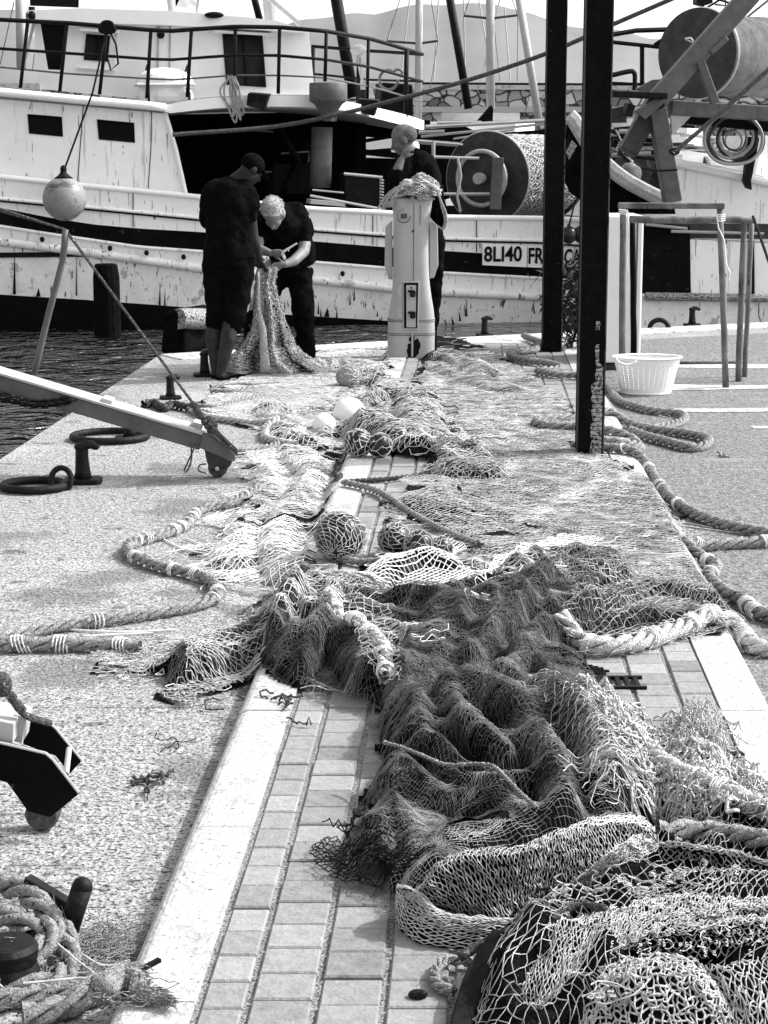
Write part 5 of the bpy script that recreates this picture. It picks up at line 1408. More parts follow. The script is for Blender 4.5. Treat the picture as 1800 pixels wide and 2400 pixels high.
# --- man in T-shirt, shorts and cap, seen from behind
g = Fig(440, 340, 3.95, 14.75); J = g.J
p1r = person_root(P(515, 892), 'man in black T-shirt, black shorts and cap, bare calves, back to the camera')
mb = MB()
hc = J(592, 225, 0.03)
L1, R1 = head(mb, hc, R(-62), R(38), 0.98)
limb(mb, [J(425, 345, 0.04), J(545, 250, 0.03)], [0.058, 0.058])
limb(mb, [J(390, 1000, 0), J(395, 700, 0), J(400, 450, 0)], [0.12, 0.10, 0.09])
limb(mb, [J(215, 450, 0), J(190, 700, 0.10), J(300, 900, 0.3)], [0.062, 0.05, 0.04])
limb(mb, [J(560, 470, 0.0), J(575, 690, -0.02), J(605, 880, 0.02)], [0.066, 0.055, 0.046])
limb(mb, [J(605, 880, 0.02), J(640, 990, 0.10), J(668, 1075, 0.18)], [0.046, 0.040, 0.029])
hand(mb, J(672, 1075, 0.18), (0.35, 0.25, -0.75), (0.5, 0.5, 0.1), 0.7, 1.0)
limb(mb, [J(300, 900, 0.3), J(600, 1040, 0.34)], [0.04, 0.028]); hand(mb, J(600, 1040, 0.34), (0.5, 0.1, -0.5), (-0.2, -0.8, 0.1), 0.8, 1.0)
limb(mb, [J(275, 1080, 0.0), J(255, 1600, 0.05), J(232, 1780, 0.04), J(255, 2105, 0.06)], [0.095, 0.060, 0.060, 0.032])
limb(mb, [J(470, 1080, 0.0), J(400, 1600, 0.0), J(375, 1790, -0.04), J(305, 2110, -0.02)], [0.095, 0.062, 0.064, 0.036])
mb.tube([J(290, 2135, -0.05), J(360, 2140, 0.03), J(440, 2150, 0.10), J(500, 2160, 0.14)], [(0.030, 0.034), (0.028, 0.036), (0.02, 0.042), (0.012, 0.03)], 12)
mb.tube([J(250, 2110, 0.05), J(300, 2120, 0.13), J(360, 2135, 0.2)], [(0.028, 0.032), (0.024, 0.036), (0.012, 0.03)], 12)
finish(mb, 'body', M['skin'], p1r)
mb = MB()                                             # T-shirt
limb(mb, [J(385, 1050, 0), J(385, 900, 0), J(390, 700, 0), J(395, 560, 0), J(400, 440, 0), J(415, 365, 0.02), J(425, 325, 0.03)], [(0.212, 0.16), (0.196, 0.155), (0.192, 0.15), (0.195, 0.15), (0.17, 0.135), (0.125, 0.11), (0.07, 0.07)], 24)
limb(mb, [J(235, 445, 0), J(205, 560, 0.03), J(190, 690, 0.07)], [0.088, 0.08, 0.068])
limb(mb, [J(545, 455, 0), J(568, 560, -0.01), J(572, 660, -0.02)], [0.085, 0.082, 0.068])
limb(mb, [J(260, 400, 0), J(520, 400, 0)], [0.075, 0.075])
finish(mb, 't_shirt', M['cloth_black'], p1r, 0.012, 5)
mb = MB()                                             # shorts
limb(mb, [J(385, 1000, 0), J(385, 1120, 0)], [(0.205, 0.15), (0.215, 0.155)], 24)
limb(mb, [J(285, 1100, 0.0), J(285, 1350, 0.03), J(262, 1640, 0.05)], [0.122, 0.108, 0.080])
limb(mb, [J(475, 1100, 0.0), J(455, 1350, 0.0), J(415, 1660, 0.0)], [0.128, 0.112, 0.088])
finish(mb, 'shorts', M['cloth_black'], p1r, 0.012, 5)
mb = MB()                                             # cap with brim
mb.ell(L1(0, -0.012, 0.036), (0.082, 0.100, 0.088), 24, 14, R1)
o = finish(mb, 'cap', M['cloth_black'], p1r, 0.009, 3)
mb = MB(); br = []
for i in range(13):
    a_ = math.pi * (i / 12.0)
    br.append(L1(0.075 * math.cos(a_), 0.060 + 0.105 * math.sin(a_), 0.035 - 0.02 * math.sin(a_)))
mb.prism(br, np.array(R1 @ Vector((0, 0, 0.006)))); mb.build('cap_brim', M['cloth_black'], p1r, bevel=0.002)
for (a_, b_) in ((J(285, 2165, -0.07), J(510, 2178, 0.16)), (J(250, 2145, 0.03), J(370, 2155, 0.22))):
    mb = MB(); a_ = a_ * [1, 1, 0] + [0, 0, 0.014]; b_ = b_ * [1, 1, 0] + [0, 0, 0.014]; mb.beam(a_, b_, 0.085, 0.022); mb.build('sandal', M['cloth_black'], p1r, bevel=0.01)

# --- white-haired man bending over the net, facing the camera
g = Fig(440, 340, 3.95, 15.45); J = g.J
p2r = person_root(P(720, 855), 'white-haired man in dark T-shirt and trousers bending forward to mend the net')
mb = MB()
L2, R2 = head(mb, J(790, 640, -0.30), R(172), R(62), 1.05)
limb(mb, [J(870, 640, -0.14), J(830, 640, -0.24)], [0.066, 0.062])
limb(mb, [J(960, 1050, 0.0), J(900, 750, -0.1)], [0.11, 0.09])
limb(mb, [J(1070, 700, -0.08), J(1085, 880, -0.12), J(1075, 985, -0.2)], [0.066, 0.055, 0.047])
limb(mb, [J(1075, 985, -0.2), J(980, 1075, -0.32), J(900, 1105, -0.38)], [0.047, 0.042, 0.029])
hand(mb, J(895, 1108, -0.38), (-0.75, -0.15, -0.05), (0, -0.5, -0.6), 0.8, 1.05)
limb(mb, [J(680, 740, -0.12), J(640, 960, -0.25), J(760, 1000, -0.38)], [0.06, 0.047, 0.030])
hand(mb, J(765, 1000, -0.38), (0.75, -0.12, 0.02), (0, -0.6, -0.55), 0.75, 1.05, -1)
limb(mb, [J(1050, 1150, 0.05), J(1080, 1500, -0.02), J(1095, 1930, 0.08)], [0.09, 0.065, 0.04])
limb(mb, [J(790, 1150, 0.05), J(640, 1500, 0.0), J(585, 1960, 0.1)], [0.09, 0.065, 0.04])
finish(mb, 'body', M['skin_lit'], p2r)
mb = MB()
limb(mb, [J(985, 1120, 0.02), J(960, 980, 0), J(900, 800, -0.06), J(890, 690, -0.1), J(890, 640, -0.12)], [(0.185, 0.15), (0.19, 0.15), (0.20, 0.15), (0.185, 0.14), (0.13, 0.12)], 24)
limb(mb, [J(900, 730, -.12), J(870, 670, -.16)], [.13, .095])
limb(mb, [J(1020, 640, -0.07), J(1075, 740, -0.09), J(1082, 860, -0.12)], [0.088, 0.084, 0.072])
limb(mb, [J(720, 660, -0.1), J(680, 760, -0.12), J(660, 870, -0.18)], [0.082, 0.078, 0.068])
limb(mb, [J(1000, 600, -0.08), J(800, 640, -0.1)], [0.075, 0.075])
finish(mb, 't_shirt', M['cloth_black'], p2r, 0.012, 5)
mb = MB()
limb(mb, [J(985, 1090, 0.03), J(960, 1200, 0.03)], [(0.165, 0.14), (0.17, 0.15)], 24)
limb(mb, [J(1030, 1180, 0.04), J(1065, 1450, -0.02), J(1085, 1700, 0.02), J(1100, 1960, 0.08)], [0.110, 0.098, 0.082, 0.078])
limb(mb, [J(850, 1190, 0.04), J(680, 1500, 0.0), J(600, 1750, 0.05), J(590, 1960, 0.12)], [0.105, 0.088, 0.08, 0.07])
finish(mb, 'trousers', M['cloth_black'], p2r, 0.012, 5)
mb = MB(); mb.ell(L2(0, -0.022, 0.045), (0.082, 0.098, 0.086), 24, 16, R2)
mb.ell(L2(0, -0.06, 0.0), (0.075, 0.06, 0.07), 20, 12, R2)
o = finish(mb, 'hair', M['hair_white'], p2r, 0.009, 2)
HAIR_TODO = (L2, R2, p2r)
mb = MB()
for (a_, b_) in ((J(1085, 1990, 0.06), J(1185, 2030, -0.16)), (J(590, 1990, 0.1), J(560, 2040, -0.1))):
    a_ = a_ * [1, 1, 0] + [0, 0, 0.05]; b_ = b_ * [1, 1, 0] + [0, 0, 0.03]
    mb = MB(); mb.tube([a_, a_ * .5 + b_ * .5, b_], [(0.045, 0.045), (0.045, 0.04), (0.04, 0.025)], 14); mb.build('shoe', M['cloth_black'], p2r, smooth=True)
mb = MB(); mb.tube([J(880, 990, -0.42), J(1010, 910, -0.44)], [0.010, 0.006], 8); mb.tube([J(930, 962, -0.44), J(938, 985, -0.45)], 0.003, 5)
mb.build('netting_needle', M['net_white'], label='white netting needle in the hand of the white-haired man', cat='tool')

# --- bald man leaning behind the pedestal
g = Fig(860, 270, 6.9125, 16.15); J = g.J
p3r = person_root((J(700, 1500)[0], 16.3, MED_Z), 'balding man in dark jacket standing behind the pedestal with one hand at his cheek')
mb = MB()
L3, R3 = head(mb, J(590, 395, 0), R(88), R(24), 1.10)
limb(mb, [J(800, 700, 0.05), J(690, 560, 0.02)], [0.062, 0.06])
limb(mb, [J(780, 1500, 0.05), J(790, 900, 0.05)], [0.11, 0.10])
limb(mb, [J(600, 800, -0.05), J(430, 1080, -0.2), J(500, 880, -0.24), J(560, 720, -0.2)], [0.06, 0.046, 0.042, 0.030])
hand(mb, J(570, 700, -0.2), (0.45, 0.15, 0.75), (0.5, 0.55, 0.0), 1.0, 1.0)
limb(mb, [J(700, 1500, 0.1), J(700, 2100, 0.1), (J(700, 1500)[0], 16.25, MED_Z + .08)], [0.09, 0.07, 0.045])
limb(mb, [J(950, 1500, 0.1), J(1000, 2100, 0.1), (J(950, 1500)[0], 16.25, MED_Z + .08)], [0.09, 0.07, 0.045])
finish(mb, 'body', M['skin_mid'], p3r)
mb = MB()
limb(mb, [J(830, 1700, 0.08), J(820, 1300, 0.06), J(810, 1000, 0.05), J(790, 800, 0.05), J(770, 700, 0.04)], [(0.20, 0.15), (0.20, 0.15), (0.205, 0.15), (0.185, 0.15), (0.13, 0.12)], 24)
limb(mb, [J(800, 760, .05), J(770, 670, .03)], [.11, .085])
limb(mb, [J(620, 780, -0.02), J(500, 960, -0.14), J(440, 1070, -0.2), J(470, 960, -0.24)], [0.09, 0.075, 0.062, 0.055])
limb(mb, [J(980, 790, 0.05), J(1080, 1050, 0.02), J(1130, 1330, -0.05), J(1180, 1650, -0.02)], [0.085, 0.068, 0.062, 0.058])
limb(mb, [J(700, 700, 0.02), J(900, 740, 0.05)], [0.08, 0.08])
finish(mb, 'jacket', M['cloth_black'], p3r, 0.012, 5)
mb = MB()
limb(mb, [J(760, 1600, 0.1), J(720, 2300, 0.1), (J(700, 1500)[0], 16.25, MED_Z + .1)], [0.115, 0.09, 0.075])
limb(mb, [J(960, 1600, 0.1), J(1100, 2150, 0.08), (J(1000, 1500)[0], 16.25, MED_Z + .1)], [0.12, 0.095, 0.075])
finish(mb, 'trousers', M['cloth_black'], p3r, 0.012, 5)
mb = MB(); mb.ell(L3(0, -0.045, 0.020), (0.087, 0.082, 0.080), 22, 14, R3); finish(mb, 'hair', M['hair_grey'], p3r, 0.009, 2)

# --- grey boarding ramp hanging over the pier, left
rA = Q(t3(0, 0)[0] - 120, t3(0, 0)[1] + 400 + 72 - 20, 9.9)
def t5(x, y): return (x * T, 800 + y * T)
Yr = P(510, 1118)[1]
ra = Q(*t5(-260, 90), Yr + 0.15); rb_ = Q(*t5(880, 428), Yr)
RP = empty('boarding_ramp', ra, 'grey steel boarding ramp slanting in from the left with a small wheel at its tip', 'ramp')
hgt = 62 * T / F * Yr
mb = MB(); mb.beam(ra, rb_, 0.17, hgt * 1.1); mb.build('beam', M['grey'], RP, bevel=0.006)
dr = (rb_ - ra) / np.linalg.norm(rb_ - ra); upr = np.cross(np.cross(dr, [0, 0, 1]), dr); upr /= np.linalg.norm(upr)
mb = MB(); mb.beam(ra + upr * (hgt * .55 + .008), rb_ + upr * (hgt * .55 + .008), 0.19, 0.012); mb.build('top_plate', M['grey_lt'], RP)
mb = MB(); 
for (x, y) in ((465, 262), (855, 365)): 
    mb.box(Q(*t5(x, y), Yr + .05) + upr * .01, (0.06, 0.12, 0.03), rot=axrot(upr))
mb.build('cleat', M['grey_lt'], RP, bevel=0.004)
tip = [Q(*t5(x, y), Yr - .10) for x, y in ((875, 395), (920, 400), (1015, 490), (1015, 520), (960, 500), (862, 460))]
mb = MB(); mb.prism(tip, (0, 0.012, 0)); mb.prism([p + [0, 0.19, 0] for p in tip], (0, 0.012, 0)); mb.build('tip_plate', M['grey'], RP)
mb = MB(); mb.prism([Q(*t5(x, y), Yr - .05) for x, y in ((882, 460), (1005, 520), (990, 545), (905, 555), (890, 510))], (0, 0.09, 0)); mb.build('wheel_fork', M['grey_dk'], RP, bevel=0.004)
wc = Q(*t5(942, 550), Yr); wr = 43 * T / F * Yr; wc[2] = max(wc[2], wr + .002)
mb = MB(); RX = axrot((0, 1, 0)); mb.lathe([(.01, -.03), (wr * .9, -.03), (wr, -.02), (wr, .02), (wr * .9, .03), (.01, .03)], wc, 28, rot=RX); mb.build('wheel', M['wheel'], RP, autosmooth=True)
mb = MB(); mb.ell(wc - [0, .06, 0], (.012, .01, .012), 10, 8); mb.build('axle_bolt', M['grey_lt'], RP)
st0 = Q(*t3(282, 255), Yr); st1 = Q(*t5(148, 140), Yr)
mb = MB(); mb.tube(catmull([st0, Q(*t3(270, 390), Yr), Q(*t3(215, 600), Yr), st1], .1), 0.018, 10); mb.build('stanchion', M['grey'], RP, smooth=True)
mb = MB(); mb.tube([Q(*t3(-200, 80), Yr), Q(*t3(0, 165), Yr), st0, Q(*t3(830, 1000), Yr), Q(*t5(1010, 470), Yr - .02)], 0.0085, 6); mb.tube([Q(*t3(-200, 95), Yr + .05), Q(*t3(0, 175), Yr + .05), st0], 0.006, 6); mb.build('guy_rope', M['rope_dark'], RP)
mb = MB()
for i, (x, y) in enumerate(((835, 275), (850, 300), (865, 320), (885, 345), (900, 365), (918, 385), (935, 400), (905, 340), (925, 365))):
    c_ = Q(*t5(x, y), Yr - .05); mb.ell(c_, (0.026, .03, .022), 10, 6, Matrix.Rotation(.6 * i, 3, 'Y'))
mb.tube(catmull([Q(*t5(x, y), Yr - .12) for x, y in ((900, 350), (950, 400), (1010, 470), (960, 440), (905, 400), (890, 360))], .02), .006, 5)
mb.tube(catmull([Q(*t5(x, y), Yr - .12) for x, y in ((822, 440), (828, 500), (812, 555), (795, 560), (835, 470), (845, 445))], .02), .005, 5)
mb.tube(catmull([Q(*t5(x, y), Yr - .12) for x, y in ((890, 530), (862, 535), (858, 560), (890, 570))], .02), .005, 5)
mb.build('rope_lashing', M['rope_dark'], RP)
mb = MB()                                              # chain under the ramp
for i in range(16):
    t = i / 15.0; c_ = Q(*t5(-20 + 320 * t, 225 + 28 * t + 30 * math.sin(math.pi * t)), Yr - .02)
    rm = Matrix.Rotation(R(90) * (i % 2), 3, 'X')
    mb.tube([c_ + np.array(rm @ Vector((0.034 * math.cos(q), 0, 0.018 * math.sin(q)))) for q in np.linspace(0, 6.283, 13)[:-1]], 0.008, 6, closed=True, cap=False)
mb.build('chain', M['iron'], RP)

# --- dark ramp end, bottom left
def t6(x, y): return (x * T, 1300 + y * T)
Yd = P(102, 1948)[1]
DR_ = empty('boarding_ramp', P(60, 1940), 'black forked ramp end with a wheel resting on the ground at lower left', 'ramp')
def dpan(name, pts, dy, th, m_, bev=0.002):
    mb = MB(); mb.prism([Q(*t6(*p), Yd + dy) for p in pts], (0, th, 0)); return mb.build(name, M[m_], DR_, bevel=bev)
dpan('side_plate', [(-150, 770), (200, 855), (230, 880), (345, 1030), (250, 1110), (215, 1135), (120, 1110), (30, 985), (-150, 940)], -0.06, 0.010, 'black_paint')
dpan('side_plate', [(100, 700), (215, 728), (242, 752), (355, 890), (300, 948), (240, 870), (100, 820)], 0.16, 0.010, 'black_paint')
dpan('box_beam', [(-150, 690), (60, 730), (55, 815), (-150, 770)], -0.04, 0.16, 'grey_lt')
dpan('cross_plate', [(62, 690), (112, 702), (95, 815), (50, 805)], 0.02, 0.10, 'grey_lt')
mb = MB(); mb.tube([Q(*t6(-150, 775), Yd - .06), Q(*t6(0, 812), Yd - .06), Q(*t6(198, 858), Yd - .06), Q(*t6(228, 884), Yd - .06), Q(*t6(340, 1028), Yd - .06)], 0.004, 6)
mb.tube([Q(*t6(100, 700), Yd + .16), Q(*t6(215, 728), Yd + .16), Q(*t6(242, 752), Yd + .16), Q(*t6(355, 890), Yd + .16)], 0.0035, 6); mb.build('plate_edge', M['grey_lt'], DR_)
mb = MB(); mb.tube([Q(*t6(298, 840), Yd + .12), Q(*t6(285, 950), Yd - .04)], 0.008, 8); mb.build('cross_rod', M['mast'], DR_)
wc = Q(102, 1912, Yd + .02); wr = 42 / F * Yd; wc[2] = wr + .002
mb = MB(); mb.lathe([(.005, -.03), (wr * .86, -.03), (wr, -.022), (wr, .022), (wr * .86, .03), (.005, .03)], wc, 32, rot=RX); mb.build('wheel', M['wheel'], DR_, autosmooth=True)
mb = MB(); mb.tube(catmull([Q(*t6(-10, 540), Yd), Q(*t6(40, 610), Yd), Q(*t6(105, 690), Yd), Q(*t6(215, 728), Yd + .1)], .02), 0.010, 8); mb.tube([Q(*t6(30, 590), Yd), Q(*t6(100, 680), Yd)], .014, 8); mb.ell(Q(*t6(5, 560), Yd), (.03, .03, .035)); mb.build('guy_rope', M['rope_dark'], DR_)
# ------------------------------------------------------------------ nets, ropes and floats
S1 = [(925, 735), (1000, 742), (1060, 770), (1100, 800), (1180, 850), (1235, 890), (1245, 985), (1330, 1010), (1400, 1060), (1500, 1150), (1485, 1200), (1585, 1330), (1560, 1370), (1300, 1330), (1000, 1250), (870, 1170), (830, 1110), (900, 1080), (950, 1040), (940, 980), (880, 890), (905, 820)]
S2_ = [(525, 975), (600, 955), (690, 975), (720, 1005), (700, 1060), (690, 1120), (655, 1180), (690, 1225), (640, 1262), (560, 1262), (470, 1240), (395, 1205), (480, 1160), (455, 1105), (545, 1065), (540, 1010)]
S3 = [(445, 860), (540, 800), (560, 770), (700, 750), (840, 745), (835, 800), (815, 850), (720, 870), (745, 930), (700, 965), (600, 950), (560, 920), (450, 890)]
S5 = [(690, 880), (760, 835), (850, 835), (900, 850), (950, 900), (1040, 980), (1055, 1020), (940, 1060), (930, 1010), (850, 1000), (760, 985), (700, 985), (720, 930)]
S6 = [(775, 1280), (820, 1215), (900, 1190), (990, 1182), (1000, 1290), (930, 1300), (870, 1330), (790, 1300)]
S6b = [(985, 1290), (1060, 1230), (1180, 1180), (1310, 1178), (1320, 1215), (1200, 1240), (1080, 1270), (1000, 1310)]
S7 = [(215, 1400), (240, 1375), (420, 1355), (520, 1310), (620, 1250), (760, 1265), (860, 1300), (900, 1255), (980, 1270), (1010, 1310), (1130, 1240), (1310, 1190), (1330, 1260), (1420, 1250), (1570, 1265), (1600, 1340), (1560, 1395), (1400, 1402), (1290, 1400), (1240, 1410), (1290, 1480), (1300, 1560), (1180, 1560), (1000, 1540), (840, 1580), (820, 1555), (740, 1550), (640, 1510), (560, 1450), (480, 1480), (400, 1512), (355, 1490), (360, 1450), (330, 1440), (220, 1440)]
S8 = [(820, 1600), (850, 1560), (950, 1500), (1100, 1490), (1230, 1510), (1300, 1560), (1380, 1650), (1440, 1740), (1430, 1830), (1300, 1870), (1150, 1890), (1000, 1920), (930, 1960), (850, 1975), (760, 1940), (745, 1880), (765, 1800), (800, 1740), (850, 1700), (825, 1660)]
S9 = [(855, 1950), (870, 1890), (940, 1830), (1060, 1785), (1200, 1762), (1330, 1762), (1420, 1810), (1420, 1850), (1330, 1880), (1230, 1940), (1150, 1990), (1115, 2050), (1000, 2065), (900, 2040), (860, 1995)]
S10 = [(1080, 2090), (1130, 2020), (1240, 1950), (1400, 1900), (1500, 1850), (1900, 1820), (1900, 2400), (940, 2400), (1010, 2220)]
S11 = [(1270, 1560), (1330, 1560), (1400, 1640), (1470, 1600), (1520, 1640), (1600, 1720), (1850, 1840), (1850, 1960), (1560, 1880), (1440, 1850), (1380, 1790), (1300, 1680)]
BODY_POLYS = [S1, S2_, S3, S5, S6, S6b, S7, S8, S9, S10, S11]
def smooth01(t): t = np.clip(t, 0, 1); return t * t * (3 - 2 * t)
def base_h(x, y):
    x = np.asarray(x, float); y = np.asarray(y, float)
    dl = x - (xin_l(y) - KW - 0.05); dr = (xin_r(y) + KW + 0.05) - x
    return (MED_Z + 0.004) * smooth01(np.minimum(dl, dr) / 0.09)

STROKES = []       # (points Nx2, radius, height)
def stroke(pts, r, h, seat=0.75):
    w = np.array([V(px, py, MED_Z + h * seat) for px, py in pts])[:, :2]
    c = catmull([np.array([a, b, 0]) for a, b in w], 0.06)[:, :2]
    STROKES.append((c, r, h))
def poly_dist(X, Y_, poly):
    best = np.full(X.shape, 1e9); n = len(poly)
    for i in range(n):
        ax, ay = poly[i]; bx, by = poly[(i + 1) % n]; dx, dy = bx - ax, by - ay; l2 = dx * dx + dy * dy + 1e-9
        t = np.clip(((X - ax) * dx + (Y_ - ay) * dy) / l2, 0, 1)
        best = np.minimum(best, (X - ax - t * dx) ** 2 + (Y_ - ay - t * dy) ** 2)
    return np.sqrt(best)
BODIES = []
def taper(x, y):
    if not BODIES:
        for p in BODY_POLYS:
            BODIES.append(np.array([tuple(V(a, b, MED_Z * 0.5)[:2]) for a, b in p]))
    x = np.asarray(x, float); y = np.asarray(y, float); out = np.zeros(x.shape)
    for pw in BODIES:
        m = (x > pw[:, 0].min()) & (x < pw[:, 0].max()) & (y > pw[:, 1].min()) & (y < pw[:, 1].max())
        if not m.any(): continue
        ins = inpoly(x[m], y[m], pw)
        d = poly_dist(x[m], y[m], pw) * ins
        out[m] = np.maximum(out[m], np.clip(d / 0.09, 0, 1) ** 0.6)
    return out
def heap_h(x, y, p=3.0):
    return heap_raw(x, y, p) * taper(x, y)
def heap_raw(x, y, p=3.0):
    x = np.asarray(x, float); y = np.asarray(y, float); sh = x.shape
    X = x.ravel(); Y_ = y.ravel(); acc = np.zeros(len(X))
    for c, r, h in STROKES:
        m = (X > c[:, 0].min() - r) & (X < c[:, 0].max() + r) & (Y_ > c[:, 1].min() - r) & (Y_ < c[:, 1].max() + r)
        idx = np.nonzero(m)[0]
        if not len(idx): continue
        px, py = X[idx], Y_[idx]; best = np.full(len(idx), 1e9)
        a = c[:-1]; b = c[1:]
        for (ax, ay), (bx, by) in zip(a, b):
            dx, dy = bx - ax, by - ay; l2 = dx * dx + dy * dy + 1e-9
            t = np.clip(((px - ax) * dx + (py - ay) * dy) / l2, 0, 1)
            d = (px - ax - t * dx) ** 2 + (py - ay - t * dy) ** 2
            best = np.minimum(best, d)
        q = np.clip(1 - best / (r * r), 0, 1)
        acc[idx] += (h * q ** 0.62) ** p
    return (acc ** (1 / p)).reshape(sh)

NF = [SN(101, 24, 26, (1.0, 0.45)), SN(102, 52, 26, (0.7, 1.0)), SN(103, 4, 14), SN(104, 4, 14)]
def folds(x, y, amp):
    if amp == 0: return np.zeros_like(np.asarray(x, float))
    wx = x + 0.06 * NF[2](x, y); wy = y + 0.08 * NF[3](x, y)
    a = 1 - np.abs(NF[0](wx, wy)); b = 1 - np.abs(NF[1](wx, wy))
    return amp * (0.85 * np.clip(a, -0.6, 1) + 0.25 * np.clip(b, -.6, 1))
def Hn(x, y, fold=0.0, flat=0.006):
    hh = heap_h(x, y)
    k = np.clip(hh / 0.05, 0, 1)
    return base_h(x, y) + hh + np.maximum(folds(x, y, fold), -0.012) * (0.15 + 0.85 * k) + flat

def inpoly(px, py, poly):
    r = np.zeros(px.shape, bool); n = len(poly); j = n - 1
    for i in range(n):
        xi, yi = poly[i]; xj, yj = poly[j]
        c = ((yi > py) != (yj > py)) & (px < (xj - xi) * (py - yi) / (yj - yi + 1e-12) + xi)
        r ^= c; j = i
    return r

def threads(name, Aa, Bb, r, m_, parent=None, origin=None, label=None, cat=None, kind=None):
    """straight three-sided threads from Aa to Bb as one mesh"""
    Aa = np.asarray(Aa, float); Bb = np.asarray(Bb, float); n = len(Aa)
    d = Bb - Aa; L = np.linalg.norm(d, axis=1, keepdims=True); d = d / np.maximum(L, 1e-9)
    up = np.tile(np.array([0, 0, 1.0]), (n, 1)); up[np.abs(d[:, 2]) > 0.95] = [1, 0, 0]
    s = np.cross(d, up); s /= np.linalg.norm(s, axis=1, keepdims=True) + 1e-12
    t = np.cross(s, d)
    rr = np.asarray(r, float); rr = rr.reshape(-1, 1) if rr.ndim else rr
    vs = np.zeros((n, 6, 3))
    for k in range(3):
        q = 2 * math.pi * k / 3 + math.pi / 2
        o = (s * math.cos(q) + t * math.sin(q)) * rr
        vs[:, k] = Aa - d * rr * 0.5 + o; vs[:, 3 + k] = Bb + d * rr * 0.5 + o
    if parent is not None: org = worldloc(parent)
    elif origin is not None: org = np.array(origin, float)
    else: org = np.array([vs[..., 0].mean(), vs[..., 1].mean(), vs[..., 2].min()])
    base = (np.arange(n) * 6)[:, None]
    f = np.concatenate([base + np.array([[0, 1, 4, 3]]), base + np.array([[1, 2, 5, 4]]), base + np.array([[2, 0, 3, 5]])]).astype(np.int32)
    me = make_mesh(name, vs.reshape(-1, 3) - org, f, m_)
    o = link_mesh(name, me, parent)
    if parent is None: o.location = org
    return tag(o, label, cat, None, kind)

def vpoly(pts, z=None): return [tuple(V(a, b, MED_Z * 0.5 if z is None else z)[:2]) for a, b in pts]

def net_sheet(name, poly, cell, ang, thr, m_, parent, off=0.006, fold=0.01, ratio=1.0, bunch=0.35, bfreq=9, seed=1, drop=0.02, jit=0.1, sub=False, z=None, edge=0.04, square=False):
    pw = np.array(vpoly(poly, z))
    c = pw.mean(0); ca, sa = math.cos(ang), math.sin(ang)
    q = (pw - c) @ np.array([[ca, -sa], [sa, ca]])
    lo = q.min(0) - 0.15; hi = q.max(0) + 0.15
    cx = cell; cy = cell * ratio
    ni = int((hi[0] - lo[0]) / cx) + 2; nj = int((hi[1] - lo[1]) / (cy * 0.5)) + 2
    i, j = np.meshgrid(np.arange(ni), np.arange(nj), indexing='ij')
    u = lo[0] + i * cx + (0 if square else (j % 2) * cx * 0.5); v = lo[1] + j * cy * (1.0 if square else 0.5)
    n1 = SN(seed * 7 + 1, bfreq, 16); n2 = SN(seed * 7 + 2, bfreq * .8, 16); n3 = SN(seed * 7 + 3, 1.7, 10)
    rs = np.random.RandomState(seed)
    A_ = bunch / bfreq
    uu = u + A_ * n1(u, v) + 0.05 * n3(v, u) + rs.randn(*u.shape) * cell * jit
    vv = v + A_ * n2(u, v) + 0.05 * n3(u, v + 9) + rs.randn(*u.shape) * cell * jit
    X = c[0] + uu * ca + vv * sa; Y_ = c[1] - uu * sa + vv * ca
    Z = Hn(X, Y_, fold, off) + np.abs(rs.randn(*u.shape)) * cell * 0.06
    pos = np.stack([X, Y_, Z], -1)
    en = SN(seed * 3 + 5, 12, 12)
    ex = X + edge * en(X, Y_); ey = Y_ + edge * en(Y_, X)
    ins = inpoly(ex, ey, pw)
    Aa = []; Bb = []
    def add(p, q_, a, b):
        m = a & b & (rs.rand(*a.shape) > drop); Aa.append(p[m]); Bb.append(q_[m])
    if square:
        add(pos[:-1], pos[1:], ins[:-1], ins[1:]); add(pos[:, :-1], pos[:, 1:], ins[:, :-1], ins[:, 1:])
    else:
        # even rows j connect to j+1 at same i and i-1 ; odd rows to i and i+1
        for jj in (0, 1):
            P0 = pos[:, jj:-1:2]; P1 = pos[:, jj + 1::2][:, :P0.shape[1]]; a0 = ins[:, jj:-1:2]; a1 = ins[:, jj + 1::2][:, :P0.shape[1]]
            P0 = P0[:, :P1.shape[1]]; a0 = a0[:, :P1.shape[1]]
            add(P0, P1, a0, a1)
            if jj == 0: add(P0[1:], P1[:-1], a0[1:], a1[:-1])
            else: add(P0[:-1], P1[1:], a0[:-1], a1[1:])
    Aa = np.concatenate(Aa); Bb = np.concatenate(Bb)
    if sub:
        Mid = (Aa + Bb) / 2 + rs.randn(*Aa.shape) * cell * 0.09; Mid[:, 2] += cell * 0.05
        Aa, Bb = np.concatenate([Aa, Mid]), np.concatenate([Mid, Bb])
    rr = thr * (0.8 + 0.5 * rs.rand(len(Aa)))
    return threads(name, Aa, Bb, rr, m_, parent)

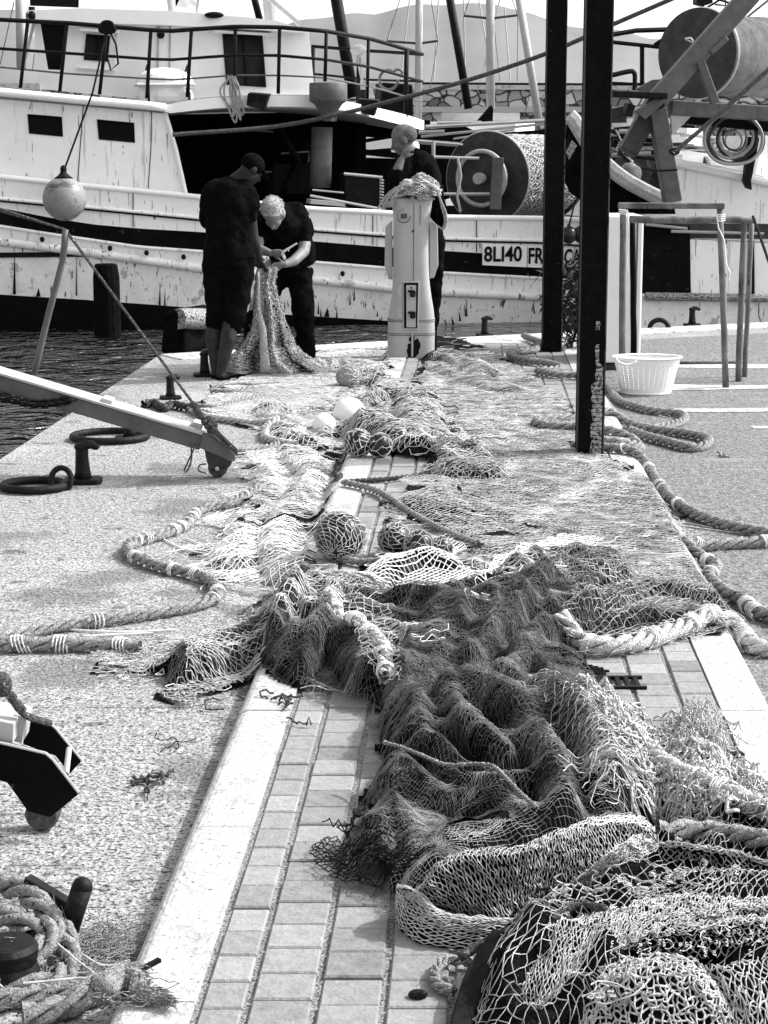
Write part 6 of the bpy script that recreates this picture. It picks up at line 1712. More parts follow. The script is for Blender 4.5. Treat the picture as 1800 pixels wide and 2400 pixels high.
def under_sheet(name, poly, m_, parent, off=-0.004, fold=0.01, res=0.018, z=None, minh=None):
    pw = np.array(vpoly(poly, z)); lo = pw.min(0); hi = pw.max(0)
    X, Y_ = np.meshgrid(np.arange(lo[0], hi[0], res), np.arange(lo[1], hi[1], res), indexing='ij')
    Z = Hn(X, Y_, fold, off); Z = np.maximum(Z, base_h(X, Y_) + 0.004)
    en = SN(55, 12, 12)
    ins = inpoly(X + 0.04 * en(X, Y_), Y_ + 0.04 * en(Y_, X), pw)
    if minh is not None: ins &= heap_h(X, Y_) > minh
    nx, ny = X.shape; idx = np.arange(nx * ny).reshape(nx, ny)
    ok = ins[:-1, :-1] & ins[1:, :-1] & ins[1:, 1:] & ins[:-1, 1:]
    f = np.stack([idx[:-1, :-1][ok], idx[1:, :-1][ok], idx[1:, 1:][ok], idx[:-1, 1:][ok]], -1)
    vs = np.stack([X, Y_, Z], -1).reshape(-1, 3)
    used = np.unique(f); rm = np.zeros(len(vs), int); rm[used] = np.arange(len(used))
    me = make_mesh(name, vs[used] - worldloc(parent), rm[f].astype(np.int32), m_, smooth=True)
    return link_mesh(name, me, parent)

def net_grid(name, G, thr, m_, parent=None, diag=True, jit=0.0, seed=3, drop=0.02, sub=False, **kw):
    G = np.array(G, float); rs = np.random.RandomState(seed); G = G + rs.randn(*G.shape) * jit
    Aa = []; Bb = []
    if diag:
        a, b = np.meshgrid(np.arange(G.shape[0]), np.arange(G.shape[1]), indexing='ij'); ev = (a + b) % 2 == 0
        for (di, dj) in ((1, 1), (1, -1)):
            for i in range(G.shape[0] - 1):
                js = np.arange(max(0, -dj), G.shape[1] - max(0, dj)); js = js[ev[i, js]]
                Aa.append(G[i, js]); Bb.append(G[i + 1, js + dj])
    else:
        Aa += [G[:-1].reshape(-1, 3), G[:, :-1].reshape(-1, 3)]; Bb += [G[1:].reshape(-1, 3), G[:, 1:].reshape(-1, 3)]
    Aa = np.concatenate(Aa); Bb = np.concatenate(Bb); m = rs.rand(len(Aa)) > drop; Aa = Aa[m]; Bb = Bb[m]
    if sub:
        Mid = (Aa + Bb) / 2 + rs.randn(*Aa.shape) * jit * 1.2; Aa, Bb = np.concatenate([Aa, Mid]), np.concatenate([Mid, Bb])
    return threads(name, Aa, Bb, thr * (0.8 + .4 * rs.rand(len(Aa))), m_, parent, **kw)

def tangle(name, poly, n, r, m_, parent, ln=0.22, curl=9, lift=0.02, seed=1, z=None, fold=0.01, up=0.0):
    """loose curly strands lying over the heap"""
    rs = np.random.RandomState(seed); pw = np.array(vpoly(poly, z)); lo = pw.min(0); hi = pw.max(0)
    Aa = []; Bb = []; RR = []
    k = 0
    while k < n:
        p = lo + rs.rand(2) * (hi - lo)
        if not inpoly(np.array([p[0]]), np.array([p[1]]), pw)[0]: continue
        k += 1
        a = rs.rand() * 6.28; w = rs.randn() * curl; L = ln * (0.4 + rs.rand()); m = 9; pts = []
        lf = lift * rs.rand()
        for i in range(m):
            pts.append((p[0], p[1], lf + up * math.sin(math.pi * i / (m - 1)) * rs.rand()))
            p = p + np.array([math.cos(a), math.sin(a)]) * L / m; a += w * L / m * 4 + rs.randn() * 0.35
        pts = np.array(pts); pts[:, 2] += Hn(pts[:, 0], pts[:, 1], fold, 0.004)
        Aa.append(pts[:-1]); Bb.append(pts[1:]); RR.append(np.full(m - 1, r * (0.6 + .8 * rs.rand())))
    return threads(name, np.concatenate(Aa), np.concatenate(Bb), np.concatenate(RR), m_, parent)

def rope_mesh(path, r, strands=3, n=7, pitch=7.0, wob=0.06, seed=1):
    """laid rope: strands twisted round the path"""
    path = np.asarray(path, float)
    seg = np.linalg.norm(np.diff(path, axis=0), axis=1); s = np.concatenate([[0], np.cumsum(seg)])
    step = r * 0.75; m = max(4, int(s[-1] / step)); ss = np.linspace(0, s[-1], m)
    C = np.stack([np.interp(ss, s, path[:, k]) for k in range(3)], -1)
    T_ = np.gradient(C, axis=0); T_ /= np.linalg.norm(T_, axis=1, keepdims=True) + 1e-12
    S_ = np.cross(T_, [0, 0, 1.0]); S_ /= np.linalg.norm(S_, axis=1, keepdims=True) + 1e-9; U_ = np.cross(S_, T_)
    mb = MB(); rs = np.random.RandomState(seed)
    vs = []; fs = []; off = 0
    for k in range(strands):
        q = ss / (pitch * r) * 2 * math.pi + k * 2 * math.pi / strands
        cc = C + S_ * (np.cos(q) * r * 0.55)[:, None] + U_ * (np.sin(q) * r * 0.55)[:, None]
        rad = r * 0.49 * (1 + wob * rs.randn(m))
        for j in range(n):
            a = 2 * math.pi * j / n + q
            vs.append(cc + S_ * (np.cos(a) * rad)[:, None] + U_ * (np.sin(a) * rad)[:, None])
    vs = np.array(vs)                      # (strands*n, m, 3)
    F_ = []
    for k in range(strands):
        for j in range(n):
            a = (k * n + j) * m; b = (k * n + (j + 1) % n) * m; i = np.arange(m - 1)
            F_.append(np.stack([a + i, b + i, b + i + 1, a + i + 1], -1))
    return vs.reshape(-1, 3), np.concatenate(F_).astype(np.int32), C, S_, U_, ss

def rope(name, pts, r, m_, label, raw=False, lash=0, fuzz=0, z0=None, cat='rope', parent=None, seed=1, lift=0.0, twine='net_white', group=None, pitch=7.0):
    """pts in view pixels lying on whatever is below; raw=True gives world points"""
    if raw: C = catmull(pts, 0.03)
    else:
        w = np.array([V(a, b, MED_Z * .5 if z0 is None else z0) for a, b in pts]); C = catmull(w, 0.03)
        C[:, 2] = Hn(C[:, 0], C[:, 1], 0, 0.0) + r * 1.02 + lift
        k = np.ones(7) / 7; zz = np.convolve(np.pad(C[:, 2], 3, mode='edge'), k, 'valid'); C[:, 2] = np.maximum(zz, C[:, 2] - 0.02)
        nz = SN(seed + 40, 9, 8); C[:, 0] += 0.006 * nz(C[:, 0], C[:, 1]); C[:, 1] += 0.008 * nz(C[:, 1], C[:, 0])
    vs, f, Cc, S_, U_, ss = rope_mesh(C, r, seed=seed, pitch=pitch)
    org = worldloc(parent) if parent is not None else np.array([vs[:, 0].mean(), vs[:, 1].mean(), vs[:, 2].min()])
    root = parent
    me = make_mesh(name if not (lash or fuzz) or parent else 'strands', vs - org, f, M[m_], smooth=True)
    if parent is None and (lash or fuzz):
        root = empty(name, org, label, cat, group); o = link_mesh('strands', me, root)
    else:
        o = link_mesh(name, me, parent)
        if parent is None: o.location = org; tag(o, label, cat, group)
        root = o
    rs = np.random.RandomState(seed)
    if fuzz:
        n = int(ss[-1] * fuzz); i = rs.randint(1, len(Cc) - 1, n); q = rs.rand(n) * 6.28
        rad = S_[i] * np.cos(q)[:, None] + U_[i] * np.sin(q)[:, None]
        tng = (Cc[i + 1] - Cc[i]); tng /= np.linalg.norm(tng, axis=1, keepdims=True)
        a = Cc[i] + rad * r * .95; mid = a + rad * r * .35 * rs.rand(n, 1) + tng * r * 0.6 * rs.randn(n, 1); b = mid + rad * r * .3 * rs.rand(n, 1) + tng * r * .7 * rs.randn(n, 1) - np.array([0, 0, 1]) * r * .2
        threads('fuzz', np.concatenate([a, mid]), np.concatenate([mid, b]), 0.0010 + 0.012 * r, M[m_], root)
    if lash:
        mb = MB(); d = lash * 0.6
        while d < ss[-1] - 0.03:
            i = int(np.searchsorted(ss, d))
            i = min(max(i, 2), len(Cc) - 3)
            tl = rs.uniform(-.5, .5); nn = rs.randint(2, 6)
            tg = Cc[i + 1] - Cc[i - 1]; tg = tg / np.linalg.norm(tg)
            qs = np.linspace(0, 6.283 * nn, 13 * nn); adv = rs.uniform(.006, .016); mb = MB()
            mb.tube([Cc[i] + (S_[i] * math.cos(q) + U_[i] * math.sin(q)) * r * (1.10 + .05 * math.sin(q * 2.3)) + tg * (math.sin(q) * r * tl + q / 6.283 * adv) for q in qs], 0.0026, 5)
            mb.build('twine_lashing', M[twine], root)
            d += lash * rs.choice([.3, .5, .8, 1.2, 1.9])
    return root

def grnd(x, y): return float(Hn(np.array([x]), np.array([y]), 0, 0)[0])
def float_ball(px, py, rpx, label, m_='buoy_dark', wrap='net_light', cell=14, thr=0.0022, group=None, name='net_float', squash=1.0, lift=0.0):
    c = V(px, py, MED_Z + 0.02); r = rpx * K / F * c[1]
    c = V(px, py, MED_Z + r); r = rpx * K / F * c[1]
    g0 = float(base_h(np.array([c[0]]), np.array([c[1]]))[0]); c[2] = g0 + r * .98 + lift
    e = empty(name, (c[0], c[1], g0), label, 'float', group)
    mb = MB(); mb.ell(c, (r, r * squash, r), 28, 18); mb.build('ball', M[m_], e, smooth=True)
    if wrap:
        rs = np.random.RandomState(int(px)); ax = Matrix.Rotation(rs.rand() * 3, 3, 'X') @ Matrix.Rotation(rs.rand() * 3, 3, 'Y')
        G = []
        for i in range(cell + 1):
            t = math.pi * (0.04 + .92 * i / cell); row = []
            for j in range(cell * 2 + 1):
                q = 2 * math.pi * j / (cell * 2) + 0.5 * math.sin(t * 3)
                v = Vector((math.sin(t) * math.cos(q), math.sin(t) * math.sin(q), math.cos(t)))
                rr = r * (1.02 + .05 * rs.rand())
                row.append(c + np.array(ax @ v) * [rr, rr * squash, rr])
            G.append(row)
        net_grid('net_wrap', G, thr, M[wrap], e, seed=int(py), sub=True, jit=r * .02)
    return e, c, r

# ---- heap strokes (crest lines in view pixels, radius m, height m)
for pts, r, h in (
    ([(225, 1398), (420, 1378), (600, 1315), (760, 1320)], .13, .14),
    ([(380, 1475), (500, 1450), (620, 1385), (740, 1365), (815, 1440), (835, 1525)], .12, .19),
    ([(560, 1425), (640, 1480), (760, 1520), (835, 1510)], .13, .09),
    ([(590, 1300), (700, 1265), (850, 1320), (890, 1380)], .17, .10),
    ([(885, 1290), (945, 1300), (990, 1350)], .13, .17),
    ([(1300, 1215), (1150, 1255), (1000, 1330), (900, 1420), (850, 1480)], .15, .15),
    ([(1250, 1290), (1120, 1340), (1000, 1410)], .14, .13),
    ([(1560, 1290), (1400, 1272), (1260, 1318), (1120, 1350)], .075, .07),
    ([(1570, 1342), (1400, 1328), (1230, 1368), (1060, 1400)], .065, .065),
    ([(1500, 1385), (1350, 1382), (1210, 1392)], .05, .055),
    ([(850, 1500), (950, 1450), (1100, 1415), (1220, 1440), (1275, 1530)], .16, .14),
    ([(930, 1440), (1040, 1470), (1200, 1500)], .14, .12),
    ([(845, 1585), (950, 1530), (1100, 1525), (1250, 1580), (1340, 1680), (1400, 1770)], .17, .20),
    ([(1150, 1560), (1270, 1640), (1330, 1740)], .13, .17),
    ([(825, 1620), (865, 1590), (1000, 1600), (1150, 1640), (1260, 1720)], .07, .20),
    ([(830, 1610), (850, 1670), (950, 1720), (1070, 1745), (1200, 1800), (1320, 1800)], .085, .17),
    ([(800, 1760), (785, 1840), (800, 1900), (850, 1950)], .10, .12),
    ([(860, 1740), (930, 1800), (950, 1870), (900, 1940)], .09, .10),
    ([(1040, 1760), (1150, 1830), (1250, 1800)], .08, .12),
    ([(720, 1905), (770, 1915), (830, 1950)], .07, .07),
    ([(880, 1940), (940, 1855), (1060, 1812), (1200, 1790), (1310, 1790), (1395, 1825)], .11, .21),
    ([(865, 1950), (900, 2010), (1000, 2040), (1110, 2030)], .085, .10),
    ([(1120, 2060), (1250, 1985), (1450, 1955), (1659, 1950), (1850, 1930)], .15, .27),
    ([(1330, 2100), (1460, 2040), (1600, 2080), (1850, 2100)], .13, .26),
    ([(1170, 2080), (1110, 2190), (1060, 2320)], .17, .17),
    ([(1300, 2200), (1480, 2200), (1850, 2240)], .16, .22),
    ([(1380, 1880), (1550, 1860), (1850, 1900)], .13, .16),
    ([(1275, 1570), (1350, 1650), (1470, 1740), (1600, 1790), (1850, 1880)], .12, .17),
    ([(1500, 1640), (1530, 1740), (1640, 1840)], .09, .12),
    ([(560, 1400), (680, 1390), (790, 1440)], .06, .08), ([(640, 1330), (760, 1340), (840, 1390)], .06, .10), ([(1020, 1390), (1120, 1310), (1260, 1265)], .05, .14), ([(960, 1440), (1080, 1370), (1200, 1330)], .05, .12),
    ([(1010, 1490), (1120, 1560), (1190, 1670), (1220, 1770)], .07, .23), ([(880, 1520), (915, 1610), (990, 1690), (1080, 1725)], .06, .21), ([(870, 1620), (930, 1660), (1020, 1680), (1150, 1700), (1280, 1760)], .04, .18),
    ([(1110, 1470), (1220, 1550), (1290, 1660), (1330, 1770)], .07, .24), ([(960, 1500), (1010, 1590), (1090, 1640)], .055, .24), ([(640, 1265), (600, 1340), (570, 1430)], .05, .2), ([(720, 1275), (700, 1350), (640, 1420)], .05, .2), ([(1180, 1240), (1110, 1330), (1020, 1430)], .06, .22), ([(1280, 1300), (1180, 1360), (1080, 1470)], .06, .20), ([(800, 1790), (860, 1770), (900, 1830), (880, 1900)], .05, .12), ([(1000, 1790), (1100, 1800), (1190, 1830)], .04, .10),
    ([(1200, 2060), (1330, 2030), (1480, 2010), (1700, 2000)], .06, .22), ([(1250, 2130), (1380, 2120), (1500, 2150), (1700, 2160)], .06, .22), ([(1420, 2230), (1560, 2180), (1750, 2190)], .06, .22), ([(1180, 2240), (1300, 2160), (1340, 2080)], .06, .2),
    ([(1300, 1930), (1450, 1905), (1600, 1920), (1800, 1925)], .06, .16),
    # flatter bunches further away
    ([(700, 905), (820, 850), (920, 860)], .12, .10), ([(760, 900), (850, 930), (960, 1000), (1040, 1010)], .14, .12),
    ([(900, 860), (920, 940), (1000, 980)], .16, .10), ([(930, 765), (985, 770), (1040, 800)], .16, .12), ([(940, 790), (1000, 810), (1090, 840)], .15, .05),
    ([(700, 770), (780, 775), (830, 800)], .2, .12), ([(590, 860), (640, 930), (700, 960)], .14, .08),
    ([(560, 985), (580, 1040), (520, 1110), (500, 1180)], .10, .06), ([(640, 960), (680, 1000), (640, 1060), (600, 1130), (620, 1210)], .10, .08), ([(700, 985), (705, 1040), (680, 1110)], .09, .06),
    ([(780, 1270), (840, 1225), (930, 1205), (1000, 1215)], .12, .08), ([(1000, 1260), (1100, 1225), (1200, 1195), (1305, 1195)], .085, .11),
    ([(560, 1250), (620, 1240), (700, 1230)], .10, .06), ([(640, 1120), (660, 1180), (640, 1220)], .08, .04), ([(900, 1060), (960, 1110), (1060, 1180)], .16, .04),
): stroke(pts, r * (0.85 if min(p[1] for p in pts) > 1180 and max(p[1] for p in pts) < 1800 else 1.0), h * (0.62 if max(p[1] for p in pts) < 1975 and pts[0] != (880, 1940) else (0.5 if max(p[1] for p in pts) > 1900 else 0.62)))

def netroot(px, py, label, name='fishing_net', cat='net', z=0.0):
    return empty(name, V(px, py, z), label, cat)

# 1. wide thin net spread to the right
n1 = netroot(1200, 1080, 'pale fine net spread flat and wide over the bricks around the nearer post')
under_sheet('matted_layer', S1, M['net_under3'], n1, off=0.004, fold=0.010, res=0.03)
net_sheet('upper_layer', S1, 0.034, 0.3, 0.0021, M['net_mid'], n1, off=0.012, fold=0.016, ratio=0.9, bunch=0.6, bfreq=7, seed=1, drop=0.03)
net_sheet('middle_layer', S1, 0.040, 0.9, 0.0014, M['net_light'], n1, off=0.008, fold=0.014, ratio=1.0, bunch=0.5, bfreq=5, seed=2, drop=0.04)
net_sheet('lower_layer', S1, 0.034, -0.2, 0.0034, M['net_dark'], n1, off=0.003, fold=0.004, bunch=0.5, bfreq=6, seed=3)
tangle('loose_strands', S1, 200, 0.0018, M['net_light'], n1, ln=0.35, seed=4)
# dark patch of netting
S1b = [(870, 1060), (940, 1050), (1080, 1120), (1180, 1180), (1000, 1200), (880, 1130)]
net_sheet('dark_patch', S1b, 0.03, 0.5, 0.0050, M['net_dark'], n1, off=0.016, fold=0.014, seed=8)
net_sheet('patch_threads', S1b, 0.03, 0.1, 0.0013, M['net_light'], n1, off=0.022, fold=0.014, seed=9)
# 2. white net lying left of the kerb
n2 = netroot(600, 1120, 'bright white net strip lying on the ground left of the kerb')
net_sheet('net_layer', S2_, 0.040, 0.2, 0.0019, M['net_white'], n2, off=0.014, fold=0.020, ratio=1.0, bunch=0.7, bfreq=12, seed=11, edge=.07)
net_sheet('net_layer', S2_, 0.034, 0.95, 0.0014, M['net_light'], n2, off=0.008, fold=0.020, ratio=.7, bunch=0.7, bfreq=10, seed=12, edge=.07)
net_sheet('shade_layer', S2_, 0.04, 0.5, 0.0022, M['net_dark'], n2, off=0.003, fold=0.0, seed=19)
tangle('loose_strands', S2_, 110, 0.0022, M['net_white'], n2, ln=0.35, curl=3, seed=14)
S2b = [(545, 1070), (705, 1062), (690, 1130), (545, 1140)]
net_sheet('grey_panel', S2b, 0.026, 0.1, 0.0036, M['net_dark'], n2, off=0.024, fold=0.014, seed=15)
net_sheet('grey_threads', S2b, 0.026, 0.5, 0.0022, M['net_light'], n2, off=0.03, fold=0.014, seed=16)
# 3. net at the feet of the men
n3 = netroot(640, 870, 'pale net gathered on the ground at the feet of the two bending men')
under_sheet('matted_layer', S3, M['net_under3'], n3, off=0.002, fold=0.02, res=0.03)
net_sheet('upper_layer', S3, 0.040, 0.4, 0.0026, M['net_light'], n3, off=0.018, fold=0.03, bunch=0.6, bfreq=6, seed=21)
net_sheet('middle_layer', S3, 0.045, 1.0, 0.0022, M['net_white'], n3, off=0.012, fold=0.03, bunch=0.6, bfreq=6, seed=22)
net_sheet('lower_layer', S3, 0.04, 0.0, 0.0050, M['net_dark'], n3, off=0.006, fold=0.02, bunch=0.6, bfreq=6, seed=23)
tangle('loose_strands', S3, 160, 0.0028, M['net_light'], n3, ln=0.4, seed=24, lift=.02)
# 4. net held up by the men
g = Fig(440, 340, 3.95, 14.95)
n4 = empty('held_net', (g.J(700, 2130)[0], 14.95, 0), 'net hanging from the hands of the two men down to the ground', 'net')
Lc = [(640, 1150), (628, 1300), (628, 1500), (600, 1720), (520, 1850), (410, 1990), (380, 2110)]
Rc = [(830, 1130), (800, 1280), (850, 1500), (905, 1700), (960, 1850), (1130, 2010), (1380, 2110)]
vv = np.linspace(0, 1, 74); li = np.linspace(0, 1, len(Lc))
def hang(seed, dep, n=44, sh=0.0):
    rs = np.random.RandomState(seed); G = []
    for v in vv:
        lx = np.interp(v, li, [p[0] for p in Lc]); ly = np.interp(v, li, [p[1] for p in Lc])
        rx = np.interp(v, li, [p[0] for p in Rc]); ry = np.interp(v, li, [p[1] for p in Rc])
        row = []
        for k in range(n):
            u = k / (n - 1.0); ub = u + 0.035 * math.sin(u * 23 + 2 * v + seed)
            ub = min(1, max(0, ub)); dy = (0.02 + 0.16 * v) * math.sin(u * 14 + seed * 2 + v * 1.5) + dep - 0.25 * v * u * 0
            p = g.J(lx - 40 * v + (rx + 60 * v - lx + 40 * v) * ub, ly + (ry - ly) * ub, dy + 0.05 * v * math.sin(u * 31)); p[2] = max(p[2], 0.015); row.append(p)
        G.append(row)
    return np.array(G)
Gh = hang(1, 0.0)
net_grid('front_layer', Gh, 0.0021, M['net_light'], n4, diag=False, jit=0.006, seed=31)
net_grid('back_layer', hang(2, 0.10), 0.0022, M['net_mid'], n4, diag=True, jit=0.006, seed=32)
net_grid('dark_layer', hang(3, 0.16), 0.0030, M['net_dark'], n4, diag=True, jit=0.006, seed=33)
mb = MB()
pl_ = catmull([g.J(650, 1170, -.05), g.J(650, 1500, -.08), g.J(690, 1700, -.12), g.J(705, 1900, -.16), g.J(720, 2100, -.2)], .05)
mb.tube(pl_, [(0.012 + 0.03 * t, 0.010) for t in np.linspace(0, 1, len(pl_))], 8); mb.build('gathered_hem', M['rope'], n4, smooth=True)
# 5. messy bundle in the middle with floats
n5 = netroot(860, 930, 'tangled pale netting bunched in the middle beyond the kerb, floats caught in it')
under_sheet('matted_layer', S5, M['net_under3'], n5, off=0.002, fold=0.02, res=0.025)
net_sheet('upper_layer', S5, 0.036, 0.2, 0.0022, M['net_light'], n5, off=0.02, fold=0.03, bunch=0.7, bfreq=8, seed=41)
net_sheet('lower_layer', S5, 0.036, 0.8, 0.0055, M['net_dark'], n5, off=0.004, fold=0.02, bunch=0.6, bfreq=6, seed=42)
tangle('loose_strands', S5, 220, 0.0026, M['net_light'], n5, ln=0.35, seed=43, lift=.03, up=.02)
tangle('dark_strands', S5, 160, 0.0034, M['rope_dark'], n5, ln=0.35, seed=44, lift=.03, up=.02)
# 6. coarse white diamond net and its rolled edge
n6 = netroot(960, 1240, 'coarse bright white diamond net with a rolled edge behind the dark heap')
net_sheet('diamond_net', S6, 0.032, 0.1, 0.0027, M['net_white'], n6, off=0.020, fold=0.01, ratio=1.5, bunch=0.25, seed=51, jit=.05)
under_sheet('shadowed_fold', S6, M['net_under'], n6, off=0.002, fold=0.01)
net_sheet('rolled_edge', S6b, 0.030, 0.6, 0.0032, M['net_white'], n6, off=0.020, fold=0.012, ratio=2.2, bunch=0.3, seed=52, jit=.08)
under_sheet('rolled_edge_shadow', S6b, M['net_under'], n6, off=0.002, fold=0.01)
tangle('loose_strands', S6b, 60, 0.0024, M['net_white'], n6, ln=0.25, seed=53)
# 7. dark heap in the middle
n7 = netroot(900, 1400, 'heaped dark netting across the kerb with light meshes on its folds')
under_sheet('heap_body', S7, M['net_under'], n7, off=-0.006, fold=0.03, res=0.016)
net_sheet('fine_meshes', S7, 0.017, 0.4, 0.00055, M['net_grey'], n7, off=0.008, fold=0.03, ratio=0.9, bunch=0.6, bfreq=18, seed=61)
net_sheet('fine_meshes', S7, 0.022, 1.0, 0.0006, M['net_grey'], n7, off=0.003, fold=0.03, ratio=0.8, bunch=0.6, bfreq=18, seed=62)
S7a = [(215, 1405), (245, 1375), (420, 1350), (560, 1300), (760, 1290), (830, 1340), (700, 1350), (560, 1385), (440, 1420), (360, 1440), (225, 1440)]
net_sheet('light_meshes', S7a, 0.024, 0.3, 0.0015, M['net_light'], n7, off=0.014, fold=0.03, ratio=0.8, bunch=0.5, bfreq=9, seed=63, sub=True)
S7b = [(355, 1490), (365, 1450), (500, 1415), (620, 1350), (720, 1330), (830, 1340), (860, 1430), (850, 1560), (780, 1550), (760, 1450), (690, 1400), (560, 1430), (480, 1480), (400, 1515)]
net_sheet('light_meshes', S7b, 0.030, 0.7, 0.0018, M['net_light'], n7, off=0.016, fold=0.025, ratio=1.0, bunch=0.4, bfreq=8, seed=64, sub=True)
S7c = [(1205, 1390), (1240, 1330), (1300, 1250), (1420, 1240), (1575, 1265), (1600, 1345), (1550, 1400), (1400, 1405), (1220, 1410)]
net_sheet('light_meshes', S7c, 0.030, 0.0, 0.0014, M['net_mid'], n7, off=0.014, fold=0.02, ratio=1.1, bunch=0.5, bfreq=9, seed=65, sub=True)
tangle('loose_strands', S7b, 30, 0.0016, M['net_white'], n7, ln=0.3, seed=66)
tangle('ragged_ends', [(220, 1405), (330, 1400), (390, 1440), (340, 1450), (220, 1445)], 70, 0.0018, M['net_light'], n7, ln=0.15, seed=67, curl=16)
tangle('loose_strands', [(990, 1400), (1100, 1300), (1200, 1300), (1050, 1430), (900, 1500), (880, 1480)], 10, 0.0018, M['net_white'], n7, ln=0.3, seed=68, up=.03)
# 8. big lower heap
n8 = netroot(1080, 1700, 'largest dark netting heap in the foreground, black hollow under its front fold')
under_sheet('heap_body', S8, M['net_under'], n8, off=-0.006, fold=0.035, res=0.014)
S8b = [(818, 1600), (850, 1555), (950, 1495), (1100, 1485), (1230, 1500), (1300, 1560), (1380, 1650), (1440, 1740), (1430, 1790), (1300, 1810), (1190, 1800), (1080, 1755), (960, 1725), (850, 1680), (825, 1640)]
net_sheet('fine_meshes', S8b, 0.022, 0.6, 0.0009, M['net_grey'], n8, off=0.010, fold=0.035, ratio=0.8, bunch=0.6, bfreq=18, seed=71, sub=True)
net_sheet('fine_meshes', S8b, 0.022, 0.1, 0.0006, M['net_grey'], n8, off=0.004, fold=0.035, ratio=0.9, bunch=0.6, bfreq=18, seed=72, sub=True)
S8c = [(760, 1880), (775, 1800), (810, 1745), (880, 1730), (960, 1800), (980, 1860), (930, 1950), (850, 1970), (770, 1930)]
net_sheet('dense_meshes', S8c, 0.012, 0.4, 0.0004, M['net_mid'], n8, off=0.004, fold=0.02, bunch=0.4, bfreq=14, seed=73, drop=.1)
S8d = [(1000, 1740), (1150, 1780), (1260, 1800), (1200, 1860), (1050, 1800)]
net_sheet('dense_meshes', S8d, 0.02, 0.4, 0.0004, M['net_light'], n8, off=0.004, fold=0.02, seed=74, drop=.2)
S8e = [(1180, 1560), (1290, 1600), (1400, 1740), (1390, 1830), (1250, 1800), (1190, 1700), (1130, 1600)]
net_sheet('light_meshes', S8e, 0.028, 0.8, 0.0012, M['net_mid'], n8, off=0.016, fold=0.03, bunch=0.4, seed=75, sub=True)
tangle('black_mesh_edge', [(715, 1890), (770, 1860), (830, 1900), (860, 1960), (790, 1965), (730, 1930)], 40, 0.0016, M['net_dark'], n8, ln=0.12, seed=76, lift=.04, up=.03)
net_sheet('black_mesh', [(700, 1890), (760, 1850), (850, 1900), (870, 1975), (800, 1970), (730, 1935)], 0.026, 0.3, 0.0015, M['net_dark'], n8, off=0.012, fold=0.02, seed=77, sub=True, drop=.0)
net_sheet('dense_meshes', S8, 0.013, 0.5, 0.00042, M['net_grey'], n8, off=0.001, fold=0.035, bunch=0.5, bfreq=22, seed=79, drop=.1)
C8 = catmull([V(a, b, MED_Z + .09) for a, b in ((830, 1640), (880, 1660), (960, 1700), (1050, 1715), (1100, 1760), (1160, 1800))], .02)
C8[:, 2] = Hn(C8[:, 0], C8[:, 1], .035, .034); C8[:, 2] = np.convolve(np.pad(C8[:, 2], 6, mode='edge'), np.ones(13) / 13, 'valid')
vs, f, *_r = rope_mesh(C8, 0.006, seed=5, wob=.25); o = link_mesh('edge_cord', make_mesh('edge_cord', vs - worldloc(n8), f, M['rope'], smooth=True), n8)
# 9. ribbed light roll
n9 = netroot(1130, 1900, 'thick pale ribbed net folded into a standing roll in the foreground')
net_sheet('dense_meshes', S9, 0.013, 0.5, 0.00050, M['net_mid'], n9, off=0.006, fold=0.012, bunch=0.5, bfreq=22, seed=80, drop=.1)
def W8(pts):
    return np.array([P(703 + x / 1.512, 1500 + y / 1.512, MED_Z + h) for x, y, h in pts])
def resamp(c, n):
    c = catmull(c, 0.01); sg = np.concatenate([[0], np.cumsum(np.linalg.norm(np.diff(c, axis=0), axis=1))]); q = np.linspace(0, sg[-1], n)
    return np.stack([np.interp(q, sg, c[:, k]) for k in range(3)], -1)
def loft(curves, nu, nv, bulge=0.0, ripple=0.0, rf=14, seed=0, slant=0):
    C = [resamp(W8(c), nu) for c in curves]; G = np.zeros((nv, nu, 3)); m = len(C) - 1
    n1 = SN(300 + seed, rf, 14); n2 = SN(330 + seed, 3.0, 8)
    for k in range(nv):
        t = k / (nv - 1.0) * m; a = min(int(t), m - 1); f = t - a
        row = C[a] * (1 - f) + C[a + 1] * f
        u = np.linspace(0, 1, nu)
        w = math.sin(math.pi * k / (nv - 1.0))
        row[:, 2] += bulge * w
        rp = ripple * (n1(u * 4, u * 0 + f * 1.2 + a) + 0.5 * np.sin(u * rf * 9 + 3 * n2(u, u)))
        row[:, 1] += rp * (0.3 + w); row[:, 2] += rp * 0.5 * (0.3 + w)
        G[k] = row
    return G
def patch(name, curves, nu, nv, thr, m_, parent, under='net_under', bulge=0.0, ripple=0.004, rf=14, seed=0, diag=True, jit=0.0015, sub=True, drop=0.01):
    G = loft(curves, nu, nv, bulge, ripple, rf, seed)
    if under:
        Gu = G - np.array([0, -0.006, 0.006]); mb = MB(); mb.grid(Gu[::max(1, nv // 40), ::max(1, nu // 160)]); mb.build(name + '_backing', M[under], parent, smooth=True)
    return net_grid(name, G, thr, M[m_], parent, diag=diag, jit=jit, seed=seed, sub=sub, drop=drop)
under_sheet('roll_body', S9, M['net_under'], n9, off=0.0, fold=0.012, res=0.014)
crestA = [(365, 915, .06), (430, 885, .11), (500, 805, .16), (600, 765, .18), (780, 757, .18), (900, 703, .18), (1050, 652, .17), (1200, 655, .15), (1275, 715, .11)]
footA = [(430, 935, .04), (500, 965, .02), (590, 985, .015), (690, 995, .015), (770, 960, .02), (860, 905, .03), (960, 868, .04), (1100, 835, .05), (1272, 750, .08)]
backA = [(350, 880, .02), (420, 840, .03), (490, 760, .04), (600, 725, .04), (780, 715, .04), (900, 665, .05), (1050, 615, .06), (1200, 620, .08), (1270, 690, .09)]
patch('ribbed_wall', [backA, crestA, footA], 170, 19, 0.0014, 'net_light', n9, ripple=0.0025, seed=1, jit=.0012)
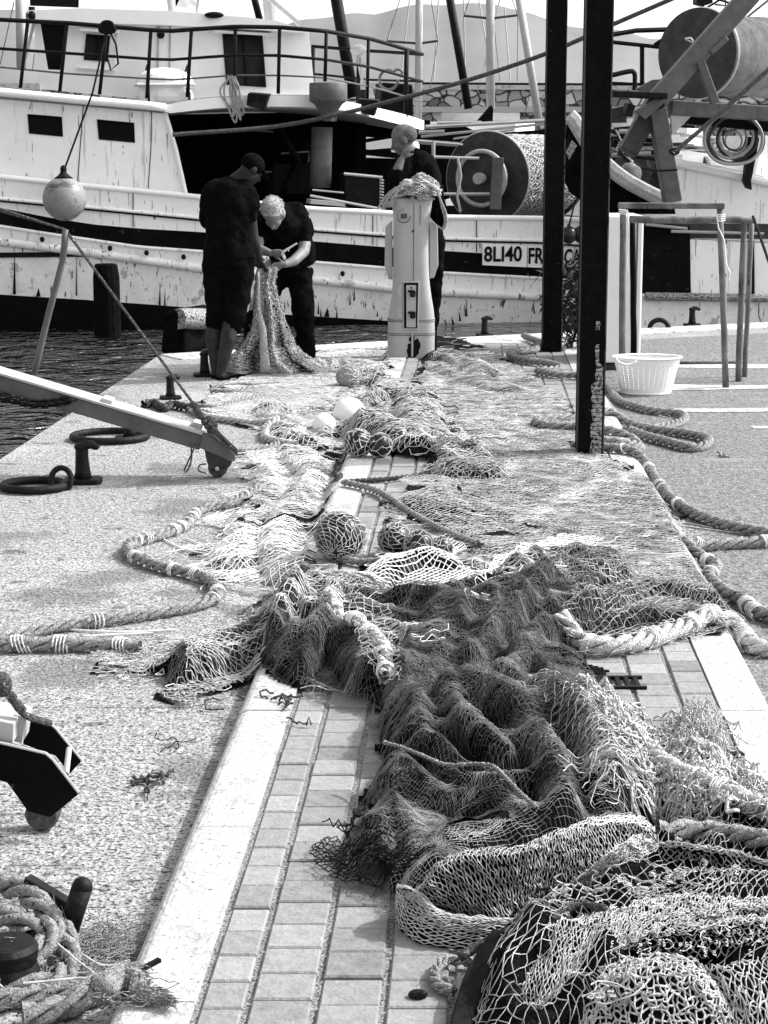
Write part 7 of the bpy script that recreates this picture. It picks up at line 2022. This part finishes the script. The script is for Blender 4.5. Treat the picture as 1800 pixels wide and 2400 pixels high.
lipT = [(352, 885, .10), (385, 878, .11), (440, 905, .10), (500, 962, .07), (620, 990, .06), (760, 1003, .05), (870, 1022, .05)]
lipB = [(338, 950, .02), (352, 1020, .006), (430, 1072, .004), (560, 1090, .004), (680, 1088, .004), (780, 1055, .01), (872, 1032, .03)]
patch('ribbed_lip', [lipT, lipB], 30, 40, 0.0013, 'net_light', n9, bulge=0.03, ripple=0.003, seed=2, jit=.0008)
inn = [(352, 885, .10), (400, 850, .09), (440, 870, .07), (470, 930, .05)]
patch('strand_fan', [[(960, 868, .04), (1040, 800, .12), (1120, 735, .16), (1200, 690, .16)], [(970, 872, .05), (1080, 850, .07), (1180, 790, .10), (1275, 735, .11)]], 26, 40, 0.0014, 'net_light', n9, under=None, bulge=.01, seed=3, diag=False, drop=.3)
tangle('loose_strands', [(1250, 1790), (1400, 1810), (1390, 1860), (1300, 1850)], 120, 0.0014, M['net_light'], n9, ln=0.12, curl=6, seed=82, lift=.04)
# 10. coarse pile bottom right
n10 = netroot(1420, 2080, 'coarse thick-twined white net piled in the lower right corner')
under_sheet('pile_body', S10, M['net_under'], n10, off=-0.006, fold=0.035, res=0.014)
net_sheet('coarse_meshes', S10, 0.022, 0.35, 0.0012, M['net_mid'], n10, off=0.006, fold=0.03, ratio=2.2, bunch=0.5, bfreq=14, seed=92, sub=True)
crC = [(785, 1012, .13), (900, 1003, .17), (1050, 992, .19), (1200, 955, .2), (1400, 930, .2), (1700, 945, .2), (1900, 950, .2)]
bkC = [(800, 985, .05), (900, 965, .07), (1050, 945, .08), (1200, 915, .09), (1400, 890, .09), (1700, 900, .1), (1900, 905, .1)]
ftC = [(570, 1440, .01), (700, 1460, .03), (840, 1450, .06), (910, 1320, .09), (1000, 1200, .11), (1130, 1110, .14), (1400, 1050, .15), (1900, 1030, .15)]
patch('coarse_front_fold', [bkC, crC, ftC], 190, 52, 0.0015, 'net_light', n10, ripple=0.007, seed=4, jit=.0012)
patch('fibrous_bundle', [[(1080, 1140, .14), (1250, 1062, .18), (1450, 1030, .2), (1700, 990, .2), (1900, 980, .2)], [(1080, 1185, .1), (1250, 1130, .13), (1450, 1130, .13), (1700, 1105, .13), (1900, 1090, .13)]], 60, 17, 0.0014, 'net_light', n10, bulge=.04, ripple=.006, seed=5, jit=.0012, drop=.05)
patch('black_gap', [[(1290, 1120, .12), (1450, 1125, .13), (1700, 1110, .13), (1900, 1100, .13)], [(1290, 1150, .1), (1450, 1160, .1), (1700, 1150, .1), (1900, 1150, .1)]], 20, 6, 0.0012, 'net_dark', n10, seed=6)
patch('coarse_dome', [[(1000, 1230, .08), (1090, 1150, .13), (1200, 1125, .17), (1320, 1115, .18), (1430, 1160, .16), (1540, 1260, .12)], [(960, 1330, .1), (1080, 1230, .17), (1200, 1190, .21), (1320, 1185, .21), (1440, 1240, .19), (1540, 1340, .13)], [(930, 1480, .06), (1080, 1480, .08), (1200, 1500, .09), (1340, 1500, .09), (1460, 1480, .09), (1580, 1460, .08)]], 34, 26, 0.0022, 'net_light', n10, diag=False, ripple=.006, seed=7, jit=.002)
patch('fibrous_side', [[(1400, 1150, .16), (1500, 1150, .18), (1620, 1130, .18), (1800, 1120, .18), (1950, 1120, .18)], [(1520, 1300, .14), (1600, 1290, .16), (1700, 1280, .16), (1800, 1280, .16), (1950, 1280, .16)], [(1560, 1480, .1), (1640, 1480, .1), (1720, 1480, .1), (1820, 1480, .1), (1950, 1480, .1)]], 46, 22, 0.0016, 'net_light', n10, ripple=.010, seed=8, jit=.0015, drop=.05)
patch('fibrous_band', [[(1270, 735, .13), (1400, 745, .15), (1560, 770, .15), (1750, 830, .15), (1900, 860, .15)], [(1290, 790, .1), (1400, 800, .1), (1560, 840, .1), (1750, 900, .1), (1900, 930, .1)]], 50, 15, 0.0014, 'net_light', n10, bulge=.03, seed=9, jit=.0012, drop=.05)
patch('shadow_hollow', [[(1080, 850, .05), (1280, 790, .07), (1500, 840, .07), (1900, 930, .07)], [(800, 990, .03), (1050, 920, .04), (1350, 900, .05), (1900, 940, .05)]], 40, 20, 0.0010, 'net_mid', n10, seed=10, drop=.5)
def wtangle(name, pts, n, r, m_, parent, ln, curl, seed, h0, h1):
    rs = np.random.RandomState(seed); poly = np.array(pts, float); lo = poly.min(0); hi = poly.max(0); Aa = []; Bb = []
    k = 0
    while k < n:
        x, y = lo + rs.rand(2) * (hi - lo)
        if not inpoly(np.array([x]), np.array([y]), poly)[0]: continue
        k += 1; p = W8([(x, y, h0 + (h1 - h0) * rs.rand())])[0]; a = rs.rand() * 6.28; w = rs.randn() * curl; el = 0
        for j in range(10):
            q = p + np.array([math.cos(a), math.sin(a) * .8, .5 * math.sin(el)]) * ln / 10; Aa.append(p); Bb.append(q); p = q; a += w / 10 * 4 + rs.randn() * .3; el += rs.randn() * .6
    return threads(name, np.array(Aa), np.array(Bb), r * (0.7 + .6 * rs.rand(len(Aa))), m_, parent)
wtangle('loose_strands', [(850, 900), (1000, 870), (1250, 840), (1400, 800), (1659, 870), (1659, 930), (1400, 925), (1150, 940), (900, 980)], 130, 0.0015, M['net_light'], n10, .12, 6, 301, .10, .16)
wtangle('loose_strands', [(1050, 1120), (1300, 1110), (1420, 1180), (1300, 1260), (1040, 1300)], 40, 0.0015, M['net_light'], n10, .10, 6, 302, .17, .2)
wtangle('fuzz', [(1100, 960), (1659, 930), (1659, 1100), (1100, 1110)], 120, 0.0008, M['net_white'], n10, .04, 6, 303, .18, .205)
for pts, r in (([(750, 905, .04), (780, 885, .05), (860, 880, .06), (1000, 862, .08), (1080, 855, .09)], .004), ([(750, 905, .04), (770, 950, .03), (820, 985, .03)], .004), ([(565, 1125, .05), (640, 1080, .07), (740, 1035, .10), (790, 1000, .12)], .011), ([(760, 1000, .12), (800, 992, .13), (880, 1000, .15), (940, 960, .16), (1010, 940, .17), (1080, 950, .19)], .008)):
    mb = MB(); mb.tube(catmull(W8(pts), .01), r, 8); mb.build('dark_cord', M['rope_dark'], n10, smooth=True)
# black rope bundle tucked under the left side of the pile
for k in range(7):
    mb = MB(); dx = k * 9
    mb.tube(catmull(W8([(700 + dx, 1035 + k * 6, .10), (650 + dx * .8, 1110 + k * 6, .07 + .004 * k), (600 + dx * .8, 1200 + k * 8, .05), (560 + dx * .8, 1330, .04), (530 + dx, 1450, .04)]), .02), .012, 10); mb.build('black_rope', M['net_dark'], n10, smooth=True)
# 11. frayed rope and netting mass on the right
n11 = netroot(1450, 1740, 'frayed white mass of rope yarn and netting right of the largest dark heap')
under_sheet('mass_body', S11, M['net_under2'], n11, off=0.0, fold=0.03, res=0.016)
tangle('frayed_yarn', S11, 1700, 0.0028, M['rope_white'], n11, ln=0.10, seed=101, curl=16, lift=.03, up=.03)
tangle('frayed_yarn', S11, 420, 0.0046, M['rope_white'], n11, ln=0.14, seed=102, curl=8, lift=.03, up=.03)
tangle('frayed_yarn', [(1480, 1600), (1530, 1640), (1560, 1700), (1500, 1690)], 260, 0.002, M['rope_white'], n11, ln=0.10, seed=103, curl=16, lift=.09, up=.05)

# ---- ropes
rope('heavy_rope', [(560, 1055), (500, 1082), (435, 1098), (398, 1130), (350, 1150), (290, 1168), (280, 1190), (330, 1215), (430, 1240), (466, 1262), (462, 1290), (400, 1310), (250, 1330), (140, 1346), (40, 1366), (-60, 1385)], 0.027, 'rope', 'thick pale rope zigzagging out left of the white net strip to the photo edge', lash=0.28, fuzz=160, seed=3)
rope('heavy_rope', [(-60, 1388), (0, 1392), (100, 1390), (190, 1388), (250, 1392), (300, 1400)], 0.030, 'rope', 'thick pale rope entering at the left edge below the zigzag rope', lash=0.2, fuzz=160, seed=4)
rope('dark_rope', [(545, 1092), (600, 1083), (660, 1072), (705, 1062), (735, 1045)], 0.015, 'rope_dark', 'dark rope crossing the upper part of the white net strip', seed=5)
rope('dark_rope', [(545, 1132), (600, 1128), (650, 1120), (690, 1122)], 0.014, 'rope_dark', 'dark rope crossing the white net strip just below another dark rope', seed=6)
rope('pale_rope', [(742, 1065), (800, 1080), (850, 1105), (900, 1145), (960, 1180), (1040, 1215)], 0.019, 'rope', 'pale rope curving over the bricks between the two groups of black floats', fuzz=60, seed=7)
rope('pale_rope', [(680, 1180), (700, 1212), (740, 1235), (800, 1248), (860, 1260)], 0.018, 'rope', 'pale rope curling round the large netted float towards the white diamond net', fuzz=60, seed=8)
rope('dark_rope', [(725, 1050), (728, 1010), (745, 985), (790, 965)], 0.014, 'rope_dark', 'dark rope rising beside the kerb to the floats in the tangled bunch', seed=9)
rope('dark_rope', [(745, 1062), (830, 1056), (900, 1048), (950, 1038)], 0.014, 'rope_dark', 'dark rope lying straight across the bricks below the tangled bunch', seed=10)
rope('dark_rope', [(505, 970), (540, 968), (590, 958), (615, 945)], 0.022, 'rope', 'short laid rope running from the ramp tip toward the netting', seed=11, fuzz=60)
rope('pale_rope', [(410, 880), (440, 895), (500, 905), (550, 912), (600, 918)], 0.026, 'rope_white', 'thick fuzzy white rope lying in front of the net at the feet of the men', fuzz=160, seed=12)
rope('pale_rope', [(600, 918), (575, 925), (570, 940), (600, 950), (640, 958)], 0.026, 'rope_white', 'thick fuzzy rope curving down beside the net toward the ramp tip', fuzz=120, seed=13)
rope('pale_rope', [(420, 872), (470, 875), (520, 862), (570, 852)], 0.022, 'rope', 'laid rope behind the fuzzy white one near the roped bollard', fuzz=60, seed=14)
rope('pale_rope', [(455, 842), (500, 843), (545, 836)], 0.026, 'rope', 'short thick rope directly below the sandals of the man in shorts', fuzz=60, seed=15)
rope('pale_rope', [(455, 832), (500, 828), (550, 828), (600, 824)], 0.022, 'rope', 'rope length at the sandals of the man in shorts, behind the thick one', fuzz=60, seed=16)
rope('dark_rope', [(310, 872), (330, 868), (352, 880), (372, 872), (395, 878), (420, 882)], 0.03, 'rope_dark', 'dark rope wound on the ground round a bollard beside the ramp', fuzz=60, seed=17)
rope('heavy_rope', [(1130, 742), (1165, 757), (1155, 772), (1102, 780), (1120, 793), (1180, 803), (1212, 812), (1190, 818), (1160, 820), (1200, 828), (1250, 830), (1310, 845), (1345, 868), (1400, 884), (1470, 893), (1478, 905), (1440, 920), (1400, 925)], 0.030, 'rope', 'pale laid rope snaking from the far post foot past the basket', fuzz=60, seed=18)
rope('heavy_rope', [(1240, 945), (1170, 942), (1162, 932), (1240, 924), (1320, 910), (1400, 925), (1480, 935), (1528, 948), (1520, 962), (1480, 965), (1420, 948), (1360, 930)], 0.032, 'rope', 'thick laid rope loop lying on the tarmac right of the nearer post', fuzz=60, seed=19)
rope('heavy_rope', [(1160, 936), (1240, 945), (1310, 953), (1370, 960), (1380, 972), (1340, 980), (1290, 978), (1250, 985)], 0.030, 'rope', 'thick laid rope wrapped low round the foot of the nearer post', fuzz=60, seed=20)
rope('heavy_rope', [(1235, 985), (1300, 992), (1375, 1000), (1410, 1030), (1450, 1075), (1490, 1102), (1560, 1130), (1659, 1148), (1740, 1158)], 0.030, 'rope', 'long pale laid rope running from the near post foot to the right edge', lash=0.5, fuzz=80, seed=21)
rope('heavy_rope', [(1740, 1162), (1659, 1168), (1580, 1172), (1500, 1178), (1478, 1190), (1520, 1210), (1548, 1222), (1530, 1245), (1560, 1275), (1600, 1290), (1640, 1320), (1720, 1350)], 0.030, 'rope', 'pale bound rope bordering the wide net on its right side', lash=0.3, fuzz=80, seed=22)
rope('heavy_rope', [(1210, 1418), (1250, 1436), (1300, 1440), (1380, 1430), (1450, 1405), (1530, 1375), (1590, 1368), (1625, 1395), (1680, 1402), (1740, 1398)], 0.034, 'rope_white', 'thickest white bound rope laid across the right-hand kerb', lash=0.22, fuzz=200, seed=23)
rope('heavy_rope', [(1290, 1545), (1330, 1560), (1370, 1600), (1390, 1640), (1460, 1700), (1540, 1735), (1620, 1775), (1740, 1830)], 0.030, 'rope_white', 'white bound rope half buried in the frayed yarn mass', lash=0.18, fuzz=200, seed=24, z0=MED_Z + .09)
rope('heavy_rope', [(700, 1320), (760, 1370), (810, 1420), (832, 1480)], 0.026, 'rope_white', 'short white rope lying over the left dark heap', lash=0.14, fuzz=200, seed=25, z0=MED_Z + .08)
rope('heavy_rope', [(1420, 1830), (1520, 1825), (1620, 1850), (1740, 1890)], 0.03, 'rope', 'grey fibrous rope between the frayed mass and the corner net pile', fuzz=120, seed=26, z0=MED_Z + .08)
rope('pale_rope', [(1010, 2130), (960, 2125), (938, 2150), (945, 2180), (985, 2195)], 0.013, 'rope', 'small pale rope loop on the bricks at the corner net pile', seed=29, fuzz=60)
# thin lines
mb = MB()
def lay(pts, r=0.004, z0=None):
    w = catmull([V(a, b, MED_Z * .5 if z0 is None else z0) for a, b in pts], .03); w[:, 2] = Hn(w[:, 0], w[:, 1], 0, 0) + r + .004; return w
for i, pts in enumerate((((400, 1150), (450, 1170), (500, 1185)), ((420, 1120), (470, 1125), (510, 1140)), ((330, 1140), (400, 1175), (480, 1190), (560, 1225)), ((430, 1240), (500, 1250), (560, 1262)), ((150, 1345), (260, 1350), (380, 1345)), ((180, 1375), (260, 1385), (330, 1380)), ((60, 1370), (200, 1358), (330, 1352)))):
    mb = MB(); mb.tube(lay(pts), 0.004, 6); mb.build('thin_line', M['net_white'], label='thin white tie line between the zigzag rope and the white net or heap', cat='line', group='thin tie lines at the zigzag rope')
for i, pts in enumerate((((1310, 870), (1380, 905), (1440, 905), (1478, 890)), ((1310, 850), (1370, 870), (1440, 893), (1480, 888)), ((1330, 1010), (1400, 1060), (1450, 1095)), ((1420, 1115), (1480, 1125), (1640, 1145)), ((1400, 1130), (1470, 1118), (1540, 1128)))):
    mb = MB(); mb.tube(lay(pts), 0.004, 6); mb.build('thin_line', M['net_light'], label='thin loose line alongside the right-hand ropes', cat='line', group='thin loose lines by the right-hand ropes')

# ---- floats
float_ball(735, 1157, 54, 'largest netted dark float, on the kerb left of the other black floats', thr=0.0019, cell=17)
float_ball(852, 1165, 36, 'black netted float on the bricks, left of a pair', thr=0.0018, cell=10)
float_ball(905, 1178, 33, 'black netted float on the bricks, right of a pair', thr=0.0018, cell=10)
float_ball(952, 1185, 26, 'small black netted float at the right end of the brick row', thr=0.0018, cell=9)
float_ball(773, 957, 30, 'black netted float left in the tangled bunch', thr=0.0032, cell=10)
float_ball(820, 962, 26, 'black netted float in the middle of the tangled bunch', thr=0.0030, cell=7)
float_ball(862, 947, 22, 'black netted float right in the tangled bunch', thr=0.0030, cell=8)
float_ball(905, 1030 - 118, 20, 'small dark float half under the netting above the tangled bunch', thr=0.0030, cell=8)
e, c, r = float_ball(755, 868, 36, 'large smooth white buoy behind the smaller white one', 'buoy_white', None, name='buoy', squash=1.0)
e, c, r = float_ball(700, 893, 26, 'smaller white buoy with dark rope eye', 'buoy_white', None, name='buoy', squash=1.0)
mb = MB(); mb.lathe([(r * .35, -.0), (r * .3, r * .25), (r * .12, r * .3)], c + np.array([.3, -.8, -.35]) * r * .95, 12, rot=axrot((.3, -.8, -.35))); mb.build('rope_eye', M['dark'], e)
float_ball(753, 792, 26, 'grey netted float among the netting right of the men', 'fender', 'net_light', cell=12, thr=0.003)
float_ball(1000, 2146 - 1146 - 20, 16, 'tiny grey float in the middle of the wide net', 'buoy_dark', 'net_light', cell=8)

# ---- net bundle on the pedestal
pb2 = empty('net_bundle', (rows[-1][0][0] - .1, PY + .15, zt0 + .01), 'crumpled grey netting bundle draped on top of the service pedestal', 'net')
cc_ = px2(610, 150, PY + .12); wx = (px2(860, 0, PY) - px2(340, 0, PY))[0] / 2
nz = SN(200, 3.0, 20); nz2 = SN(201, 7.0, 20); G = []; G2 = []
for i in range(34):
    t = math.pi * 0.62 * i / 33; row = []; row2 = []
    for j in range(61):
        q = 2 * math.pi * j / 60
        k = 1 + .10 * float(nz(math.cos(q) * 1.4 + t, math.sin(q) * 1.4)) + .07 * float(nz2(math.cos(q) + t * .6, math.sin(q) - t)) + .06 * math.sin(q * 9 + 3 * t)
        v = np.array([wx * math.sin(t) * math.cos(q) * k, .17 * math.sin(t) * math.sin(q) * k, 0.115 * math.cos(t) * (1 + .25 * float(nz(q, t))) * (1 if math.cos(t) > 0 else 0.7)])
        row.append(cc_ + v * [1, 1, 1]); row2.append(cc_ + v * 1.03)
    G.append(row); G2.append(row2)
mb = MB(); mb.grid(np.array(G)); mb.build('bundle_body', M['cloth_grey'], pb2, smooth=True)
net_grid('meshes', G2, 0.0035, M['net_light'], pb2, diag=True, jit=.004, seed=201)
mb = MB()
for pts, r in (([(480, 60), (560, 120), (540, 210), (500, 270)], .014), ([(560, 40), (620, 90), (600, 200), (640, 260)], .012), ([(620, 80), (740, 70), (820, 130), (850, 200)], .012), ([(470, 60), (330, 110), (230, 190), (160, 300), (130, 345)], .010), ([(330, 120), (260, 200), (210, 290), (190, 350)], .012), ([(400, 100), (330, 170), (290, 250), (260, 330)], .012), ([(830, 120), (870, 260), (930, 400), (935, 520), (900, 590)], .010), ([(850, 180), (880, 330), (920, 480), (890, 600)], .008), ([(740, 460), (800, 530), (860, 570), (900, 600)], .008), ([(300, 200), (420, 190), (520, 120)], .010), ([(600, 200), (700, 240), (800, 230)], .010)):
    mb.tube(catmull([px2(x, y, PY - .02) for x, y in pts], .03), r, 6)
mb.build('loose_cord', M['rope'], pb2)
G = []
for i in range(16):
    t = i / 15; row = []
    for j in range(10):
        u = j / 9; x = (330 - 180 * t) + u * (130 - 20 * t); y = 110 + 240 * t + 20 * math.sin(u * 6)
        row.append(px2(x, y, PY + .03 * math.sin(u * 9 + t * 3)))
    G.append(row)
net_grid('hanging_flap', G, 0.004, M['net_light'], pb2, diag=True, jit=.006, seed=203)
mb = MB(); G = []
for i in range(12):
    t = i / 11; w_ = math.sin(math.pi * min(1, .25 + t * .75)) ; row = []
    for j in range(8):
        u = j / 7 - .5; row.append(px2(845 + 30 * t + u * (60 + 90 * w_), 330 + 260 * t, PY + .05 + .03 * math.sin(u * 12)))
    G.append(row)
mb.grid(np.array(G)); mb.build('dark_flap', M['cloth_black'], pb2, smooth=True)

# net threads over the drum of boat A
Gd = []
for i in range(44):
    t = i / 43.0; row = []
    for j in range(130):
        q = 2 * math.pi * j / 129 + .02 * math.sin(i * 1.3)
        row.append(cD + np.array(Rd @ Vector((DRr * .925 * math.cos(q), DRr * .925 * math.sin(q), .07 + 1.66 * t))))
    Gd.append(row)
net_grid('net_meshes', Gd, 0.0085, M['net_light'], drum, diag=True, jit=.006, seed=205)

# ---- rope coil on a bollard at the bottom left
def t7(x, y): return (x * T, 1800 + y * T)
CO = empty('rope_coil', P(90, 2330), 'thick frayed old rope coiled round a black bollard in the lower left corner', 'rope coil')
BOL = empty('bollard', P(40, 2300), 'black bollard with a slanting pipe arm inside the lower left rope coil', 'bollard')
Yc = P(100, 2360)[1]
def W7(pts, dz=None): return [Q(*t7(x, y), Yc + d) for x, y, d in pts]
for k, (pts, r) in enumerate((
    ([(-80, 520, .45), (0, 510, .42), (70, 520, .38), (150, 570, .32), (215, 650, .26), (225, 730, .2), (170, 790, .16), (110, 800, .12), (30, 790, .1)], .030),
    ([(-80, 640, .3), (0, 640, .28), (70, 660, .26), (130, 690, .24), (150, 740, .2)], .032),
    ([(210, 640, .3), (270, 700, .25), (300, 790, .2), (290, 870, .12), (240, 930, .06), (150, 970, .05), (60, 960, .05), (-40, 940, .05)], .028),
    ([(-80, 1040, -.02), (0, 1040, -.02), (150, 1035, -.0), (300, 1035, .02), (370, 1010, .03), (420, 960, .05), (480, 930, .08)], .026),
    ([(100, 1120, -.1), (220, 1110, -.08), (330, 1060, -.04), (400, 1010, .0), (440, 960, .04)], .030),
    ([(-60, 900, .12), (20, 870, .12), (110, 880, .12), (200, 900, .12)], .026))):
    C = catmull(W7(pts), .03); C[:, 2] = np.maximum(C[:, 2], r)
    vs, f, Cc, S_, U_, ss = rope_mesh(C, r, seed=k)
    o = link_mesh('rope_turn', make_mesh('rope_turn', vs - worldloc(CO), f, M['rope_old'], smooth=True), CO)
    rs = np.random.RandomState(k + 60); n = int(ss[-1] * 260); i = rs.randint(1, len(Cc) - 1, n); q = rs.rand(n) * 6.28
    rad = S_[i] * np.cos(q)[:, None] + U_[i] * np.sin(q)[:, None]; tg = Cc[i + 1] - Cc[i]; tg /= np.linalg.norm(tg, axis=1, keepdims=True)
    a = Cc[i] + rad * r; b = a + rad * r * .3 * rs.rand(n, 1) + tg * r * .9 * rs.randn(n, 1) - np.array([0, 0, .15 * r])
    threads('fray', a, b, .0007, M['rope_old'], o)
rs = np.random.RandomState(8); Aa = []; Bb = []
for k in range(300):
    c0 = (rs.uniform(280, 600), rs.uniform(690, 860)) if k < 260 else (rs.uniform(420, 620), rs.uniform(870, 1000))
    p = P(*t7(*c0), .02) if k < 260 else P(*t7(*c0), MED_Z + .03); a = rs.rand() * 6.28; w = rs.randn() * 1.2
    for j in range(7):
        p2 = p + np.array([math.cos(a) * .014, math.sin(a) * .014, rs.randn() * .004]); p2[2] = max(p2[2], .006); Aa.append(p); Bb.append(p2); p = p2; a += w * .5 + rs.randn() * .3
threads('frayed_ends', Aa, Bb, .0011, M['rope'], CO)
for pts in ([(-20, 920, 0), (60, 990, -.02), (90, 1000, -.02)], [(100, 930, 0), (260, 915, .02), (330, 908, .03), (420, 905, .05)], [(60, 500, .4), (105, 560, .35), (120, 640, .3)], [(250, 760, .15), (330, 830, .1), (400, 880, .06), (420, 905, .05)], [(350, 800, .12), (430, 850, .1), (500, 850, .1), (560, 830, .12)]):
    mb = MB(); mb.tube(catmull(W7(pts), .02), .0025, 6); mb.build('tie_line', M['net_light'], CO)
kn = [P(*t7(x, y), MED_Z + .025) for x, y in ((440, 970), (490, 930), (540, 910), (590, 930), (600, 970), (660, 985), (700, 990), (745, 1012))]
C = catmull(kn, .01); rr_ = np.interp(np.linspace(0, 1, len(C)), [0, .3, .55, .75, 1], [.03, .034, .02, .016, .004])
mb = MB(); mb.tube(C, list(rr_), 10); mb.build('knotted_end', M['rope_old'], CO, smooth=True)
rs = np.random.RandomState(21); ii = rs.randint(1, len(C) - 2, 900); rad = rs.randn(900, 3); rad /= np.linalg.norm(rad, axis=1, keepdims=True); tg = C[ii + 1] - C[ii]; tg /= np.linalg.norm(tg, axis=1, keepdims=True)
aa = C[ii] + rad * np.array(rr_)[ii][:, None] * .98; threads('knot_hair', aa, aa + tg * (.012 + .02 * rs.rand(900, 1)) + rad * .006 * rs.rand(900, 1), .0011, M['rope'], CO)
a = P(*t7(575, 890), MED_Z + .02); b = Q(*t7(690, 828), a[1] + .05)
mb = MB(); mb.beam(a, b, .012, .008); mb.build('splinter', M['dark'], label='dark thin splinter of strapping sticking up from the knotted rope end on the kerb', cat='debris')
mb = MB(); pa_ = Q(*t7(355, 515), Yc + .28); pb_2 = Q(*t7(285, 730), Yc + .28); mb.tube([pb_2, pa_], .024, 16); mb.ell(pa_, (.024, .024, .024)); mb.build('pipe_arm', M['iron'], BOL, smooth=True)
mb = MB(); mb.beam(Q(*t7(110, 490), Yc + .36), Q(*t7(300, 605), Yc + .32), .03, .035); mb.build('bar', M['iron'], BOL, bevel=.004)
cb0 = Q(*t7(30, 760), Yc + .10)
mb = MB(); mb.lathe([(.085, 0), (.075, .02), (.062, .06), (.058, cb0[2] - .06), (.066, cb0[2] - .03), (.068, cb0[2] - .008), (.058, cb0[2] + .004), (.02, cb0[2] + .008)], (cb0[0], cb0[1], 0), 28); mb.build('drum_head', M['iron'], BOL, autosmooth=True)

# ---- small debris
def debris(px, py, n, s, m_, label, z=0.0, seed=1, rr=.0035):
    c = V(px, py, z); rs = np.random.RandomState(seed); mb = MB()
    for k in range(n):
        p = c + np.array([rs.randn() * s * .3, rs.randn() * s * .3, .006]); a = rs.rand() * 6.28; pts = []
        for j in range(8):
            pts.append(p.copy()); p = p + np.array([math.cos(a), math.sin(a), 0]) * s / 5; p[2] = c[2] + .006 + .01 * abs(rs.randn()); a += rs.randn() * .7
        mb.tube(pts, rr, 5)
    return mb.build('rope_scrap', M[m_], label=label, cat='debris')
debris(328, 1698, 5, .06, 'rope_dark', 'dark knotted rope scrap on the open ground left of the kerb', seed=3, rr=.006)
debris(592, 1515, 5, .07, 'rope_dark', 'curled twine scrap on the kerb below the left dark heap', MED_Z, 4)
debris(370, 1620, 2, .12, 'net_dark', 'thin dark twine loop on the ground beyond the dark knotted scrap', seed=5, rr=.0018)
debris(560, 1790, 2, .05, 'net_dark', 'tiny dark twine bit at the kerb joint', seed=6, rr=.002)
debris(510, 1530, 4, .15, 'rope_dark', 'dark twine remains in the shadow at the kerb edge', seed=7, rr=.003)
debris(520, 1570, 3, .12, 'rope_dark', 'dark twine remains a little nearer along the kerb edge', seed=8, rr=.003)
debris(640, 1565, 2, .04, 'rope_dark', 'bit of dark weed in the joint beside the kerb', MED_Z, 9, .003)
debris(1545, 1580, 3, .10, 'rope', 'frayed pale cord end lying on the right-hand kerb', MED_Z, 10)
debris(300, 1724, 1, .2, 'net_dark', 'long thin black twine lying left of the dark knotted scrap', seed=12, rr=.0015)
debris(1560, 892 + 96, 2, .06, 'rope', 'pale scrap on the tarmac right of the rope loop', seed=13, rr=.008)
c = V(903, 2148, MED_Z + .008); mb = MB(); mb.ell(c, (.021, .016, .010), 12, 8); mb.ell(c + [.008, -.008, .006], (.010, .008, .006), 10, 6); mb.build('pebble', M['iron'], label='small dark stone on the bricks near the corner net pile', cat='stone')
c = V(1047, 1125, MED_Z + .03); mb = MB(); mb.ell(c, (.055, .02, .02), 12, 8); mb.build('dark_sinker', M['buoy_dark'], label='small dark oval lump on the wide spread net', cat='sinker')

# tousled strands of the white-haired man
rs = np.random.RandomState(5); Aa = []; Bb = []
L2h, R2h, p2h = HAIR_TODO
for k in range(1500):
    v = rs.randn(3); v /= np.linalg.norm(v)
    if v[2] < -.35 or (v[1] > .5 and v[2] < .5): continue
    a = np.array([v[0] * .080, -.022 + v[1] * .096, .045 + v[2] * .084]); t = np.cross(v, [0.3, 1, .2]); t /= np.linalg.norm(t)
    b = a + v * .007 * rs.rand() + t * (.018 * rs.randn()) + v * .004
    Aa.append(L2h(*a)); Bb.append(L2h(*b))
threads('hair_strand', Aa, Bb, .0016, M['hair_strand'], p2h)
